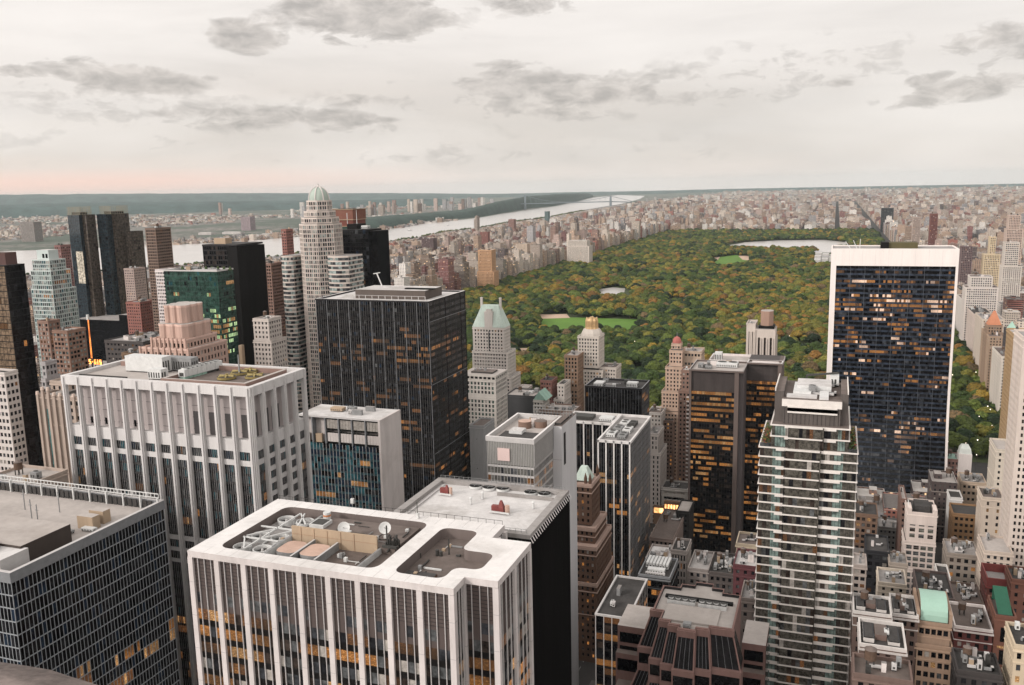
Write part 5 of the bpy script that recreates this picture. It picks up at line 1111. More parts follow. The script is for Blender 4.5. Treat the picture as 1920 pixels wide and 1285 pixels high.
# ================================================================== Solow-type: black slab in a white travertine frame, flaring at the foot
def b_Q():
    Y = 765; x0, z = PX(1559, 468, Y); x1, zb = PX(1799, 468, Y); D = 40; tr = wallm('travertine', (.80, .735, .70), var=.05)
    T = thing('office_tower', 'giant black glass slab framed in white stone with a deep white top band', 'building', ((x0+x1)/2, Y+10, 0)); reg(x0, x1, Y-30, Y+D, z)
    xi0, xi1 = PX(1568, 500, Y)[0], PX(1792, 500, Y)[0]; zi = PX(1680, 499, Y)[1]; nf = 49; fh = zi/nf
    def yo(zz): t = max(0, 1-zz/95.0); return Y-24*t**2.2     # flare
    fr = MB(); r = random.Random(13); nb = 8
    for s, (a, b) in (('l', (x0, xi0)), ('r', (xi1, x1))):
        for k in range(nf):
            za, zb_ = k*fh, (k+1)*fh
            if k == nf-1: zb_ = z
            for xx in (a, b): fr.face([(xx, yo(za)-1.2, za), (xx, Y+D, za), (xx, Y+D, zb_), (xx, yo(zb_)-1.2, zb_)], tr)
            fr.face([(a, yo(za)-1.2, za), (b, yo(za)-1.2, za), (b, yo(zb_)-1.2, zb_), (a, yo(zb_)-1.2, zb_)], tr)
    fr.box(xi0, xi1, Y-1.2, Y+D, zi, z, tr, roof_tan); fr.face([(x0, Y+D, 0), (x1, Y+D, 0), (x1, Y+D, z), (x0, Y+D, z)], tr)
    fr.face([(x0, Y-1.2, z), (x1, Y-1.2, z), (x1, Y+D, z), (x0, Y+D, z)], tr)
    for i in range(1, 9): xx = xi0+(xi1-xi0)*i/9; fr.box(xx-.05, xx+.05, Y-1.24, Y-1.2, zi, z, pale_metal)
    fr.build('frame', T)
    sp = MB(); ml = MB(); navy = glass('spandrel_navy', (.022, .03, .046), .3, .2)
    lp = {1: .25, 3: .75, 4: .3, 5: .3, 6: .45, 7: .75, 8: .8, 9: .45, 11: .5, 12: .45, 13: .15, 14: .35, 15: .5, 16: .4, 17: .6, 18: .5, 19: .25, 20: .45, 23: .3, 24: .45, 25: .4, 30: 0, 32: .45, 33: .35, 34: .35, 35: .45, 36: .2}
    for k in range(nf):
        kk = nf-1-k; za, zb_ = k*fh, (k+1)*fh; M_ = MB(); n = 56; L = litrow(n, lp.get(kk, .04), r); ya, yb = yo(za), yo(zb_)
        for i in range(n):
            a, b = xi0+(xi1-xi0)*i/n, xi0+(xi1-xi0)*(i+1)/n
            m = (l_or, l_pk, l_dm)[L[i]-1] if L[i] else (g_black, g_black, g_black, g_dark, g_mid)[min(4, int(r.random()**1.4*5))]
            M_.face([(a, ya, za), (b, ya, za), (b, yb, zb_), (a, yb, zb_)], m)
        M_.build('window_band', T)
        sp.face([(xi0, ya-.25, za), (xi1, ya-.25, za), (xi1, ya-.25+(yb-ya)*.42, za+fh*.42), (xi0, ya-.25+(yb-ya)*.42, za+fh*.42)], navy)
        sp.box(xi0, xi1, ya-.32, ya-.24, za+fh*.40, za+fh*.43, dark_metal)
        for i in range(1, nb): 
            xx = xi0+(xi1-xi0)*i/nb; ml.face([(xx-.1, ya-.36, za), (xx+.1, ya-.36, za), (xx+.1, yb-.36, zb_), (xx-.1, yb-.36, zb_)], pmat('mullion_dim', (.12, .13, .15), .5))
    sp.build('spandrels', T); ml.build('mullions', T)
    rf = MB(); parapet(rf, x0, x1, Y-1.2, Y+D, z+.01, .8, 1.0, tr, roof_grey); zz = z+.8
    rf.build('roof', T)
    a, b = PX(1652, 460, Y+10)[0], PX(1722, 460, Y+10)[0]; mb = MB(); mb.box(a, a+6, Y+12, Y+22, z, z+5, black_wall); mb.box(a+6, b, Y+14, Y+30, z, z+4.4, wallm('roof_moss', (.10, .085, .04))); mb.build('roof_plant', T)
    mb = MB(); 
    for px, h, tl in ((1607, 7, -3), (1595, 6, -4), (1612, 8, .3)): xx = PX(px, 465, Y+6)[0]; mb.bar((xx, Y+6, z), (xx+tl, Y+6, z+h), .25, equip_w)
    mb.build('mast', T)
# ================================================================== R: pink granite stepped tower with sloping glass
def b_R():
    z = 120.0; pk = wallm('pink_granite', (.20, .12, .105), vs=.5); dk = glass('slope_glass', (.007, .006, .007), .2, .05); ltr = roof_tan
    X0, Y0 = G(1215, 1180, z-18); cx, yf = G(1300, 1165, z); x0, _ = G(1225, 1140, z); x1, _ = G(1380, 1160, z); yb = G(1300, 1090, z)[1]; yf = G(1300, 1170, z)[1]
    T = thing('stepped_tower', 'pink granite tower with sloping black glass bays stepping down from a notched tan roof', 'building', (cx, (yf+yb)/2, 0)); reg(G(1155, 1150, z-22)[0], G(1437, 1180, z-22)[0], yf-45, yb+2, z)
    wd = x1-x0
    # plan of the crown: a notched cross
    a = wd/8
    crown = [(x0+a, yf), (x0+2*a, yf), (x0+2*a, yf-2.2), (x0+3*a, yf-2.2), (x0+3*a, yf-4.4), (x0+4.6*a, yf-4.4), (x0+4.6*a, yf-2.2), (x0+5.8*a, yf-2.2), (x0+5.8*a, yf), (x0+8*a, yf), (x0+8*a, yb-6), (x0+6.2*a, yb-6), (x0+6.2*a, yb-3), (x0+5*a, yb-3), (x0+5*a, yb), (x0+3.2*a, yb), (x0+3.2*a, yb-3), (x0+1.8*a, yb-3), (x0+1.8*a, yb-6), (x0, yb-6), (x0, yf+6), (x0+a, yf+6)]
    mb = MB(); mb.prism(crown, z-12, z-1.0, pk, ltr); n = len(crown)
    ins = [(cx+(p[0]-cx)*.955, (yf+yb)/2+(p[1]-(yf+yb)/2)*.95) for p in crown]
    for i in range(n):
        j = (i+1) % n; mb.face([(*crown[i], z-1), (*crown[j], z-1), (*crown[j], z), (*crown[i], z)], pk); mb.face([(*crown[i], z), (*crown[j], z), (*ins[j], z), (*ins[i], z)], pk); mb.face([(*ins[i], z), (*ins[j], z), (*ins[j], z-1), (*ins[i], z-1)], dark_metal)
    mb.build('crown', T)
    # fan rows
    rf = MB(); rf.box(x0+2, x1-2, yb-13, yb-11.4, z-1, z-.2, black_wall); rf.build('roof_slot', T)
    for s in (0, 1):
        for i in range(4):
            ux = x0+a*1.0+s*3.1*a+(i+.5)*a*.7; mb = MB(); uy = yb-15.5; mb.box(ux-a*.34, ux+a*.34, uy-1.5, uy+1.5, z-1, z+.5, equip_w, equip_d); mb.cyl(ux, uy, a*.27, a*.27, z+.5, z+.9, equip_w, 12, equip_d); mb.build('cooling_fan', T)
    mb = MB(); mb.box(x0+1.2*a, x1-1.6*a, yf+1.5, yb-18, z-.98, z-.3, ltr); mb.build('roof_deck', T)
    roof_unit(T, cx-1.5, yf-1.0, z-1, 2.4, 2, 1.2, equip_g)
    # sloping glass bays stepping down and out, each with a granite coping
    def bay(xa, xb, yt, zt, drop, run, name='glass_slope'):
        B = MB(); yb_ = yt-run; zb = zt-drop; fl = lambda x: cx+(x-cx)*1.22
        B.face([(xa, yt, zt), (xb, yt, zt), (fl(xb), yb_, zb), (fl(xa), yb_, zb)], dk)
        for xx in (xa, xb): B.face([(xx, yt, zt), (fl(xx), yb_, zb), (fl(xx), yt+5, zb), (xx, yt+5, zt)], dk)
        for xx in (xa, xb): B.bar((xx, yt, zt+.1), (fl(xx), yb_, zb+.1), .2, pk)
        for q in range(1, 4): xx = xa+(xb-xa)*q/4; B.bar((xx, yt, zt+.02), (fl(xx), yb_, zb+.02), .03, grey_metal)
        B.box(xa-.35, xb+.35, yt-.5, yt+1.2, zt-.2, zt+1.9, pk)
        B.build(name, T); xa, xb = fl(xa)+.1, fl(xb)-.1
        C_ = MB(); C_.box(xa-.4, xb+.4, yb_-1.0, yb_+.6, zb-1.4, zb+.5, pk); C_.box(xa, xb, yb_-.4, yb_+6, zb-5.6, zb-1.4, g_black); C_.box(xa-.4, xb+.4, yb_-1.1, yb_+6, zb-7.2, zb-5.6, pk); C_.box(xa-.4, xa, yb_-.6, yb_+6, zb-5.6, zb-1.4, pk); C_.box(xb, xb+.4, yb_-.6, yb_+6, zb-5.6, zb-1.4, pk); C_.build('granite_step', T)
        return yb_, zb-7.2, xa, xb
    cols = [(x0-.2*a, x0+1.0*a, yf+6, z-2.2), (x0+1.0*a, x0+2*a, yf, z-2.2), (x0+2*a, x0+3*a, yf-2.2, z-2.2), (x0+3*a, x0+4.6*a, yf-4.4, z-2.2), (x0+4.6*a, x0+5.8*a, yf-2.2, z-2.2), (x0+5.8*a, x0+8*a, yf, z-2.2)]
    for i, (xa, xb, yt, zt) in enumerate(cols):
        yy, zz = yt, zt
        for k in range(3):
            yy, zz, xa, xb = bay(xa+.05, xb-.05, yy, zz, 9.5, 3.9)
            yy -= .8
            if zz < 14: break
    # outer shoulders with flat tan roofs
    for (pl, pr, py, sgn) in ((1158, 1211, 1172, -1), (1392, 1437, 1205, 1)):
        xa, xb = G(pl, py, z-20)[0], G(pr, py, z-20)[0]; ya = G(pl, py, z-20)[1]
        if sgn < 0: xb = x0-.3*a
        else: xa = x1+.05
        zt = z-20; mb = MB(); mb.box(xa, xb, ya, ya+17, 0, zt, pk, roof_tan); 
        for k in range(12): mb.box(xa+.8, xb-.8, ya-.1, ya, zt-3.6-k*5.2-2.6, zt-1.8-k*5.2-.6, g_black); mb.box(xb, xb+.1, ya+1, ya+16, zt-3.6-k*5.2-2.6, zt-1.8-k*5.2-.6, g_black)
        mb.build('shoulder', T)
        w2 = xb-xa
        for k in range(3):
            y3 = ya-3-k*5.0; z3 = zt-9-k*10; mb = MB(); mb.box(xa+k*.9, xb-(.9*k if sgn > 0 else 0), y3, ya, 0, z3, pk, roof_brown); mb.box(xa+k*.9+.6, xb-1.2, y3-.1, y3, z3-6.5, z3-2, g_black); mb.build('granite_step', T)
    mb = MB(); mb.box(x0, x1, yf+2, yb-6.5, 0, z-12.01, pk); mb.build('core', T)
    xw, yw = G(1273, 1250, z-22); mb = MB(); mb.box(xw-2.4, xw+2.4, yw-2, yw+2, z-30, z-21, roof_tan, roof_white); mb.build('stair_head', T)
# ================================================================== left group
def mpx(name, label, pl, pr, pt, Y, D, wm=None, **k):
    """masonry tower from its front roof edge; extra tiers as (dpl, dpr, pt2) going down"""
    tl = k.pop('low', None); pb = k.pop('pb', None); x0, z = PX(pl, pt, Y); x1 = PX(pr, pt, Y)[0]; tiers = []
    if pb: D = DB(pb, pt, x1, z)-Y
    if tl:
        zlow = PX(pl, tl[2], Y)[1]; tiers = [(x0, x1, Y, Y+D, zlow, z), (x0-tl[0], x1+tl[1], Y-1.2, Y+D+2, 0, zlow)]
    else: tiers = [(x0, x1, Y, Y+D, 0, z)]
    return masonry(name, label, tiers, wm, **k)
def DB(pb, pt, x1, z):
    """how far back the east wall at x1 reaches, from the pixel column of its far top corner"""
    y = pt
    for _ in range(30):
        d = ray(pb, y); t = x1/d[0]; Yb = d[1]*t; y = proj(x1, Yb, z)[1]
    return Yb
def b_left():
    # black tower at the edge
    Y = 400; xe, z = PX(8, 500, Y); T = thing('glass_tower', 'tall black tower with a front painted as a tan reflection and stepped brown top, left edge', 'building', (xe-18, Y+20, 0)); reg(xe-60, xe, Y, Y+36, z)
    y1 = DB(45, 492, xe, z)
    curtain(T, xe-50, xe, Y, y1, 0, z, 3.9, 3, 'S', (.1, .1, black_wall), (.5, black_wall, .03), [(glass('painted_tan_reflection', (.15, .105, .07), .25), 30), (g_brown, 1)], seed=201, litp=.05)  # the front's tan reflection is put into the glass base colour
    curtain(T, xe-49, xe+.3, Y+.1, y1, 0, z-.1, 3.9, 2.2, 'E', (.08, .1, black_wall), (.5, black_wall, .03), [(g_black, 9), (g_dark, 2)], seed=202, litp=.025, litm=(l_dm, l_wm, l_or))
    mb = MB(); tb = wallm('brown_top', (.10, .055, .05)); mb.box(xe-50, xe-3, Y+4, y1-2, z+.01, z+8, tb, roof_brown); mb.box(xe-50, xe-13, Y+8, y1-6, z+8, z+13, tb, roof_brown); mb.box(xe-50, xe+.4, Y-.2, y1+.2, z-.02, z+.6, black_wall, roof_dark); mb.build('crown', T)
    # pale glass stepped tower
    Y = 560; gp = [(g_pale, 4), (g_teal, 1.0), (g_grey, 3), (g_green, .8), (g_blind, 2)]; st = wallm('pale_frame', (.50, .56, .54))
    X = lambda px, py=500: PX(px, py, Y)[0]; Z = lambda py: PX(90, py, Y)[1]
    T = thing('residential_tower', 'pale green glass tower stepping up to a boxy white top with two small windows', 'building', (X(92), Y+14, 0)); reg(X(58), X(124), Y, Y+34, Z(463))
    for i, (a, b, d0, d1, zt, zb) in enumerate(((64, 86, 4, 14, 470, 492), (58, 90, 2, 18, 490, 512), (55, 92, 1, 21, 510, 545), (54, 94, 0, 24, 545, None))):
        z0 = Z(zb) if zb else 0
        if i == 0:
            mb = MB(); mb.box(X(a), X(b), Y+d0, Y+d1, z0, Z(zt), st, roof_white); mb.box(X(74), X(78), Y+d0-.05, Y+d0, Z(485), Z(477), g_black); mb.box(X(80), X(84), Y+d0-.05, Y+d0, Z(485), Z(477), g_black); mb.build('top_box', T)
        else: curtain(T, X(a), X(b), Y+d0, Y+d1, z0, Z(zt), 3.5, 2.2, 'SE', (.35, .3, st), (.9, st, .3), gp, seed=210+i, litp=.01, wallback=st); mb = MB(); mb.box(X(a)-.3, X(b)+.3, Y+d0-.3, Y+d1+.3, Z(zt)+.01, Z(zt)+1, st, roof_white); mb.build('roof', T)
    # twin glass towers with latticed crowns on a dark base
    Y = 900; X = lambda px: PX(px, 390, Y)[0]; Z = lambda py, px=170: PX(px, py, Y)[1]
    T = thing('twin_towers', 'pair of dark mirrored glass towers with lattice crowns rising from one black podium', 'building', (X(170), Y+30, 0)); reg(X(125), X(240), Y, Y+90, Z(388))
    gm = [(glass('mirror_blue', (.022, .032, .04), .05, .4), 14), (g_dark, 1)]; gb = [(glass('mirror_brown', (.075, .06, .048), .08), 14), (g_brown, 1)]; gl = [(glass('painted_sky_reflection', (.42, .38, .31), .08), 1)]
    def tw(a, b, d0, d1, zt, pk, sd, **k): curtain(T, X(a), X(b), Y+d0, Y+d1, 0, zt, 4.2, 3.4, 'SE', (.12, .15, dark_metal), (.35, dark_metal, .05), pk, seed=sd, litp=.0, wallback=g_dark, maxb=100, **k)
    zc = Z(403)
    tw(125, 146, 0, 12, zc, gm, 220); tw(146.2, 154, 5, 20, zc, gb, 221); tw(155, 172, 22, 44, zc, gm, 222); tw(172.2, 179, 32, 56, zc, gb, 223)
    tw(179.5, 191, 46, 68, Z(438), gb, 224)
    p = MB(); 
    for (a, b, t, bo) in ((134, 147, 472, 532),): p.box(X(a), X(b)-.2, Y-.5, Y-.25, Z(bo), Z(t), glass('painted_sky_reflection', (.42, .38, .31), .08))  # bright sky reflection painted as a pale panel before the glass
    p.build('painted_reflection', T)
    for (a, b, d0, d1) in ((125, 148, 0, 20), (157, 178, 26, 56)):
        mb = MB(); xa, xb, ya, yb, za, zb = X(a), X(b), Y+d0, Y+d1, zc, Z(388)
        nn = 11; lt_ = pmat('lattice_bronze', (.30, .27, .20), .5, .1, .5)
        for i in range(nn+1):
            xx = xa+(xb-xa)*i/nn; mb.box(xx-.16, xx+.16, ya, ya+.3, za, zb, lt_); mb.box(xx-.16, xx+.16, yb-.3, yb, za, zb, lt_)
        for i in range(9): yy = ya+(yb-ya)*i/8; mb.box(xb-.3, xb, yy-.16, yy+.16, za, zb, lt_); mb.box(xa, xa+.3, yy-.16, yy+.16, za, zb, lt_)
        for q in range(5): zz = za+(zb-za)*q/4; mb.box(xa-.1, xb+.1, ya-.1, ya+.4, zz, zz+.3, lt_); mb.box(xb-.4, xb+.1, ya+.4, yb, zz, zz+.3, lt_)
        mb.box(xa+3, xb-3, ya+4, yb-4, za, za+(zb-za)*.35, g_dark, roof_tan); mb.build('lattice_crown', T)
    mb = MB(); za = Z(596); mb.box(X(140), X(226)+14, Y-20, Y+30, 0, PX(180, 600, Y-20)[1], g_black, roof_grey); mb.box(X(232), X(290), Y-26, Y+20, 0, PX(250, 590, Y-20)[1], g_black, roof_grey); mb.build('podium', T)
    # brown banded tower
    mpx('apartment_tower', 'brown tower with pale horizontal balcony bands, standing before the river', 272, 291, 430, 760, 26, pb=320, wm=wallm('band_brown', (.18, .125, .10)), sp=3.2, ww=2.4, wh=1.5, fh=3.2, cl=2, seed=230, faces='SE', table=[(g_dark, 4), (g_black, 4), (g_brown, 3), (l_dm, .2)], budget=100, rec=.5)
    mpx('office_tower', 'slim white tower with a grid of small windows, left of the green glass block', 291, 308, 508, 560, 14, wallm('grid_white', (.66, .60, .59)), sp=1.9, ww=1.1, wh=1.4, fh=2.7, cl=0, seed=231, faces='S', budget=80)
    # green glass block and the black slab behind it
    Y = 530; x0, z = PX(307, 506, Y); x1 = PX(407, 511, Y)[0]; y1 = G(440, 503, z)[1]
    T = thing('office_building', 'green glass block with glowing yellow-green floors, left of the tall black slab', 'building', ((x0+x1)/2, Y+15, 0)); reg(x0, x1, Y, y1, z)
    def rp(k, n): return {4: .2, 5: .25, 7: .35, 8: .3, 9: .7, 10: .8, 11: .5, 12: .55, 13: .4, 16: .15, 17: 0, 18: 0, 19: .1}.get(k, .03 if k < 9 else .3)
    curtain(T, x0, x1, Y, y1, 0, z-1, 3.9, 1.75, 'SE', (.12, .15, glass('spandrel_green', (.02, .05, .04), .3)), (1.3, glass('spandrel_green', (.02, .05, .04), .3), .05), [(g_green, 30), (g_dark, 1), (g_teal, 1)], seed=240, rowp=rp, litm=(l_gr, l_gr, l_wm), wallback=g_green)
    mb = MB(); parapet(mb, x0-.3, x1+.3, Y-.3, y1+.3, z-1, 1, .6, pale_metal, roof_dark); mb.build('roof', T); clutter(T, x0+2, x1-2, Y+2, y1-2, z-1, 7, 6)
    mb = MB(); 
    for i in range(9): mb.cyl(x0+6+i*5.4, y1-5, 1.5, .5, z-1, z+1.6, pmat('roof_shrub', (.06, .09, .035), .9, .4, 1.0), 8)
    mb.build('roof_planting', T)
    Y = 585; x0, z = PX(380, 462, Y); x1 = PX(444, 464, Y)[0]; T = thing('office_tower', 'tall plain black slab with a stepped crown rising behind the green glass block', 'building', ((x0+x1)/2, Y+15, 0)); reg(x0, x1, Y, Y+34, z)
    curtain(T, x0, x1-8, Y, Y+34, 0, z, 3.9, 2, 'SE', (.2, .25, dark_metal), (1.2, dark_metal, .05), [(g_black, 6), (g_brown, 3)], seed=245, litp=.01, wallback=dark_metal)
    mb = MB(); mb.box(x1-7.9, x1+1.5, Y-2, Y+34.2, 0, z-.5, black_wall); mb.box(x0-.4, x1+.2, Y-.3, Y+34, z+.01, z+1.4, dark_metal, roof_dark); mb.box(x0+5, x0+16, Y+8, Y+16, z+1.4, z+6, tan_wall, roof_tan); mb.build('roof', T)
    mb = MB(); xx = PX(450, 650, 528)[0]; mb.box(xx-1.4, xx+1.4, 528, 531, 0, PX(450, 648, 528)[1], tan_wall); tag(mb.build('chimney'), 'slender tan chimney stack rising against the black slab', 'chimney'); 
    mpx('apartment_tower', 'thin pale tower with close rows of windows, right behind the black slab', 462, 474, 470, 640, 20, pb=486, wm=wallm('pale_thin', (.50, .49, .46)), sp=2.2, ww=1.3, wh=1.5, fh=3.0, cl=1, seed=250, faces='SE', budget=80)
    mpx('apartment_tower', 'dark brown tower ribbed with balconies and a tan top, left of the domed tower', 480, 508, 496, 700, 24, pb=531, wm=wallm('rib_brown', (.24, .15, .12)), sp=2.6, ww=1.9, wh=1.7, fh=3.1, cl=1, seed=251, faces='SE', budget=80, rec=1.0)
    mpx('apartment_tower', 'slim red brown tower just left of the top of the domed tower', 527, 536, 432, 820, 18, pb=549, wm=wallm('slim_red', (.28, .13, .11)), sp=2.6, ww=1.6, wh=1.7, fh=3.1, cl=1, seed=252, faces='SE', budget=40)
    mpx('apartment_building', 'cream block covered in small dark windows, below the dark balconied tower', 474, 503, 600, 520, 24, pb=527, wm=wallm('cream_block', (.54, .48, .44)), sp=3.0, ww=1.3, wh=1.7, fh=3.3, cl=3, seed=253, faces='SE', budget=90, low=(0, 2, 640))
    # pink deco tower
    Y = 430; pk = wallm('deco_pink', (.52, .355, .295), dirt=.2); X = lambda px, py=600: PX(px, py, Y)[0]; Z = lambda py: PX(325, py, Y)[1]
    T = thing('art_deco_tower', 'pink fluted setback tower top rising behind the white roof machines of the pier tower', 'building', (X(325), Y+20, 0)); reg(X(258), X(405), Y, Y+46, Z(580))
    r = random.Random(6)
    def flute(a, b, d0, d1, zt, zb, nf, parts):
        xa, xb = X(a), X(b); ya, yb = Y+d0, Y+d1; pts = []
        def side(p, q, nrm):
            n = nf; P = Vector(p); Q = Vector(q)
            for i in range(n):
                for t, o in ((.12, 0), (.24, .7), (.5, 1.0), (.76, .7), (.88, 0)): s = P.lerp(Q, (i+t)/n); pts.append((s.x+nrm[0]*o*1.3, s.y+nrm[1]*o*1.3))
        side((xa, ya), (xb, ya), (0, -1)); side((xb, ya), (xb, yb), (1, 0)); side((xb, yb), (xa, yb), (0, 1)); side((xa, yb), (xa, ya), (-1, 0))
        mb = MB(); mb.prism(pts, zb, zt, pk, roof_tan)
        mb.prism([(cxx+(x-cxx)*1.012, cyy+(y-cyy)*1.012) for x, y in pts for cxx, cyy in (((xa+xb)/2, (ya+yb)/2),)], zt-.9, zt+.5, white_stone_pk, roof_tan)
        mb.build('tier', T); return xa, xb, ya, yb
    white_stone_pk = wallm('deco_coping', (.66, .46, .39))
    flute(282, 320, 12, 30, Z(580), Z(612), 3, 0); flute(277, 328, 8, 33, Z(614), Z(645), 3, 0)
    w = MB(); bd = [100]; s2 = MB(); pts = [(270, 333, 5, 35, 642, 668), (258, 348, 0, 37, 657, None)]
    for (a, b, d0, d1, zt, zb) in pts:
        xa, xb = X(a), X(b); z1, z0 = Z(zt), Z(zb) if zb else 0
        for f in 'SE':
            a0, a1, c = (xa, xb, Y+d0) if f == 'S' else (Y+d0, Y+d1, xb); punched(T, w, f, a0, a1, c, z0, z1, max(3, round((a1-a0)/3.4)), 4.4, 1.7, 2.6, pk, .5, [(g_brown, 4), (g_black, 3), (g_blind, 1)], s2, bd, r)
        w.face([(xa, Y+d1, z0), (xb, Y+d1, z0), (xb, Y+d1, z1), (xa, Y+d1, z1)], pk); w.face([(xa, Y+d0, z0), (xa, Y+d1, z0), (xa, Y+d1, z1), (xa, Y+d0, z1)], pk)
        parapet(w, xa-.2, xb+.2, Y+d0-.2, Y+d1+.2, z1, 1.0, .6, white_stone_pk, roof_tan)
        for i in range(9): xx = xa+(xb-xa)*i/8; w.box(xx-.6, xx+.6, Y+d0-.8, Y+d0-.05, z0 if z0 else z1-40, z1+1.6, pk)
    w.build('wall', T); o = s2.build('window', T); 
    if o: o['kind'] = 'stuff'
    # brown apartment slabs with balconies behind the sign
    mpx('apartment_tower', 'narrow brown brick slab, second building left of the orange-lit mast', 70, 90, 604, 500, 26, pb=112, wm=wallm('slab_brown', (.26, .165, .13)), sp=3.2, ww=1.9, wh=2.0, fh=3.2, cl=1, seed=260, faces='SE', budget=60, table=[(g_dark, 3), (g_grey, 3), (g_blind, 3), (l_dm, .3), (g_pale, 2)])
    mpx('apartment_tower', 'brown brick slab with rows of pale windows, just left of the orange-lit mast', 98, 126, 622, 470, 28, pb=160, wm=wallm('slab_brown2', (.30, .185, .14)), sp=3.4, ww=2.2, wh=1.9, fh=3.2, cl=2, seed=261, faces='SE', budget=60, table=[(g_dark, 4), (g_grey, 2), (g_blind, 3), (l_dm, .3), (g_pale, 2)])
    mpx('apartment_tower', 'dull red brick tower behind the pale green glass tower', 102, 113, 462, 760, 22, pb=132, wm=wallm('dull_red', (.24, .13, .12)), sp=3.0, ww=1.4, wh=1.6, fh=3.1, cl=1, seed=262, faces='SE', budget=40)
    mpx('apartment_tower', 'white stepped tower with close windows between the mirrored twin towers and the banded tower', 226, 240, 450, 1050, 24, pb=256, wm=wallm('mid_white', (.55, .50, .48)), sp=3.0, ww=1.4, wh=1.6, fh=3.1, cl=1, seed=263, faces='SE', budget=40, low=(6, 8, 475))
    mpx('apartment_tower', 'grey brown office block below the white stepped tower', 232, 250, 505, 900, 30, pb=272, wm=wallm('mid_taupe', (.36, .28, .25)), sp=3.0, ww=1.4, wh=1.6, fh=3.3, cl=2, seed=264, faces='SE', budget=60)
    mpx('office_block', 'low red brick block in front of the grey brown office block', 236, 262, 568, 760, 30, pb=292, wm=wallm('low_red', (.27, .12, .10)), sp=3.0, ww=1.5, wh=1.7, fh=3.4, cl=4, seed=265, faces='SE', budget=40)
    mpx('theatre_block', 'dark low block with grey roof ducts behind the sign of orange letters', 196, 268, 640, 560, 40, wallm('low_dark', (.08, .07, .068)), sp=4, ww=2, wh=1.6, fh=4, cl=8, seed=266, faces='SE', budget=20)
    mpx('office_block', 'brown low block at the foot of the pink fluted tower', 228, 262, 664, 480, 20, wallm('low_brown', (.26, .17, .11)), sp=3, ww=1.3, wh=1.6, cl=3, seed=267, faces='SE', budget=20)
    # left foreground: stone block, gray tower, deco tower
    mpx('office_tower', 'white stone tower with a blank top and dark square windows, cut by the left edge', -30, 8, 700, 330, 15, pb=33, wm=wallm('grid_stone', (.56, .51, .48)), sp=2.9, ww=1.7, wh=2.0, fh=3.75, cl=0, seed=270, faces='SE', budget=100)
    mpx('office_block', 'low tan flat-roofed building at the left edge, below the white stone tower', -40, 45, 905, 235, 20, wallm('low_tan', (.42, .34, .29)), sp=6, ww=1.6, wh=3, fh=9, cl=2, seed=271, faces='SE', budget=10)
    mpx('office_tower', 'small grey concrete tower with a blank top, behind the fluted tan stone tower', 77, 85, 682, 390, 16, pb=106, wm=wallm('conc_grey', (.34, .32, .32)), sp=2.8, ww=1.5, wh=2.0, fh=3.7, cl=0, seed=272, faces='SE', budget=60, low=(0, 0, 712))
    Y = 330; X = lambda px, py=740: PX(px, py, Y)[0]; Z = lambda py: PX(100, py, Y)[1]; dw = wallm('deco_stone', (.40, .32, .27), dirt=.3)
    t = [(X(84), X(118), Y+4, Y+22, Z(735), Z(722)), (X(72), X(150), Y, Y+26, 0, Z(745))]
    T = masonry('art_deco_tower', 'tan stone tower with round-headed buttresses and a tall central window strip', t, dw, fh=3.7, sp=4.2, ww=1.5, wh=2.0, cl=0, seed=273, faces='SE', budget=80, roof=roof_tan)
    mb = MB(); x0, x1 = X(72), X(150)
    for i, u in enumerate((.0, .13, .26, .40, .54, .70, .86, 1.0)):
        xx = x0+(x1-x0)*u; zt = Z(745)+(3.5 if i in (1, 2) else 1); mb.box(xx-.7, xx+.7, Y-1, Y-.02, 0, zt, dw); mb.cyl(xx, Y-.5, .95, .7, zt, zt+1.6, wallm('deco_cap', (.60, .48, .41)), 10)
    mb.build('buttresses', T)
    mb = MB(); mb.box(x0+(x1-x0)*.17, x0+(x1-x0)*.23, Y-.3, Y-.1, 0, Z(768), glass('strip_teal', (.06, .12, .12), .15)); mb.build('window_strip', T)
    # orange mast and letters
    X1, z1 = PX(163, 590, 520); X0, z0 = PX(172, 672, 520); mb = MB(); om = lit('mast_orange', (1, .26, .05), 1.6, .5, (.2, .5), (.3, .08, .03)); mb.bar((X0, 520, z0), (X1+.6, 520, z1-4), .4, om, .3); mb.bar((X0, 520, z0-26), (X0, 520, z0), .5, grey_metal); m_ = thing('lit_mast', 'tall thin mast glowing orange with a white tip, left of centre behind the pier tower', 'mast', (X0, 520, 0)); mb.build('lit_pole', m_)
    mb = MB(); mb.bar((X1+.6, 520, z1-4), (X1+.4, 520, z1), .9, equip_w, .7); mb.build('tip', m_)
    a, zt = PX(156, 671, 500); b, zb = PX(191, 684, 500); sg = thing('roof_sign', 'rooftop sign of glowing orange digits below the orange-lit mast', 'sign', ((a+b)/2, 500, zb-3))
    lm = lit('sign_orange', (1, .30, .05), 5.5, .3, (.0, .2), (.3, .08, .03)); txt = '515 615'; n = len(txt); h = (zt-zb)*.8
    segs = {'5': 'adgbe', '1': 'c', '6': 'adgbef', ' ': 'm'}
    for i, ch in enumerate(txt):
        mb = MB(); xx = a+(b-a)*(i+.08)/n; w_ = (b-a)/n*.72; t = h*.17; x2 = xx+w_
        Z_ = lambda u: zb+h*u
        if ch == '5': bars = ((xx, x2, .83, 1), (xx, xx+t, .5, .83), (xx, x2, .42, .58), (x2-t, x2, .17, .42), (xx, x2, 0, .17))
        elif ch == '6': bars = ((xx, x2, .83, 1), (xx, xx+t, .17, .83), (xx+t, x2, .42, .58), (x2-t, x2, .17, .42), (xx, x2, 0, .17))
        elif ch == '1': bars = (((xx+x2)/2-t/2, (xx+x2)/2+t/2, 0, 1),)
        else: bars = (((xx+x2)/2-t/2, (xx+x2)/2+t/2, .4, .6),)
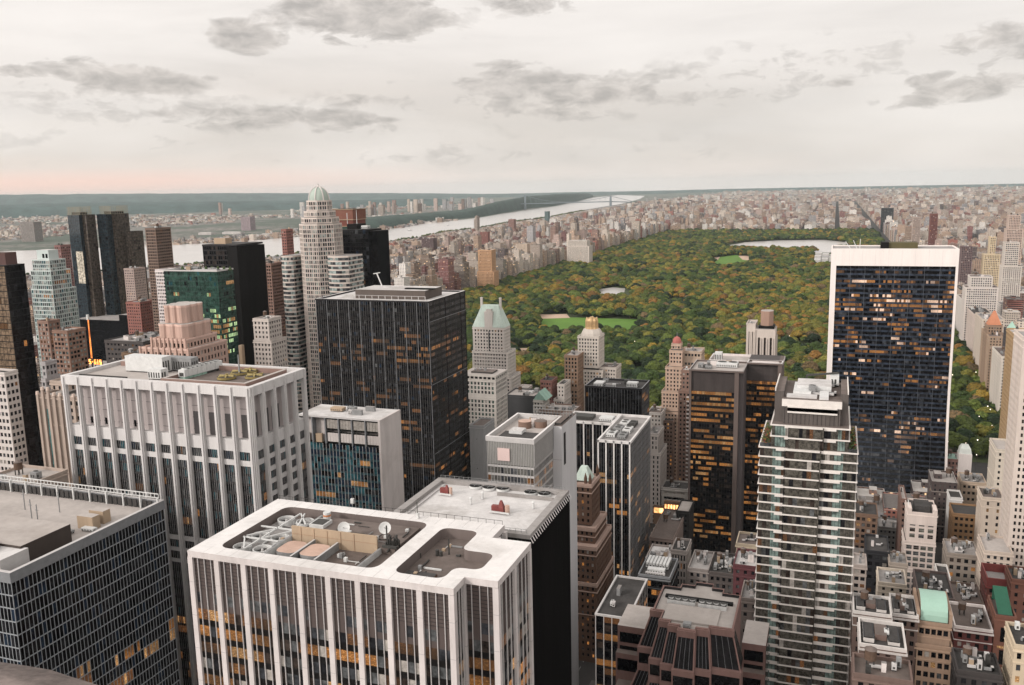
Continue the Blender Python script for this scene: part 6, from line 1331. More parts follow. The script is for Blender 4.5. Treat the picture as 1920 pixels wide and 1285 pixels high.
        for (p, q, u, v_) in bars: mb.box(p, q, 500, 500.4, Z_(u), Z_(v_), lm)
        mb.build('glowing_digit', sg)
    mb = MB(); 
    for i in range(6): xx = a+(b-a)*i/5; mb.bar((xx, 500.8, zb-26), (xx, 500.8, zt), .2, dark_metal)
    mb.bar((a, 500.8, zb), (b, 500.8, zb), .15, dark_metal); mb.build('sign_frame', sg)
# ================================================================== right group and the gaps between the towers
def b_mid():
    C = wallm
    mpx('office_block', 'dark grey blank-walled building with a flat roof, right of the white slab with green windows', 948, 1002, 742, 700, 26, C('slate_wall', (.075, .075, .078)), sp=60, ww=.1, wh=.1, fh=50, cl=4, seed=301, faces='E', budget=2)
    mpx('apartment_building', 'small white rooftop house with an arched opening, behind the dark grey building', 971, 990, 728, 740, 12, C('small_white', (.55, .50, .46)), sp=3, ww=1.4, wh=1.8, cl=0, seed=302, budget=16)
    T = mpx('apartment_building', 'pale building with a green copper gable, beside the dark grey building', 1000, 1018, 752, 690, 18, C('gable_white', (.5, .47, .43)), sp=3, ww=1.3, wh=1.7, cl=0, seed=303, budget=20)
    x0, z = PX(1000, 752, 690); x1 = PX(1020, 752, 690)[0]; mb = MB(); k = len(mb.v); mb.v += [(x0, 690, z+1), (x1+2, 690, z+1), (x1+2, 708, z+1), (x0, 708, z+1), ((x0+x1)/2, 690, z+8), ((x0+x1)/2, 708, z+8)]; mb.idx(k, [(0, 1, 4), (2, 3, 5), (1, 2, 5, 4), (3, 0, 4, 5)], copper); mb.build('gable_roof', T)
    mpx('apartment_tower', 'dark red brick stepped tower right of the green gable', 1013, 1034, 715, 740, 18, C('gap_red', (.24, .12, .10)), sp=2.8, ww=1.2, wh=1.7, cl=1, seed=304, budget=50, low=(1, 6, 752), tanks=1)
    mpx('apartment_building', 'narrow white building with uneven roof steps, left of the arched brown stone building', 1045, 1058, 722, 735, 20, C('gap_white', (.55, .50, .46)), sp=2.6, ww=1.1, wh=1.6, cl=1, seed=305, budget=30, low=(3, 0, 750))
    mpx('apartment_building', 'low brown roofs with a pale green flat deck below the narrow white building', 1010, 1075, 770, 690, 24, C('gap_brown', (.22, .15, .12)), sp=3, ww=1.3, wh=1.7, cl=6, seed=306, budget=30)
    mpx('apartment_building', 'plain grey wall building in the gap beside the black box tower', 880, 906, 800, 520, 20, C('gap_grey', (.30, .30, .30)), sp=30, ww=.5, wh=.5, fh=20, cl=0, seed=307, budget=4)
    # canyon between K and N
    mpx('office_building', 'white stone tower with arched crown windows in the canyon right of the white-striped tower', 1214, 1234, 815, 640, 24, C('canyon_white', (.50, .45, .42)), sp=3.2, ww=1.1, wh=2.3, fh=3.6, cl=1, seed=310, faces='SE', budget=90, low=(0, 2, 850))
    mpx('office_building', 'white setback building with pale green flat top under the park edge', 1214, 1240, 775, 720, 22, C('canyon_white2', (.52, .48, .45)), sp=3, ww=1.2, wh=1.7, cl=2, seed=311, faces='SE', budget=50)
    mpx('apartment_building', 'brown brick building with lit windows in the canyon behind the white arched tower', 1238, 1262, 790, 730, 20, C('canyon_brown', (.22, .15, .12)), sp=3, ww=1.2, wh=1.7, cl=1, seed=312, budget=50, table=[(g_dark, 5), (g_black, 3), (l_or, .6), (l_wm, .4)])
    mpx('shop_building', 'low white building with long dark window bands at the end of the canyon', 1240, 1289, 916, 640, 18, C('canyon_shop', (.50, .47, .44)), sp=40, ww=30, wh=1.8, fh=4.4, cl=2, seed=313, faces='S', budget=8)
    mpx('office_block', 'tan roofed block with a long bare brown roof deck in the canyon', 1218, 1262, 1010, 520, 52, C('canyon_tan', (.22, .17, .15)), sp=3, ww=1.4, wh=1.8, cl=2, seed=314, faces='SW', budget=30, roof=roof_brown)
    mpx('office_block', 'black building notched beside the foot of the orange-lit tower', 1268, 1292, 960, 560, 22, C('canyon_black', (.03, .028, .028)), sp=4, ww=1.4, wh=1.8, cl=0, seed=315, faces='S', budget=10)
    mpx('office_tower', 'grey ribbed tower with a hollow dark roof, in front of the orange-lit tower', 1258, 1287, 1034, 420, 16, C('ribbed_grey', (.30, .265, .245)), sp=1.6, ww=.7, wh=2.9, fh=4.2, cl=2, seed=316, faces='SW', budget=60, roof=roof_dark)
    T = mpx('office_building', 'low black building with a lit top floor and a roof full of white machinery', 1197, 1256, 1080, 380, 22, C('lit_black', (.03, .03, .032)), sp=3.2, ww=2.7, wh=2.6, fh=4.2, cl=0, seed=317, faces='SE', budget=40, table=[(g_black, 6), (g_dark, 2), (l_or, 1.2), (l_dm, 1.5)], roof=roof_dark, cop=grey_metal)
    x0, z = PX(1197, 1080, 380); x1 = PX(1256, 1080, 380)[0]
    for i in range(7): roof_unit(T, x0+2.2+i*1.55, 394, z, 1.2, 9, 2.4, equip_w)
    roof_unit(T, (x0+x1)/2, 386, z, 8, 3, 1.6, equip_w); roof_unit(T, (x0+x1)/2, 383, z, 9, 1.2, .8, pale_metal)
    mpx('office_block', 'low pale roof with snow-white patches left of the ribbed grey tower', 1210, 1262, 1050, 440, 20, C('pale_low', (.30, .26, .24)), sp=3, ww=1.4, wh=1.8, cl=7, seed=318, faces='S', budget=20, roof=roof_white)
    mpx('office_block', 'low pale roofed block with small vents at the foot of the orange-lit tower', 1290, 1328, 1068, 400, 22, C('pale_low2', (.26, .23, .215)), sp=3, ww=1.4, wh=1.8, cl=4, seed=319, faces='S', budget=20, roof=roof_grey)
    mpx('office_block', 'dark block cluttered with green and grey roof machines behind the pink granite tower', 1328, 1376, 1075, 400, 24, C('dark_low', (.10, .085, .08)), sp=3, ww=1.4, wh=1.8, cl=11, seed=320, faces='S', budget=20, roof=roof_dark)
    mpx('townhouse', 'cream mansard-roofed house with arched dormers between the orange-lit tower and the banded tower', 1380, 1421, 1022, 430, 16, C('cream_house', (.48, .40, .30)), sp=3, ww=1.5, wh=1.9, cl=3, seed=321, faces='S', budget=40, table=[(g_dark, 4), (g_blind, 3), (l_wm, .6)])
    mpx('office_block', 'dark red block under a grey white roof deck, left of the banded tower', 1375, 1421, 1062, 370, 18, C('dark_red_low', (.12, .045, .05)), sp=3, ww=1.3, wh=1.6, cl=6, seed=322, faces='S', budget=20, roof=roof_white)
    mpx('office_block', 'low block with patched white and black roof between the granite tower and the banded tower', 1388, 1424, 1125, 330, 16, C('patch_low', (.24, .20, .18)), sp=3, ww=1.3, wh=1.6, cl=5, seed=323, faces='S', budget=20, roof=roof_grey)
def b_right():
    C = lambda nm, c, **k: wallm(nm, tuple(x*(.8 if max(c) < .52 else .95) for x in c), **k); tb = [(g_dark, 5), (g_black, 4), (g_brown, 2), (g_grey, 1), (g_blind, .8), (l_or, .25), (l_wm, .3)]
    # white tower with bright top (front)
    Y = 540; X = lambda px, py=960: PX(px, py, Y)[0]; Z = lambda py: PX(1730, py, Y)[1]; ws = C('bright_white_stone', (.70, .60, .55), dirt=.08)
    T = masonry('office_tower', 'bright white stone tower with square-paned windows, in front of the giant black slab', [(X(1702), X(1758), Y, Y+24, Z(1018), Z(965)), (X(1699), X(1758), Y-.4, Y+26, Z(1070), Z(1020)), (X(1699), X(1759), Y-.8, Y+28, 0, Z(1072))], ws, fh=3.6, sp=4.6, ww=2.9, wh=2.4, cl=0, table=[(g_grey, 6), (glass('pane_olive', (.10, .10, .085)), 4), (g_brown, 1)], seed=401, budget=100, cross=True, roof=roof_dark, colsf=None)
    x0, x1 = X(1702), X(1758); z1 = Z(965); mb = MB(); mb.box(x0, x1, Y-.25, Y-.02, Z(985)+0, z1+1, ws); 
    for q in (0, 1): xx = (x0, x1-2.2)[q]; mb.box(xx, xx+2.2, Y-.3, Y+10, z1, z1+3.2, ws)
    mb.build('crown', T)
    mb = MB(); mb.box(x0+4, x1-3.5, Y+4, Y+16, z1+.1, z1+3.6, roof_dark, roof_dark); mb.bar((x0+1, Y+5, z1), (x0+.5, Y+7, z1+6), .25, equip_w); mb.build('roof_plant', T)
    mpx('office_building', 'brown brick slab with a dark water tank hugging the left of the bright white tower', 1690, 1700, 938, 560, 26, C('slab_brick', (.22, .135, .11)), sp=3, ww=1.2, wh=1.7, cl=0, tanks=1, seed=402, faces='SW', budget=20)
    mpx('office_building', 'tan brick building with a flat dark sloping roof, right behind the banded tower', 1603, 1646, 965, 560, 22, C('tan_brick2', (.22, .14, .10)), sp=3.2, ww=1.9, wh=2.1, fh=3.7, cl=2, seed=403, faces='SW', budget=60, table=tb)
    mpx('office_block', 'low grey metal roof between the tan brick building and the bright white tower', 1647, 1690, 990, 590, 18, C('grey_low', (.22, .21, .20)), sp=3, ww=1.2, wh=1.6, cl=3, seed=404, faces='S', budget=10, roof=roof_grey)
    mpx('office_block', 'black building with a broad dark roof and rail, left of the cream chequer-windowed building', 1624, 1668, 1035, 450, 22, C('black_roofed', (.028, .028, .032)), sp=4, ww=2, wh=2, cl=2, seed=405, faces='SW', budget=20, roof=roof_dark)
    mpx('office_block', 'white gridded low building beside the banded tower', 1600, 1625, 1062, 420, 14, C('white_grid_low', (.50, .43, .39)), sp=3, ww=1.9, wh=1.9, cl=1, seed=406, faces='S', budget=20)
    mpx('apartment_building', 'pale stone building with blank upper walls behind the cream chequer-windowed building', 1668, 1702, 1058, 440, 14, C('pale_blank', (.40, .34, .29)), sp=6, ww=1.2, wh=1.4, fh=5, cl=4, seed=407, faces='SW', budget=10)
    mpx('apartment_building', 'cream building dotted with small staggered dark windows', 1647, 1700, 1095, 390, 16, C('cream_dotted', (.60, .52, .43)), sp=3.4, ww=1.15, wh=1.5, fh=2.9, cl=3, seed=408, faces='SW', budget=60, roof=roof_grey, table=[(g_black, 4), (g_dark, 3), (g_brown, 2)])
    T = None
    # green barrel roof building
    Y = 310; X = lambda px, py=1150: PX(px, py, Y)[0]; Z = lambda py: PX(1750, py, Y)[1]; tn = C('barrel_tan', (.42, .29, .21))
    x0, x1 = X(1723), X(1786); zt = Z(1192)
    T = masonry('office_building', 'tan office building under a large mint green barrel roof, terraces stepping down below it', [(x0, x1, Y+2, Y+20, Z(1216), Z(1178)), (x0-.4, x1+.8, Y, Y+22, 0, Z(1216)+0)], tn, fh=3.7, sp=2.2, ww=1.45, wh=2.1, cl=0, seed=410, budget=90, table=tb, roof=roof_tan)
    mb = MB(); n = 14; R_ = (X(1786)-X(1723)); y0 = Y+2.6; k = len(mb.v); zt = Z(1178)+1.15
    for i in range(n+1):
        t = pi*i/n; yy = y0+8.4-8.4*cos(t); zz = zt+6.6*sin(t)**.8
        mb.v += [(x0+.9, yy, zz), (x1-.9, yy, zz)]
    mb.idx(k, [(2*i, 2*i+1, 2*i+3, 2*i+2) for i in range(n)], pmat('mint_roof', (.34, .52, .43), .45, .05, .15)); mb.idx(k, [tuple(2*i for i in range(n+1)), tuple(2*i+1 for i in range(n+1))], tn); o = mb.build('barrel_roof', T)
    mb = MB(); mb.box(x0-.4, x0+.6, Y+1.6, Y+20.5, zt-1, zt+3.6, tn); mb.box(x1-.6, x1+.4, Y+1.6, Y+20.5, zt-1, zt+3.6, tn); mb.build('gable_wall', T)
    # foreground taupe blocks
    tp = C('taupe', (.19, .13, .11)); rl = C('white_rail', (.62, .58, .55))
    for i, (pl, pr, pt, Y, D, lab) in enumerate(((1612, 1700, 1212, 255, 16, 'taupe brick building with two dark roof panels rimmed in white, nearest the bottom edge'), (1600, 1672, 1150, 300, 14, 'taupe brick building with white parapet lines and rooftop fans, above the other taupe building'), (1672, 1722, 1155, 310, 16, 'plain taupe building with a dark sloping skylight, left of the green barrel roof'))):
        T = mpx('office_block', lab, pl, pr, pt, Y, D, tp, sp=3.2, ww=1.3, wh=1.8, cl=2, seed=420+i, faces='SW', budget=40, table=tb, cop=rl, roof=roof_dark)
        a, z = PX(pl, pt, Y); b = PX(pr, pt, Y)[0]; mb = MB(); w_ = b-a
        for (u0, u1, hh) in ((.08, .32, .5), (.62, .88, .2)):
            mb.box(a+w_*u0, a+w_*u1, Y+3, Y+D-3, z+.1, z+hh+.9, rl, g_dark); mb.box(a+w_*u0+.4, a+w_*u1-.4, Y+3.4, Y+D-3.4, z+hh+.91, z+hh+1.1, roof_dark)
        mb.box(a+w_*.34, a+w_*.6, Y+5, Y+D-4, z+.1, z+1.8, tp, roof_brown); mb.build('roof_skylight', T)
    mb = MB(); a, z = PX(1640, 1262, 250); b = PX(1700, 1275, 250)[0]; mb.box(a, b, 246, 252, z-1.2, z, C('crimson_awning', (.30, .02, .05))); T = thing('awning', 'long crimson roof canopy at the very bottom below the taupe buildings', 'awning', ((a+b)/2, 249, z-5)); mb.build('canopy', T)
    mb = MB(); 
    for i in range(5): xx = a+.3+(b-a-.6)*i/4; mb.bar((xx, 246.3, z-25), (xx, 246.3, z-1.2), .12, equip_g)
    mb.build('post', T)
    mpx('office_block', 'wide taupe lower block with a dark roof at the bottom edge', 1600, 1712, 1268, 235, 11, tp, roof=roof_brown, sp=3, ww=1.3, wh=1.7, cl=3, seed=424, faces='SW', budget=20, table=tb)
    # red brick group
    mpx('office_building', 'dark red brick building with a white cornice row, right of the green barrel roof', 1790, 1862, 1178, 330, 20, C('deep_red', (.15, .05, .045)), sp=3, ww=1.3, wh=1.9, fh=3.5, cl=4, seed=430, faces='SW', budget=90, table=tb, cop=white_stone)
    T = mpx('office_building', 'reddish brown tower with tall arched windows and a dark green pitched roof', 1866, 1906, 1158, 330, 16, C('arch_brown', (.19, .085, .06)), sp=5, ww=2.6, wh=5.6, fh=8.6, cl=0, seed=431, faces='SW', budget=30, table=[(g_brown, 4), (g_black, 3)])
    a, z = PX(1866, 1158, 330); b = PX(1906, 1158, 330)[0]; mb = MB(); k = len(mb.v); gg = pmat('deep_green_roof', (.02, .10, .06), .6, .15, .4)
    mb.v += [(a+1, 331, z+1), (b-1, 331, z+1), (b-1, 345, z+5.5), (a+1, 345, z+5.5), (a+1, 345, z), (b-1, 345, z)]; mb.idx(k, [(0, 1, 2, 3), (2, 3, 4, 5)], gg); mb.build('pitched_roof', T)
    mb = MB(); 
    for i in range(7): xx = a+1.5+(b-a-3)*i/6; mb.box(xx-.3, xx+.3, 329.6, 329.9, z-11.2, z-10.4, l_wm)
    mb.build('lamp', T)
    mpx('office_building', 'dark red tower with a bright red flat top, behind the green pitched roof', 1850, 1896, 1098, 400, 16, C('red_top_wall', (.18, .07, .06)), sp=3, ww=1.2, wh=1.7, cl=0, seed=432, faces='SW', budget=30, cop=red_paint, roof=roof_grey, rimh=3.6)
    mpx('office_building', 'brick tower cut by the right edge, beside the bright red flat top', 1897, 1935, 1090, 390, 14, C('edge_brick', (.20, .09, .065)), sp=3, ww=1.2, wh=1.7, cl=3, seed=433, faces='SW', budget=40)
    mpx('office_block', 'dark roofs with white and tan box units at the bottom, right of the barrel-roofed building', 1795, 1880, 1262, 262, 13, C('bottom_dark', (.06, .052, .05)), sp=3, ww=1.3, wh=1.7, cl=9, seed=434, faces='SW', budget=20, roof=roof_dark)
    mpx('office_tower', 'cream tower at the bottom right corner', 1902, 1940, 1215, 262, 14, C('corner_cream', (.55, .45, .33)), sp=2.6, ww=1.1, wh=1.9, cl=1, seed=435, faces='SW', budget=60)
    mpx('office_block', 'dark low roofs with bushy roof gardens behind the green barrel roof', 1722, 1790, 1120, 370, 26, C('garden_low', (.16, .12, .11)), sp=3, ww=1.3, wh=1.7, cl=6, seed=436, faces='SW', budget=20, roof=roof_dark)
    mpx('office_block', 'plain white box building with one dark slot, right of the bright white tower', 1759, 1782, 1085, 450, 16, C('slot_white', (.60, .57, .54)), sp=9, ww=7, wh=.7, fh=8, cl=0, seed=437, faces='SW', budget=4, roof=roof_dark)
    mpx('office_block', 'low roofs in brown and grey with vents and ladders, left of the red-topped tower', 1790, 1845, 1130, 400, 20, C('vents_low', (.20, .145, .12)), sp=3, ww=1.3, wh=1.7, cl=9, seed=438, faces='SW', budget=20, roof=roof_brown)
    # behind: tan and cream blocks
    mpx('office_building', 'orange-tan brick building with five rows of paired windows', 1787, 1840, 965, 600, 20, C('orange_tan', (.34, .20, .105)), sp=3.1, ww=1.7, wh=1.9, fh=4.0, cl=0, seed=440, faces='SW', budget=90, table=[(g_black, 3), (g_dark, 4), (g_grey, 1)], roof=roof_dark)
    mpx('office_block', 'white windowless cooling box standing on the roof edge left of the orange-tan building', 1781, 1805, 935, 625, 16, C('white_cooling', (.62, .60, .58)), sp=30, ww=.1, wh=.1, fh=50, cl=0, seed=441, faces='S', budget=1)
    mpx('office_building', 'cream building with rooftop pipes and two rows of square windows at the park corner', 1803, 1850, 905, 680, 22, C('pipes_cream', (.52, .41, .32)), sp=3.4, ww=1.7, wh=2.0, fh=4.6, cl=5, seed=442, faces='SW', budget=50, roof=roof_grey)
    T = mpx('hotel', 'brick hotel with a white mansard turret against the park trees, right of the black slab', 1768, 1822, 862, 760, 20, C('hotel_brick', (.26, .15, .13)), sp=3, ww=1.3, wh=2.1, cl=2, seed=443, faces='SW', budget=50, roof=copper)
    a, z = PX(1797, 862, 758); b = PX(1822, 862, 758)[0]; mb = MB(); mb.box(a, b, 757, 768, z-14, z+5, white_stone); mb.lathe((a+b)/2, 762.5, [((b-a)*.68, z+5), ((b-a)*.58, z+9), ((b-a)*.36, z+11.5)], pmat('mansard_pale', (.55, .58, .55), .7), 4, pi/4); mb.build('turret', T)
    mpx('office_building', 'cream tower with single slit windows lit yellow, left of the tall white gridded tower', 1842, 1884, 935, 560, 20, C('slit_cream', (.58, .49, .41)), sp=5.2, ww=1.3, wh=2.2, fh=4.2, cl=3, seed=444, faces='SW', budget=60, table=[(g_brown, 3), (g_dark, 3), (l_wm, 3)])
    mpx('office_tower', 'pale limestone tower with a deep blank top, left of the tall white gridded tower', 1868, 1898, 845, 610, 26, C('limestone', (.60, .53, .45)), sp=4, ww=1.3, wh=1.8, fh=3.9, cl=0, seed=445, faces='SW', budget=60)
    mpx('office_building', 'grey stone building with a cluttered mint roof, below the orange-tan building', 1776, 1836, 1040, 490, 20, C('stone_mint', (.33, .28, .24)), sp=3.6, ww=1.9, wh=2.2, fh=4.0, cl=6, seed=446, faces='SW', budget=40, table=tb, roof=roof_grey)
    mpx('office_tower', 'cream building with a round roof plate and slanting ribbed west wall', 1846, 1900, 1036, 470, 22, C('ribbed_cream', (.56, .47, .40)), sp=3.0, ww=1.4, wh=1.7, fh=3.4, cl=1, seed=447, faces='SW', budget=90, low=(0, 0, 1068))
    # tall white grid tower and ochre tower on the right edge
    x0, z = PX(1924, 690, 480); masonry('office_tower', 'tall white tower with ranks of narrow windows, cut by the right edge', [(x0-2, x0+34, 480, 505, 0, z+14)], C('grid_white2', (.64, .55, .49)), fh=3.5, sp=2.2, ww=1.05, wh=1.9, cl=0, seed=450, faces='SW', budget=100, table=[(g_brown, 4), (g_dark, 3), (g_black, 1)])
    mpx('apartment_tower', 'ochre gridded tower facing the park, behind the tall white gridded tower', 1908, 1960, 636, 640, 40, C('ochre_grid', (.46, .31, .17)), sp=2.9, ww=1.6, wh=1.8, fh=3.2, cl=1, seed=451, faces='SW', budget=100, roof=roof_white)
    # fifth avenue row facing the park
    lo = wallm
    row = [(1878, 1925, 670, 1030, 60, 'white apartment house with a planted roof terrace, first of the row facing the park', (.60, .54, .48)), (1855, 1880, 632, 1130, 60, 'tan brick apartment house second in the park row', (.46, .33, .24)),
           (1842, 1884, 600, 1240, 60, 'cream apartment house with water tanks in the middle of the park row', (.55, .47, .40)), (1826, 1862, 590, 1380, 80, 'pale pink apartment house in the park row before the taller cream one', (.55, .46, .41)), (1808, 1850, 566, 1540, 90, 'white apartment house near the black slab with a green roof edge', (.60, .55, .51)), (1800, 1840, 545, 1720, 90, 'tan stepped apartment house just right of the black slab', (.45, .35, .28))]
    for i, (pl, pr, pt, Y, D, lab, c) in enumerate(row):
        mpx('apartment_house', lab, pl, pr, pt, Y, D, C('row_%d' % i, c), sp=3.2, ww=1.3, wh=1.8, fh=3.3, cl=5, seed=460+i, faces='SW', budget=50, tanks=1)
    T = mpx('hotel', 'brown hotel tower under a steep orange hipped roof, among the buildings right of the park', 1852, 1880, 612, 1150, 22, C('hip_brown', (.36, .25, .18)), sp=3, ww=1.4, wh=1.8, fh=3.3, cl=0, seed=470, faces='SW', budget=50, low=(1, 1, 625))
    a, z = PX(1852, 612, 1150); b = PX(1880, 612, 1150)[0]; mb = MB(); mb.lathe((a+b)/2, 1161, [((b-a)*.66, z+1), ((b-a)*.1, z+17)], wallm('terracotta', (.50, .21, .12)), 4, pi/4); mb.build('hip_roof', T)
    T = mpx('apartment_tower', 'dark tower with a small mint pyramid roof, near the right edge above the ochre tower', 1888, 1912, 620, 1080, 20, C('mint_dark', (.085, .075, .075)), sp=3, ww=1.4, wh=1.8, fh=3.3, cl=0, seed=471, faces='SW', budget=30)
    a, z = PX(1888, 620, 1080); b = PX(1912, 620, 1080)[0]; mb = MB(); mb.lathe((a+b)/2, 1090, [((b-a)*.5, z+1), (.2, z+9)], pmat('mint_roof', (.34, .52, .43), .45, .05, .15), 4, pi/4); mb.build('pyramid_roof', T)
    # skyline towers among the eastern city
    for i, (pl, pr, pt, Y, D, lab, c, low) in enumerate(((1857, 1868, 445, 1900, 22, 'yellow-white stepped tower with a pointed top in the eastern city', (.60, .48, .33), (9, 9, 478)), (1892, 1914, 405, 2100, 26, 'tall pink-beige tower with narrow strips in the eastern city', (.52, .40, .34), (3, 6, 430)), (1745, 1759, 402, 2600, 26, 'dark red brick slab standing alone in the eastern city', (.22, .09, .08), None), (1653, 1676, 391, 4700, 40, 'dark slab tower on the horizon above the left corner of the black slab', (.045, .05, .055), None),
            (1712, 1727, 408, 2900, 26, 'beige twin-strip tower left of the dark red slab', (.48, .38, .33), None), (1885, 1912, 456, 1700, 24, 'white gridded tower block in the eastern city below the pink-beige tower', (.58, .52, .47), (2, 6, 500)), (1803, 1824, 463, 1900, 24, 'brown windowless top of a tower behind the right corner of the black slab', (.20, .14, .14), None), (1820, 1862, 520, 1450, 30, 'large white stepped apartment block right of the black slab', (.60, .54, .50), (6, 8, 540)))):
        mpx('apartment_tower', lab, pl, pr, pt, Y, D, C('sky_%d' % i, c), sp=3.2, ww=1.7, wh=2.0, fh=3.4, cl=2, seed=480+i, faces='SW', budget=24, low=low)
    # skyline towers west of the park
    for i, (pl, pr, pt, Y, D, lab, c, low) in enumerate(((896, 921, 470, 2020, 30, 'orange-tan tower with sunset light painted into its walls beside the park edge', (.52, .31, .18), (3, 6, 510)), (900, 914, 436, 3300, 26, 'dark red stepped tower west of the park', (.30, .13, .11), (4, 5, 455)), (953, 963, 412, 4300, 36, 'brown pointed tower near the river, tallest west of the park', (.34, .20, .17), (8, 8, 430)),  # evening glow is painted into the first tower's orange wall colour
            (967, 988, 458, 2900, 30, 'cream twin-peaked tower facing the park', (.56, .45, .36), (5, 5, 480)), (1064, 1100, 452, 2750, 40, 'broad white apartment palace at the park edge', (.60, .53, .47), (2, 8, 462)), (790, 812, 448, 3000, 34, 'dark brown tower block among the west side roofs', (.15, .10, .10), None), (868, 886, 475, 2500, 26, 'pale brown block with balconies left of the orange-tan tower', (.42, .33, .29), None),
            (1021, 1028, 397, 5600, 36, 'teal grey slim tower by the river', (.14, .20, .20), None), (1180, 1192, 408, 4600, 30, 'cream tower among the buildings at the far left corner of the park', (.55, .46, .40), (4, 4, 425)))):
        mpx('apartment_tower', lab, pl, pr, pt, Y, D, C('west_%d' % i, c), sp=3.6, ww=1.6, wh=2.0, fh=3.6, cl=2, seed=500+i, faces='SE', budget=24, low=low)
    mpx('apartment_tower', 'pale cylindrical-looking tower block across the river at the far left', 37, 62, 417, 4000, 60, C('nj_pale', (.30, .26, .24)), sp=6, ww=3, wh=3, fh=6, cl=2, seed=520, faces='SE', budget=20)
    mpx('apartment_tower', 'pinkish tower block across the river left of the domed tower', 451, 468, 408, 5200, 60, C('nj_pink', (.40, .31, .33)), sp=6, ww=3, wh=3, fh=6, cl=2, seed=521, faces='SE', budget=20)
# ================================================================== ground, river, park
def ground_mat():
    m = bpy.data.materials.new('urban_ground'); m.use_nodes = True; t = m.node_tree; h = N(t); b = t.nodes['Principled BSDF']
    g = h.n('ShaderNodeNewGeometry'); sp = h.n('ShaderNodeSeparateXYZ'); t.links.new(g.outputs['Position'], sp.inputs[0])
    f = h.noise(g.outputs['Position'], .0012, 6, .62); f2 = h.noise(g.outputs['Position'], .02, 4, .7); f3 = h.noise(g.outputs['Position'], .12, 3, .6)
    near = h.mix(f3, (.022, .021, .021), (.05, .045, .043))
    town = h.mix(h.ramp(f2, [(.42, 0), (.6, 1)]), (.055, .06, .045), (.26, .23, .21))
    wood = h.mix(f2, (.035, .055, .04), (.07, .09, .06))
    far = h.mix(h.ramp(f, [(.46, 0), (.54, 1)]), wood, town)
    k = h.m('DIVIDE', h.m('SUBTRACT', sp.outputs[1], 9000), 7000, clamp=True); west = h.m('LESS_THAN', sp.outputs[0], -2750)
    # the thinly built country beyond the city
    edge = h.m('DIVIDE', h.m('SUBTRACT', sp.outputs[1], 17000), 7000, clamp=True); far = h.mix(h.m('MULTIPLY', edge, .8), far, wood)
    t.links.new(h.mix(h.m('MAXIMUM', k, west), near, far), b.inputs['Base Color']); b.inputs['Roughness'].default_value = .95
    return m
def poly_px(L, z, grow=0.0):
    P = [G(x, y, z) for x, y in L]
    if grow: 
        c = (sum(p[0] for p in P)/len(P), sum(p[1] for p in P)/len(P)); P = [(c[0]+(p[0]-c[0])*1.04, (p[1] if p[1] > c[1] else p[1]*(1-grow))) for p in P]
    return P
def inpoly(x, y, lp):
    c = False; n = len(lp)
    for i in range(n):
        ax, ay = lp[i]; bx, by = lp[i-1]
        if (ay > y) != (by > y) and x < (bx-ax)*(y-ay)/(by-ay)+ax: c = not c
    return c
NEAR_PX = [(0, 520), (250, 505), (400, 492), (530, 480), (640, 462), (747, 450), (788, 444), (834, 434), (895, 428), (952, 417), (1029, 407), (1069, 399), (1102, 393), (1164, 383), (1201, 373), (1209, 367.5)]
FAR_PX = [(0, 472), (250, 463), (400, 456), (525, 447), (620, 440), (707, 434), (794, 420), (898, 409), (935, 402), (1042, 387), (1112, 371)]
NEARB = [G(*p) for p in NEAR_PX]; FARB = [G(*p) for p in FAR_PX]
WATER_PX = NEAR_PX+[(1160, 366)]+FAR_PX[::-1]
PW, PE, PS, PN = -828.0, 190.0, 868.0, 4750.0
MEADOW = [(1009, 616), (1014, 597), (1060, 595), (1130, 597), (1200, 599), (1200, 612), (1150, 613), (1080, 612), (1050, 614)]
GREAT = [(1333, 490), (1350, 482), (1380, 478), (1407, 487), (1392, 494), (1345, 496)]
SANDS = [[(1008, 596), (1012, 590), (1062, 589), (1072, 594)], [(963, 659), (968, 653), (1005, 653), (1014, 658)], [(1332, 488), (1340, 483), (1350, 482), (1346, 488)], [(1385, 480), (1403, 480), (1408, 487), (1394, 486)]]
LAKE = [(1117, 549), (1128, 542), (1150, 539), (1172, 541), (1188, 548), (1178, 553), (1150, 551), (1130, 554)]
RES = [(1345, 461), (1400, 454.5), (1460, 451), (1542, 450), (1590, 455), (1590, 460), (1552, 466), (1480, 464.5), (1400, 463)]
MUSEUM = [(1523, 494), (1526, 474), (1562, 470), (1600, 474), (1600, 495)]
GLADES = [[(1120, 552), (1190, 545), (1195, 556), (1130, 560)], [(1225, 765), (1240, 745), (1258, 760), (1240, 772)], [(960, 660), (985, 655), (1000, 662)], [(1180, 690), (1205, 686), (1212, 694), (1188, 698)]]
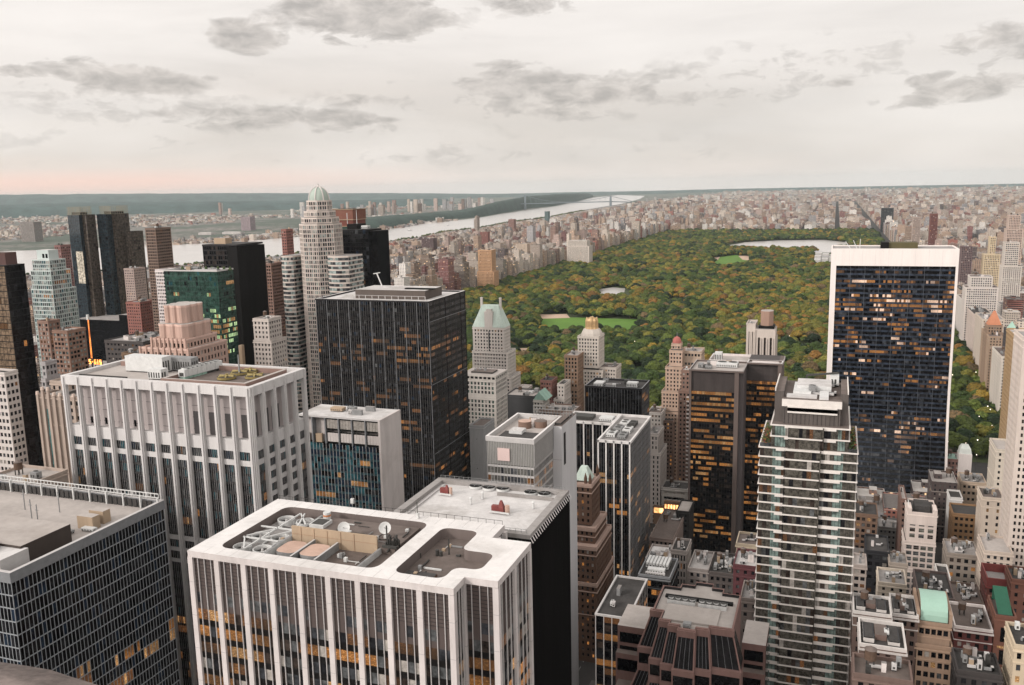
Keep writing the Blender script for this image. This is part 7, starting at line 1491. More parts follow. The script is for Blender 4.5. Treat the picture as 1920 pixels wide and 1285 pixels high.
def b_ground():
    mb = MB(); gm = ground_mat(); mb.face([(-42000, -3000, 0), (14000, -3000, 0), (14000, 34000, 0), (-42000, 34000, 0)], gm); struct(mb, 'ground')
    wm = bpy.data.materials.new('river_water'); wm.use_nodes = True; t = wm.node_tree; h = N(t); b = t.nodes['Principled BSDF']
    b.inputs['Base Color'].default_value = (.30, .28, .27, 1); b.inputs['Roughness'].default_value = .22; b.inputs['Specular IOR Level'].default_value = .9
    g = h.n('ShaderNodeNewGeometry'); f = h.noise(g.outputs['Position'], .004, 5, .7); t.links.new(h.mix(f, (.46, .43, .415), (.62, .585, .56)), b.inputs['Base Color']); n2 = h.noise(g.outputs['Position'], .05, 4, .6); bu = h.n('ShaderNodeBump'); bu.inputs['Strength'].default_value = .15; t.links.new(n2, bu.inputs['Height']); t.links.new(bu.outputs[0], b.inputs['Normal'])
    mb = MB(); a0 = (NEARB[0][0]*1.6, NEARB[0][1]*.3); f0 = (FARB[0][0]*1.8, FARB[0][1]*.4)
    pts = [a0]+NEARB+[G(1160, 366)]+FARB[::-1]+[f0]; mb.face([(x, y, .6) for x, y in pts], wm); struct(mb, 'river')
    mb = MB(); gp = pmat('park_soil', (.055, .07, .028), .95, .4, .03); mb.face([(PW, PS, .3), (PE, PS, .3), (PE, PN, .3), (PW, PN, .3)], gp); struct(mb, 'park_ground')
    lw = pmat('lawn_grass', (.10, .20, .028), .95, .16, .012, bump=.0); mb = MB()
    for L in (MEADOW, GREAT): mb.face([(x, y, .5) for x, y in poly_px(L, .5, .055)], lw)
    for L in GLADES[1:]: mb.face([(x, y, .5) for x, y in poly_px(L, .5, .03)], pmat('glade_grass', (.09, .17, .03), .95, .2, .03))
    struct(mb, 'lawn')
    mb = MB(); sd_ = pmat('ballfield_sand', (.50, .36, .27), .95, .1, .05)
    for L in SANDS: mb.face([(x, y, .62) for x, y in poly_px(L, .62, .01)], sd_)
    struct(mb, 'sand')
    mb = MB(); 
    for L in (RES, LAKE): mb.face([(x, y, .7) for x, y in poly_px(L, .7, .06)], wm)
    struct(mb, 'lake')
    # pavements: the blocks between the streets, and lane lines on the avenue beside the park
    mb = MB(); pv = pmat('pavement_grey', (.10, .092, .088), .9, .15, .2)
    for (a, b, c, d) in BLOCKS:
        if c < 2200: mb.box(a-3, b+3, c-3, d+3, 0.0, .15, pv, None, False)
    mb.box(PE+1, PE+6, PS, 3000, 0, .15, pv, None, False); mb.box(PW-7, PW-1, PS, 3000, 0, .15, pv, None, False)
    struct(mb, 'pavement')
    mb = MB(); lm = pmat('lane_paint', (.55, .53, .5), .8)
    for xx in (PE+12, PE+16): 
        for i in range(160): mb.face([(xx-.1, 640+i*9, .02), (xx+.1, 640+i*9, .02), (xx+.1, 644+i*9, .02), (xx-.1, 644+i*9, .02)], lm)
    for i in range(40): mb.face([(-120.1, 420+i*9, .02), (-119.9, 420+i*9, .02), (-119.9, 424+i*9, .02), (-120.1, 424+i*9, .02)], lm)
    struct(mb, 'road_marking')
    # museum beside the park drive
    xa, ya = G(1526, 492, 8); xb = xa+150; T = thing('museum', 'low grey-white museum with glass roofs inside the park, left of the black slab', 'museum', ((xa+xb)/2, ya+70, 0))
    mb = MB(); ms = pmat('museum_stone', (.46, .44, .42), .8, .15, .05)
    r = random.Random(1)
    for i in range(7):
        for j in range(6): mb.box(xa+i*22, xa+i*22+20, ya+j*36, ya+j*36+32, 0, r.uniform(14, 24), ms, r.choice((roof_white, roof_grey, g_grey, roof_white)))
    mb.build('wall', T)
# ================================================================== hills
def ridge(name, pts, dist_back, kind='structure', m=None, label=None, width=None):
    """pts: (x, y, height) along the foot line; the slope climbs away from the camera"""
    mb = MB(); n = len(pts); sub = []
    for i in range(n-1):
        for k in range(8):
            t = k/8; sub.append(tuple(pts[i][j]*(1-t)+pts[i+1][j]*t for j in range(3)))
    sub.append(pts[-1]); r = random.Random(len(name)); rows = []
    for (x, y, h_) in sub:
        L = math.hypot(x, y); u = (x/L, y/L); col = []
        for f, hh in ((0, 0), (.06, .35), (.16, .72), (.35, .93), (.6, 1.0), (1.0, .9), (1.5, .3), (1.7, 0)):
            d = dist_back*f; col.append((x+u[0]*d, y+u[1]*d, max(-.5, h_*hh+(r.uniform(-.03, .03)*h_ if 0 < hh else -.4))))
        rows.append(col)
    k = len(mb.v)
    for c in rows: mb.v += c
    q = len(rows[0])
    for i in range(len(rows)-1): mb.idx(k+i*q, [(j, q+j, q+j+1, j+1) for j in range(q-1)], m)
    o = mb.build(name, origin=Vector((0, 0, 0)), smooth=True); o['kind'] = 'structure'
    if label: o['label'] = label
    return o
def b_hills():
    wm = pmat('hazed_wooded_hill', (.05, .085, .08), .95, .5, .004)  # some distance haze is put into this blue-green base colour
    P = []
    for px, py in ((-250, 371), (-60, 366.5), (120, 364.2), (330, 363), (500, 362.4), (640, 362.2), (760, 362.4), (860, 363.5), (930, 363.8), (1000, 362.5), (1060, 360.8), (1150, 359.5), (1250, 357.5)):
        d = ray(px, py); t = 25500/math.hypot(d[0], d[1]); P.append((d[0]*t*.95, d[1]*t*.95, max(30, d[2]*t+H)))
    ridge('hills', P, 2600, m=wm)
    P = []
    for px, py in ((-250, 390), (0, 384), (200, 380), (400, 378), (560, 377), (660, 376), (760, 374), (840, 374)):
        d = ray(px, py); t = 14500/math.hypot(d[0], d[1]); P.append((d[0]*t*.95, d[1]*t*.95, max(20, d[2]*t+H)))
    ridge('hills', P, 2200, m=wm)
    # wooded cliffs along the far bank
    cl = pmat('hazed_wooded_cliff', (.035, .062, .05), .95, .45, .01); P = []  # cliff green leans blue, haze painted into the colour
    for (bx, by, ty) in ((560, 443, 424), (640, 437, 416), (707, 432, 409), (794, 419, 402), (860, 411, 396), (898, 407, 388), (935, 401, 378), (985, 392, 369), (1042, 385.5, 364.5), (1085, 377, 362.6), (1104, 371.5, 362.8), (1112, 370, 366)):
        x, y = G(bx, by); x2, z = PX(bx, ty, y*1.04); P.append((x, y, max(8, z)))
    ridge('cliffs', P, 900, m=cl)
    # green riverside park strip on the near bank, and rise beyond the park on the east
    P = [];
    for px, py in ((1230, 358), (1330, 355), (1450, 352.6), (1600, 350), (1750, 347.3), (1920, 344.2), (2050, 342)):
        d = ray(px, py); t = 27000/math.hypot(d[0], d[1]); P.append((d[0]*t*.95, d[1]*t*.95, max(25, d[2]*t+H)))
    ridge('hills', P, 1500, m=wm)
# ================================================================== suspension bridge
def b_bridge():
    sm = pmat('bridge_steel', (.16, .19, .21), .7, .1, .05); a, b = Vector(G(985, 393)), Vector(G(1145, 389)); T = thing('suspension_bridge', 'grey steel suspension bridge crossing the river far away', 'bridge', ((a.x+b.x)/2, (a.y+b.y)/2, 0))
    d = (b-a).normalized(); L = (b-a).length; up_ = lambda p, z: (p.x, p.y, z)
    nz = Vector((-d.y, d.x)); zt = PX(985, 366, a.y)[1]; zt2 = PX(1145, 368, b.y)[1]
    for p, z in ((a, zt), (b, zt2)):
        mb = MB()
        for s in (-16, 16): q = p+nz*s; mb.bar(up_(q, 0), up_(q, z), 9, sm, 6.5)
        for f in (.32, .62, .96): mb.bar(up_(p-nz*16, z*f), up_(p+nz*16, z*f), 6, sm)
        mb.build('bridge_tower', T)
    zd = 66; mb = MB(); mb.bar(up_(a-d*L*.32, zd-10), up_(a, zd), 5, sm); mb.bar(up_(a, zd), up_(b, zd), 5, sm); mb.bar(up_(b, zd), up_(b+d*L*.25, zd-12), 5, sm); mb.build('deck', T)
    for s in (-16, 16):
        mb = MB(); prev = None
        for i in range(33):
            t = i/32; z = zt*(1-t)+zt2*t; q = a.lerp(b, t)+nz*s; zz = z-(z-zd-8)*(1-(2*t-1)**2); cur = up_(q, zz)
            if prev: mb.bar(prev, cur, 1.8, sm)
            if i % 2 == 0: mb.bar(cur, up_(q, zd), .5, sm)
            prev = cur
        mb.bar(up_(a+nz*s, zt), up_(a-d*L*.32+nz*s, zd), 1.8, sm); mb.bar(up_(b+nz*s, zt2), up_(b+d*L*.25+nz*s, zd), 1.8, sm); mb.build('cable', T)
# ================================================================== what hides what
MW, MH = 480, 322
DEPTH = np.full((MH, MW), 1e9)
def stamp(x0, x1, y0, y1, z1):
    P = [proj(x, y, z) for x in (x0, x1) for y in (y0, y1) for z in (0, z1)]
    if min(p[2] for p in P) < 5: return
    pts = sorted((p[0]/4, p[1]/4) for p in P); d = min(p[2] for p in P)
    def half(pts):
        h = []
        for p in pts:
            while len(h) > 1 and (h[-1][0]-h[-2][0])*(p[1]-h[-2][1])-(h[-1][1]-h[-2][1])*(p[0]-h[-2][0]) <= 0: h.pop()
            h.append(p)
        return h[:-1]
    hull = half(pts)+half(pts[::-1])
    xs = [p[0] for p in hull]; ys = [p[1] for p in hull]; i0, i1 = max(0, int(min(xs))), min(MW-1, int(max(xs))); j0, j1 = max(0, int(min(ys))), min(MH-1, int(max(ys)))
    if i1 < i0 or j1 < j0: return
    I, J = np.meshgrid(np.arange(i0, i1+1)+.5, np.arange(j0, j1+1)+.5); ins = np.ones(I.shape, bool)
    for k in range(len(hull)):
        (ax, ay), (bx, by) = hull[k-1], hull[k]; ins &= ((bx-ax)*(J-ay)-(by-ay)*(I-ax)) >= 0
    s = DEPTH[j0:j1+1, i0:i1+1]; s[ins] = np.minimum(s[ins], d)
def seen(x, y, z, tol=6):
    px, py, d = proj(x, y, z); i, j = int(px/4), int(py/4)
    if d < 5 or not (0 <= i < MW and 0 <= j < MH): return False
    return DEPTH[j, i] > d-tol
# ================================================================== the filled-in city
def side_of_river(x, y):
    """>0 on the city's side"""
    for L in (NEARB,):
        for i in range(len(L)-1):
            if L[i][1] <= y < L[i+1][1] or L[i+1][1] <= y < L[i][1]:
                t = (y-L[i][1])/(L[i+1][1]-L[i][1]); return x-(L[i][0]+(L[i+1][0]-L[i][0])*t)
    return x-(NEARB[0][0] if y < NEARB[0][1] else NEARB[-1][0])
BLOCKS = []; LOTS = []
PAL = [((.56, .46, .39), 'beige'), ((.66, .57, .49), 'cream'), ((.74, .70, .66), 'white'), ((.44, .31, .23), 'tan'), ((.34, .13, .10), 'red brick'), ((.22, .09, .085), 'dark red'), ((.30, .185, .15), 'brown'), ((.36, .35, .36), 'grey'), ((.56, .42, .37), 'pinkish'), ((.50, .36, .27), 'sandy'), ((.10, .075, .075), 'dark brown')]
PWT = [20, 19, 14, 12, 7, 4, 9, 8, 10, 12, 4]
def make_lots():
    R = random.Random(99); H_ = np.array([(a-3, b+3, c-3, d+3) for a, b, c, d, _ in HERO])
    def free(a, b, c, d): return not np.any((H_[:, 0] < b) & (H_[:, 1] > a) & (H_[:, 2] < d) & (H_[:, 3] > c))
    ys = []; y = 60
    while y < 11500: ys.append(y); y += 92 if y < 6000 else 110
    xw = [PW-22-285*k for k in range(9)]; 
    cols = [(x-255, x, 'w') for x in xw]+[(PE+28+k*175, PE+28+k*175+150, 'e') for k in range(14)]+[(-550, -390, 'm'), (-372, -130, 'm'), (-108, 172, 'm'), (-828, -570, 'm')]
    for y0 in ys:
        y1 = y0+(74 if y0 < 6000 else 90)
        cc = list(cols)
        if y0 > PN: cc = [c for c in cc if c[2] != 'm']+[(PW+k*170, PW+k*170+145, 'n') for k in range(6)]
        for (a, b, t) in cc:
            if t == 'm' and y1 > PS-18: continue
            if t == 'e' and (a > .225*y1+60 or y0 < 560): continue
            if t == 'w' and y0 < 420: continue
            p = proj((a+b)/2, y0, 10)
            if p[2] < 10: continue
            if max(proj(a, y1, 0)[0], proj(b, y0, 0)[0]) < -60 or min(proj(a, y0, 0)[0], proj(b, y1, 0)[0]) > 1990: continue
            BLOCKS.append((a, b, y0, y1)); half = (y1-y0)/2
            far = y0 > 4900
            for row in (0, 1):
                x = a
                while x < b-6:
                    wd = R.uniform(13, 30) if not far else R.uniform(20, 46)
                    edge_w = abs(x-a) < 25 or abs(b-x) < 40
                    if edge_w and not far: wd = R.uniform(24, 36)
                    if b-x-wd < 8: wd = b-x
                    d0 = y0+row*half+.4; d1 = d0+half*R.uniform(.72, .97)
                    if row: d0, d1 = y1-(d1-d0)-.2, y1
                    xm = x+wd/2
                    if side_of_river(xm, y0) < 60: x += wd; continue
                    q = R.random()
                    if t == 'm' or y0 < PS: hh = R.uniform(12, 30) if q < .75 else R.uniform(30, 48)
                    elif far: hh = R.uniform(12, 24) if q < .9 else R.uniform(30, 62)
                    else:
                        hh = R.uniform(13, 21) if q < .62 else (R.uniform(22, 44) if q < .965 else R.uniform(50, 80))
                        if edge_w: hh = R.uniform(24, 48) if q < .93 else R.uniform(52, 78)
                        if (t == 'w' and b > PW-60 and xm > b-40) or (t == 'e' and a < PE+60 and xm < a+40): hh = R.uniform(42, 62) if q < .85 else R.uniform(66, 95)
                        if t == 'w' and q < .008: hh = R.uniform(80, 105)
                    if t == 'm' and y0 < 300: hh = min(hh, 26)
                    xe = x+wd-R.uniform(.2, 1.2)
                    u_ = proj((x+xe)/2, d0, hh)
                    if t in 'w' and inpoly(u_[0], u_[1]-2, WATER_PX): hh = min(hh, 14); u_ = proj((x+xe)/2, d0, hh)
                    if t == 'w' and inpoly(u_[0], u_[1]-1, WATER_PX): x += wd; continue
                    if free(x, xe, d0, d1): LOTS.append((x, xe, d0, d1, hh, R.choices(range(len(PAL)), PWT if y0 > 900 else [8, 4, 3, 12, 12, 16, 22, 12, 4, 6, 26])[0], R.random()))
                    x += wd
    # beyond: the thinning city to the north and the towns across the river, laid along the ground
    for i in range(5200):
        y = 11500+(28500-11500)*R.random()**1.25; x = R.uniform(-2400-(.02*y), .235*y)
        if side_of_river(x, y) < 120 or (x < -1200 and inpoly(*proj(x, y, 20)[:2], WATER_PX)): continue
        s = R.uniform(18, 60); LOTS.append((x, x+s*R.uniform(.7, 1.6), y, y+s, R.uniform(8, 20) if R.random() < .93 else R.uniform(30, 70), R.choices(range(len(PAL)), [14, 14, 16, 8, 8, 4, 6, 10, 12, 8, 2])[0], R.random()))
    from mathutils import noise as mn
    for i in range(13000):
        px, py = R.uniform(-20, 990), R.uniform(379, 462)
        if (py-379)/83 > R.random()**.5*1.2+.25: pass
        x, y = G(px, py)
        if y > 16500 or y < 2500 or inpoly(x, y, RIVPOLY): continue
        if side_of_river(x, y) > -300: continue
        nz = mn.noise(Vector((x*.00055, y*.00055, 0)))
        if nz < .02 or px > 860 and py > 385: continue
        s = R.uniform(10, 34)*(1 if y > 5000 else .8); hh = R.uniform(7, 14) if R.random() < .93 else R.uniform(20, 34)
        LOTS.append((x, x+s*R.uniform(.8, 2), y, y+s, hh, R.choices(range(len(PAL)), [12, 14, 26, 6, 6, 4, 4, 12, 12, 8, 2])[0], R.random()))
    for (px, py, n_) in ((690, 398, 8), (720, 396, 8), (650, 400, 4), (800, 392, 5), (860, 388, 6), (880, 386, 6), (905, 386, 5), (830, 390, 5), (420, 400, 3), (560, 402, 3), (770, 394, 4)):
        for k in range(n_):
            x, y = G(px+R.uniform(-16, 16), py+R.uniform(2, 7)); w_ = R.uniform(24, 50)
            if side_of_river(x, y) < -200 and not inpoly(x, y, RIVPOLY): LOTS.append((x, x+w_, y, y+25, R.uniform(60, 150), R.choice((0, 2, 7, 8, 6)), R.random()))
def lot_mesh(mb, L, detail, R, tanks=True):
    x0, x1, y0, y1, h, c, v = L; col = PAL[c][0]; k = .62+.55*((v*37) % 1); cc = (col[0]*k, col[1]*k, col[2]*k, v)
    mb.tint = cc
    w_, d_ = x1-x0, y1-y0
    if h > 50 and detail and (v*91) % 1 < .6:
        # setbacks
        h1 = h*(.68+.2*((v*11) % 1)); mb.box(x0, x1, y0, y1, 0, h1, FAC, None, False); i = .16*w_; j = .14*d_
        mb.box(x0+i, x1-i, y0+j, y1-j, h1, h, FAC, None, False); x0, x1, y0, y1 = x0+i, x1-i, y0+j, y1-j; w_, d_ = x1-x0, y1-y0
    else: mb.box(x0, x1, y0, y1, 0, h, FAC, None, False)
    if detail:
        if detail > 1:
            t = .45
            for (a, b, c_, d) in ((x0, x1, y0, y0+t), (x0, x1, y1-t, y1), (x0, x0+t, y0+t, y1-t), (x1-t, x1, y0+t, y1-t)): mb.box(a, b, c_, d, h+.003, h+1.1, FAC, None, False)
        n = 1+int(v*3)
        for q in range(n):
            s = R.uniform(.16, .34); a = x0+w_*R.uniform(.08, .6); b = y0+d_*R.uniform(.08, .6); mb.box(a, a+w_*s, b, b+d_*s, h+.004, h+R.uniform(2.2, 5.2), FAC, None, False)
    return x0, x1, y0, y1
def b_city():
    for hb in HERO: stamp(*hb)
    R = random.Random(5); sc = []
    for i, L in enumerate(LOTS):
        x0, x1, y0, y1, h, c, v = L; xm = (x0+x1)/2; p = proj(xm, y0, h*.8)
        vis = sum(seen(a, y0, z, 12) for a, z in ((x0, h), (x1, h), (xm, h), (xm, h*.6)))
        area = (x1-x0+.4*(y1-y0))*h/max(p[2], 1)**2*vis/4 if y0 < 6000 else 0
        sc.append((area, i, vis))
    sc.sort(reverse=True); big = set(i for a, i, vis in sc[:290] if a > 0)
    stuff = MB()
    for i, L in enumerate(LOTS):
        if i in big: continue
        y0 = L[2]; lot_mesh(stuff, L, 0 if y0 > 6500 else 1, R)
    o = stuff.build('distant_city', origin=Vector((0, 0, 0))); o['kind'] = 'stuff'; o['label'] = 'mass of small distant buildings filling the streets beyond and between'; o['category'] = 'city'
    grp = {}
    for i in sorted(big):
        x0, x1, y0, y1, h, c, v = L = LOTS[i]; wnm = PAL[c][1]
        where = 'west of the park' if x1 < PW+5 else ('east of the park' if x0 > PE-5 and y0 > PS-60 else 'in the streets south of the park')
        size = 'low' if h < 26 else ('mid-height' if h < 48 else 'tall')
        xs = 'with a water tank' if (v*53) % 1 < .45 and h < 70 else 'with roof boxes'
        near = 'near' if y0 < 1300 else ('fairly far' if y0 < 2200 else 'far')
        facing = 'facing the park, ' if (x1 > PW-60 and x1 < PW and y0 > PS) or (x0 > PE and x0 < PE+60 and y0 > PS) else ''
        lab = '%s %s building %s, %s%s' % (size, wnm, xs, facing, where)
        T = thing('city_building', lab, 'building', ((x0+x1)/2, (y0+y1)/2, 0), 'buildings of the city streets %s' % where)
        mb = MB(); mb.tint = None
        col = PAL[c][0]; k = .62+.55*((v*37) % 1); tint = (col[0]*k, col[1]*k, col[2]*k, v)
        a0, a1, b0, b1 = x0, x1, y0, y1
        if h > 50 and (v*91) % 1 < .6:
            h1 = h*(.68+.2*((v*11) % 1)); mb.tint = tint; mb.box(x0, x1, y0, y1, 0, h1, FAC, None, False); ii, jj = .16*(x1-x0), .14*(y1-y0); a0, a1, b0, b1 = x0+ii, x1-ii, y0+jj, y1-jj; mb.box(a0, a1, b0, b1, h1, h, FAC, None, False)
        else: mb.tint = tint; mb.box(x0, x1, y0, y1, 0, h, FAC, None, False)
        mb.build('wall', T)
        mb = MB(); mb.tint = tint; t = .45
        for (a, b, c_, d) in ((a0, a1, b0-.1, b0+t), (a0, a1, b1-t, b1+.1), (a0-.1, a0+t, b0+t, b1-t), (a1-t, a1+.1, b0+t, b1-t)): mb.box(a, b, c_, d, h-.3, h+1.1, FAC, None, False)
        mb.build('parapet', T)
        mb = MB(); mb.tint = tint; s = R.uniform(.22, .34); a = a0+(a1-a0)*R.uniform(.1, .5); b = b0+(b1-b0)*R.uniform(.35, .6); mb.box(a, a+(a1-a0)*s, b, b+(b1-b0)*s, h+.01, h+R.uniform(3, 5.5), FAC, None, False); mb.build('stair_head', T)
        if xs.startswith('with a water'): tank(T, a0+(a1-a0)*.75, b0+(b1-b0)*.6, h, 2.0, 3)
# ================================================================== trees
def leaf_mat():
    m = bpy.data.materials.new('autumn_foliage'); m.use_nodes = True; t = m.node_tree; h = N(t); b = t.nodes['Principled BSDF']
    at = h.n('ShaderNodeAttribute', attribute_name='tint', attribute_type='INSTANCER'); g = h.n('ShaderNodeNewGeometry')
    f = h.noise(g.outputs['Position'], .45, 5, .7); f2 = h.noise(g.outputs['Position'], 1.8, 3, .7)
    c = h.mix(h.ramp(f, [(.32, 0), (.68, 1)]), (.22, .28, .26), (1.7, 1.6, 1.35)); c = h.mix(1.0, at.outputs['Color'], c, 'MULTIPLY')
    c2 = h.mix(h.m('MULTIPLY', f2, .6), c, (.02, .03, .012)); t.links.new(c2, b.inputs['Base Color']); b.inputs['Roughness'].default_value = .8; b.inputs['Specular IOR Level'].default_value = .2
    return m
TINTS = [((.046, .076, .020), 'dark green', 28), ((.092, .124, .028), 'mid green', 38), ((.18, .168, .036), 'olive yellow', 25), ((.27, .18, .035), 'golden yellow', 9), ((.27, .135, .04), 'orange brown', 4), ((.15, .10, .06), 'russet brown', 4), ((.014, .030, .014), 'blackish green', 20)]
def crown_mesh(seed, m):
    r = random.Random(seed); mb = MB(); n, k = 9, 5
    lumps = [(0, 0, .10, .72, .50)]
    for i in range(8): a = i*2*pi/8+r.uniform(-.3, .3); d = r.uniform(.40, .66); lumps.append((d*cos(a), d*sin(a), r.uniform(-.22, .16), r.uniform(.30, .44), r.uniform(.26, .36)))
    for i in range(5): a = r.uniform(0, 6.28); d = r.uniform(0, .38); lumps.append((d*cos(a), d*sin(a), r.uniform(.28, .46), r.uniform(.26, .38), r.uniform(.22, .3)))
    for (cx, cy, cz, rr, rz) in lumps:
        b = len(mb.v); mb.v.append((cx, cy, cz-rz))
        for j in range(1, k):
            t = pi*j/k; 
            for i in range(n): jt = r.uniform(.84, 1.14); mb.v.append((cx+rr*sin(t)*cos(2*pi*i/n)*jt, cy+rr*sin(t)*sin(2*pi*i/n)*jt, cz-rz*cos(t)*jt))
        mb.v.append((cx, cy, cz+rz)); last = len(mb.v)-1-b
        mb.idx(b, [(0, 1+(i+1) % n, 1+i) for i in range(n)], m)
        for j in range(k-2): mb.idx(b+1+j*n, [(i, (i+1) % n, n+(i+1) % n, n+i) for i in range(n)], m)
        mb.idx(b, [(1+(k-2)*n+i, 1+(k-2)*n+(i+1) % n, last) for i in range(n)], m)
        for q in range(26):
            th, ph = r.uniform(0, 6.28), math.acos(r.uniform(-.5, 1)); nr = Vector((sin(ph)*cos(th), sin(ph)*sin(th), cos(ph))); p = Vector((cx, cy, cz))+Vector((nr.x*rr, nr.y*rr, nr.z*rz))*r.uniform(.98, 1.16)
            u = nr.cross(Vector((0, 0, 1))+Vector((.1, 0, 0))).normalized(); w2 = nr.cross(u)+nr*r.uniform(-.6, .6); s = r.uniform(.045, .09); mb.face([tuple(p-u*s), tuple(p-w2*s), tuple(p+u*s), tuple(p+w2*s)], m)
    return mb
def b_trees():
    lm = leaf_mat(); bark = pmat('bark', (.10, .075, .055), .9, .2, .8); crowns = []
    R = random.Random(17); from mathutils import noise as mn
    ex = [MEADOW, GREAT, LAKE, RES, MUSEUM]+SANDS+GLADES[1:]
    pts = []; st = 12.8; y = PS+4
    while y < PN-5:
        x = PW+6
        while x < PE-6:
            px, py = x+R.uniform(-6, 6), y+R.uniform(-6, 6); x += st
            a = proj(px, py, 7)
            if not (-30 < a[0] < 1950): continue
            s = R.triangular(6.0, 15, 8.6)*(1.0+.28*mn.noise(Vector((px*.02, py*.02, 3))))
            bad = False
            for L in ex:
                for z in (0, 6, 13):
                    u = proj(px, py, z)
                    if inpoly(u[0], u[1], L): bad = True; break
                if bad: break
            if bad: continue
            if mn.noise(Vector((px*.0045, py*.0045, 8))) > .42 and R.random() < .6: continue
            warm = mn.noise(Vector((px*.006, py*.004, 1)))+.5*mn.noise(Vector((px*.02, py*.02, 5)))
            uu, vv, _ = a
            if 1330 < uu < 1560 and 530 < vv < 640: warm += .30
            if vv < 450: warm -= .25
            if 1600 < uu: warm -= .15
            wt = [t[2] for t in TINTS]
            if warm > .12: wt = [12, 30, 38, 14, 5, 6, 7]
            if warm > .32: wt = [8, 18, 36, 20, 9, 9, 5]
            if warm < -.2: wt = [40, 34, 10, 2, 1, 2, 24]
            pts.append((px, py, s, R.choices(range(7), wt)[0], R.random()))
        y += st
    # rows of street and riverside trees
    for i in range(900):
        yy = R.uniform(900, 9000); xx = NEARB_X(yy)+R.uniform(10, 70); pts.append((xx, yy, R.uniform(5, 8), R.choices(range(7), [40, 34, 10, 2, 1, 2, 24])[0], R.random()))
    sc = sorted(range(len(pts)), key=lambda i: -(pts[i][2]/max(1, proj(pts[i][0], pts[i][1], 8)[2])*(1 if seen(pts[i][0], pts[i][1], 13, 20) and PS < pts[i][1] < PN else 0)))
    ind = set(sc[:290]); vars_ = []
    tr = MB(); tr.cyl(0, 0, .05, .03, 0, .75, bark, 7)
    for q in range(4): a = q*pi/2+.4; tr.bar((0, 0, .45), (.35*cos(a), .35*sin(a), .85), .02, bark, .01)
    tmesh = None; cm = [None]*5
    for i in sc[:290]:
        x, y_, s, c, v = pts[i]; col, nm, _ = TINTS[c]; hgt = s*.95
        side = 'the park strip right of the black slab' if proj(x, y_, 8)[0] > 1760 else ('the park beside the steep green roofed tower' if proj(x, y_, 8)[0] < 1060 else ('the park between the gold-topped and red-capped towers' if proj(x, y_, 8)[0] < 1240 else 'the park right of the red-capped tower'))
        sz = 'large' if s > 9 else 'smaller'
        T = thing('park_tree', '%s %s tree in %s' % (sz, nm, side), 'tree', (x, y_, .3), 'trees of the park'); q = int(v*5)
        if cm[q] is None: o = crown_mesh(40+q, lm).build('crown', T, origin=Vector((0, 0, 0))); cm[q] = o
        else: o = cm[q].copy(); COL.objects.link(o); o.parent = T
        o.location = (0, 0, hgt*.95); o.scale = (s, s, s*.92); o.rotation_euler = (0, 0, v*40); k = .65+.75*((v*17) % 1); o['tint'] = (col[0]*k, col[1]*k, col[2]*k)
        if tmesh is None: tk = tr.build('trunk', T, origin=Vector((0, 0, 0))); tmesh = tk
        else: tk = tmesh.copy(); COL.objects.link(tk); tk.parent = T
        tk.location = (0, 0, 0); tk.scale = (s, s, hgt*1.1)
    for q in range(5):
        if cm[q] is None: cm[q] = [c for c in cm if c][0]
    rest = [pts[i] for i in range(len(pts)) if i not in ind]; n = len(rest)
    me = bpy.data.meshes.new('woodland'); me.vertices.add(n); me.vertices.foreach_set('co', np.array([(p[0], p[1], .3+p[2]*.95*.95) for p in rest], dtype=np.float32).ravel())
    def attr(nm, ty, key, vals): a = me.attributes.new(nm, ty, 'POINT'); a.data.foreach_set(key, np.array(vals, dtype=np.float32 if ty != 'INT' else np.int32).ravel())
    attr('size', 'FLOAT_VECTOR', 'vector', [(p[2], p[2], p[2]*.92) for p in rest]); attr('turn', 'FLOAT_VECTOR', 'vector', [(0, 0, p[4]*40) for p in rest]); attr('shape', 'INT', 'value', [int(p[4]*5) for p in rest])
    def tc_(p): c = TINTS[p[3]][0]; k = .65+.75*((p[4]*17) % 1); return (c[0]*k, c[1]*k, c[2]*k, 1)
    attr('tint', 'FLOAT_COLOR', 'color', [tc_(p) for p in rest])
    o = bpy.data.objects.new('woodland', me); COL.objects.link(o); tag(o, 'continuous wood of distant autumn trees filling the park', 'woodland', kind='stuff')
    ng = bpy.data.node_groups.new('woodland', 'GeometryNodeTree'); ng.interface.new_socket('Geometry', in_out='INPUT', socket_type='NodeSocketGeometry'); ng.interface.new_socket('Geometry', in_out='OUTPUT', socket_type='NodeSocketGeometry')
    gi, go = ng.nodes.new('NodeGroupInput'), ng.nodes.new('NodeGroupOutput'); iop = ng.nodes.new('GeometryNodeInstanceOnPoints'); jn = ng.nodes.new('GeometryNodeJoinGeometry')
    for q in range(4, -1, -1): oi = ng.nodes.new('GeometryNodeObjectInfo'); oi.inputs['Object'].default_value = cm[q]; oi.inputs['As Instance'].default_value = True; ng.links.new(oi.outputs['Geometry'], jn.inputs[0])
    def na(nm, ty): a = ng.nodes.new('GeometryNodeInputNamedAttribute'); a.data_type = ty; a.inputs[0].default_value = nm; return a.outputs['Attribute']
    ng.links.new(gi.outputs[0], iop.inputs['Points']); ng.links.new(jn.outputs[0], iop.inputs['Instance']); iop.inputs['Pick Instance'].default_value = True
    ng.links.new(na('shape', 'INT'), iop.inputs['Instance Index']); ng.links.new(na('size', 'FLOAT_VECTOR'), iop.inputs['Scale']); ng.links.new(na('turn', 'FLOAT_VECTOR'), iop.inputs['Rotation']); ng.links.new(iop.outputs[0], go.inputs[0])
    md = o.modifiers.new('woodland', 'NODES'); md.node_group = ng
def NEARB_X(y):
    for i in range(len(NEARB)-1):
        if NEARB[i][1] <= y < NEARB[i+1][1]: t = (y-NEARB[i][1])/(NEARB[i+1][1]-NEARB[i][1]); return NEARB[i][0]+(NEARB[i+1][0]-NEARB[i][0])*t
    return NEARB[0][0]
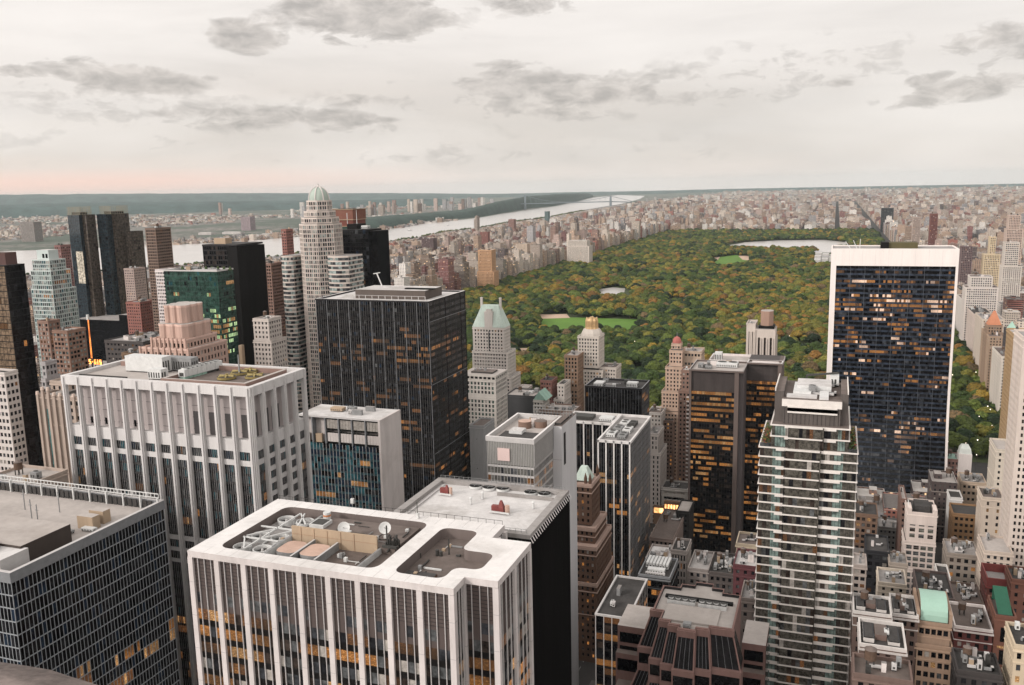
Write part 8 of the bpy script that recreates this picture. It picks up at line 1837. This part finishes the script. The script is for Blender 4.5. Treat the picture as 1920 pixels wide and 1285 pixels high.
# ================================================================== small things in the streets
def b_street():
    R = random.Random(3); cols = [('white', (.6, .6, .6)), ('black', (.02, .02, .02)), ('silver', (.35, .35, .36)), ('yellow', (.55, .38, .04)), ('red', (.3, .03, .03))]
    hl = lit('head_lamp', (1, .8, .55), 9, .1, (.0, .1)); tl = lit('tail_lamp', (1, .08, .04), 5, .1, (.0, .1)); ty = pmat('tyre', (.02, .02, .02), .9); protos = {}
    spots = [(-119.0+dx, y_, 0, 'in the canyon street right of the white-striped tower') for dx, y_ in ((-6, 600), (-2.5, 612), (2.5, 592), (6, 606), (-6, 628), (2, 636), (6, 650), (-2, 655), (-6, 575), (6, 560), (2, 545), (-3, 530))]+[(PE+9+4*R.randrange(4), 1000+i*26+R.uniform(-8, 8), 0, 'on the avenue along the right edge of the park') for i in range(26)]
    for (x, y_, rz, wh) in spots:
        nm, c = R.choice(cols)
        T = thing('car', '%s car %s' % (nm, wh), 'car', (x, y_, .02), 'cars in the streets'); 
        if nm not in protos:
            pm = pmat('car_paint_'+nm, c, .3, .03); b = MB(); sec = [(-2.3, .35, .75, .8), (-2.1, .3, .95, .9), (-1.0, .3, 1.0, .92), (1.2, .3, .98, .92), (2.1, .3, .82, .85), (2.3, .4, .65, .75)]; k = len(b.v)
            for (yy, z0, z1, w_) in sec: b.v += [(-w_, yy, z0), (w_, yy, z0), (w_*.96, yy, z1), (-w_*.96, yy, z1)]
            for i in range(5): b.idx(k+i*4, [(j, (j+1) % 4, 4+(j+1) % 4, 4+j) for j in range(4)], pm)
            b.idx(k, [(0, 1, 2, 3)], pm); b.idx(k+20, [(0, 1, 2, 3)], pm); body = b.build('body', T, origin=Vector((0, 0, 0)))
            b = MB(); k = 0; b.v += [(-.82, -1.6, .98), (.82, -1.6, .98), (.82, 1.0, .98), (-.82, 1.0, .98), (-.66, -1.1, 1.42), (.66, -1.1, 1.42), (.66, .3, 1.44), (-.66, .3, 1.44)]; b.idx(0, [(0, 1, 5, 4), (1, 2, 6, 5), (2, 3, 7, 6), (3, 0, 4, 7)], g_dark); b.idx(0, [(4, 5, 6, 7)], pm); cab = b.build('cabin', T, origin=Vector((0, 0, 0)))
            ps = [body, cab]
            for sx_ in (-1, 1):
                for yy in (-1.4, 1.4):
                    w_ = MB(); kk = 10; w_.v += [(sx_*.78+dx, yy+.33*cos(2*pi*i/kk), .33+.33*sin(2*pi*i/kk)) for dx in (-.11, .11) for i in range(kk)]; w_.idx(0, [(i, (i+1) % kk, kk+(i+1) % kk, kk+i) for i in range(kk)], ty); w_.idx(0, [tuple(range(kk)), tuple(range(kk, 2*kk))], ty); ps.append(w_.build('wheel', T, origin=Vector((0, 0, 0))))
                for (yy, mm, nn) in ((2.31, tl, 'tail_light'), (-2.31, hl, 'headlight')): w_ = MB(); w_.box(sx_*.6-.15, sx_*.6+.15, min(yy, yy*1.01), max(yy, yy*1.01), .55, .75, mm); ps.append(w_.build(nn, T, origin=Vector((0, 0, 0))))
            protos[nm] = ps
        else:
            for p in protos[nm]: c_ = p.copy(); COL.objects.link(c_); c_.parent = T
    # white bus in the canyon
    x, y_ = G(1228, 971, 1.5); T = thing('bus', 'white bus crossing at the end of the canyon street', 'bus', (x, y_, 0)); b = MB(); b.box(x-6, x+6, y_-1.25, y_+1.25, .4, 3.1, equip_w, roof_white); b.build('body', T); b = MB(); b.box(x-5.8, x+5.8, y_-1.28, y_-1.25, 1.5, 2.5, g_dark); b.build('windows', T)
    for q in (-4, 4): b = MB(); b.box(x+q-.5, x+q+.5, y_-1.3, y_+1.3, .01, 1.0, ty); b.build('wheel', T)
    # glowing shop front
    x0, z = PX(1246, 938, 636); x1, z1 = PX(1284, 958, 636); T = thing('lit_shop', 'glowing orange shop front at the end of the canyon street', 'shop front', ((x0+x1)/2, 636, 0)); 
    b = MB(); b.box(x0, x1, 634.5, 637, 0, z, wallm('shop_wall', (.25, .16, .11))); b.build('wall', T); ls = lit('shop_glow', (1, .45, .16), 5, .35, (.3, .55))
    n = 7
    for i in range(n): b = MB(); a = x0+(x1-x0)*i/n; b.box(a+.5, a+(x1-x0)/n-.4, 634.3, 634.5, z-9, z-2.5, ls); b.build('lit_window', T)
    x0, z = PX(1226, 950, 640); b = MB(); b.box(x0, x0+8, 638, 640, 0, z+2, wallm('shop_wall', (.25, .16, .11))); b.box(x0+.5, x0+7.5, 637.8, 638, z-4, z, ls); tag(b.build('kiosk'), 'small kiosk with a yellow lit window beside the glowing shop front', 'kiosk')
    # park lamps
    lt = lit('lamp_globe', (1, .86, .7), 5, .1, (.0, .1), (.5, .5, .5)); pr = None
    spots = [(1836, 781), (1797, 764), (1800, 712), (1830, 698), (1787, 817), (1777, 828), (1811, 831), (1833, 825), (1831, 853), (1852, 762), (1857, 768), (1860, 798), (1786, 703), (1745, 820), (1106, 603), (1290, 660), (1190, 640), (1345, 600), (1480, 630), (1030, 700)]
    for (px, py) in spots:
        x, y_ = G(px, py, 15.5); T = thing('park_lamp', 'small white glowing lamp among the park trees', 'lamp', (x, y_, 0), 'lamps among the park trees')
        if pr is None: b = MB(); b.bar((0, 0, 0), (0, 0, 15), .12, equip_d); a = b.build('pole', T, origin=Vector((0, 0, 0))); b = MB(); b.lathe(0, 0, [(.1, 15), (.35, 15.2), (.4, 15.6), (.2, 15.9)], lt, 8); c = b.build('globe', T, origin=Vector((0, 0, 0))); pr = (a, c)
        else:
            for p in pr: c_ = p.copy(); COL.objects.link(c_); c_.parent = T
    # boats
    for i, (px, py) in enumerate(((727, 434), (768, 433), (840, 423))):
        x, y_ = G(px, py, 1); T = thing('boat', ('long pale barge on the river nearest the black glass tower', 'small ferry in the middle of the river', 'small boat farther up the river')[i], 'boat', (x, y_, .6)); s = (26, 16, 10)[i]; b = MB(); b.prism([(x-s, y_-4), (x+s*.8, y_-4), (x+s, y_), (x+s*.8, y_+4), (x-s, y_+4)], .6, 4, equip_g); b.build('hull', T); b = MB(); b.box(x-s*.6, x+s*.1, y_-2.5, y_+2.5, 4, 9, equip_w); b.build('cabin', T)
    # piers and sheds on the far bank
    shed = pmat('shed_pale', (.45, .42, .40), .8, .2, .02); k = 0
    for (px, py, L) in ((470, 446, 90), (500, 444, 120), (430, 440, 140), (380, 441, 100), (700, 428, 110), (740, 424, 90), (770, 420, 90), (800, 416, 70), (840, 412, 90), (560, 434, 120), (600, 434, 90)):
        x, y_ = G(px, py, 0); b = MB(); b.box(x-L/2, x+L/2, y_+20, y_+60, 0, 14, shed, roof_white); b.box(x-L/2+8, x+L/2-8, y_+28, y_+52, 14, 17, shed, roof_grey); k += 1
        tag(b.build('riverside_shed'), 'long pale shed on the far bank of the river', 'shed', 'sheds along the far river bank')
# ================================================================== the stone coping of the deck one stands on
def b_ledge():
    zl = H-1.15; m = pmat('deck_stone', (.22, .18, .165), .95, .38, 9.0, bump=.9); mb = MB(); far = [(-160, 1226), (-60, 1233), (0, 1239), (50, 1246), (95, 1256), (130, 1267), (165, 1278), (200, 1292), (260, 1330)]
    top = [G(px, py, zl) for px, py in far]; r = random.Random(2); rows = []
    for j, (dz, back) in enumerate(((-.5, .02), (-.05, .006), (.0, .0), (.035, -.12), (.05, -.35), (.0, -.9))):
        row = []
        for (x, y_) in top: row.append((x-back*.35, y_+back, zl+dz+r.uniform(-.004, .004)))
        rows.append(row)
    k = 0; n = len(top)
    for row in rows: mb.v += row
    for j in range(len(rows)-1): mb.idx(j*n, [(i, i+1, n+i+1, n+i) for i in range(n-1)], m)
    o = mb.build('parapet_stone', smooth=True); tag(o, 'blurred brown stone coping of the viewing deck in the bottom left corner', 'stone ledge')
def b_haze():
    b = MB(); m = bpy.data.materials.new('haze_air'); m.use_nodes = True; t = m.node_tree; t.nodes.clear(); o_ = t.nodes.new('ShaderNodeOutputMaterial'); v = t.nodes.new('ShaderNodeVolumePrincipled'); v.inputs['Color'].default_value = (.80, .88, .90, 1); v.inputs['Density'].default_value = HAZE; v.inputs['Anisotropy'].default_value = 0.0
    t.links.new(v.outputs[0], o_.inputs['Volume']); b.box(-42500, 14500, -3500, 36500, -1.5, 470, m); struct(b, 'haze', 'stuff'); pass
HAZE = 1.8e-5
RIVPOLY = NEARB+[G(1160, 366)]+FARB[::-1]
import time as _t
def run(f, *a):
    t = _t.time(); r = f(*a); print(f.__name__, round(_t.time()-t, 1)); return r
run(b_A); run(b_B); x0c, xec, y0c, y1c, ybc = run(b_C); run(b_C2, y1c, ybc, xec)
for f in (b_D, b_E, b_dome, b_brickcrown, b_blackglass, b_greenroof, b_whitegreenwin, b_K, b_gothic, b_J, b_gold, b_M, b_N, b_O, b_P, b_Q, b_R, b_left, b_mid, b_right): run(f)
run(make_lots); run(b_ground); run(b_hills); run(b_bridge); run(b_city); run(b_trees); run(b_street); run(b_ledge)
run(b_haze)
print('objects', len(S.objects), 'lots', len(LOTS))
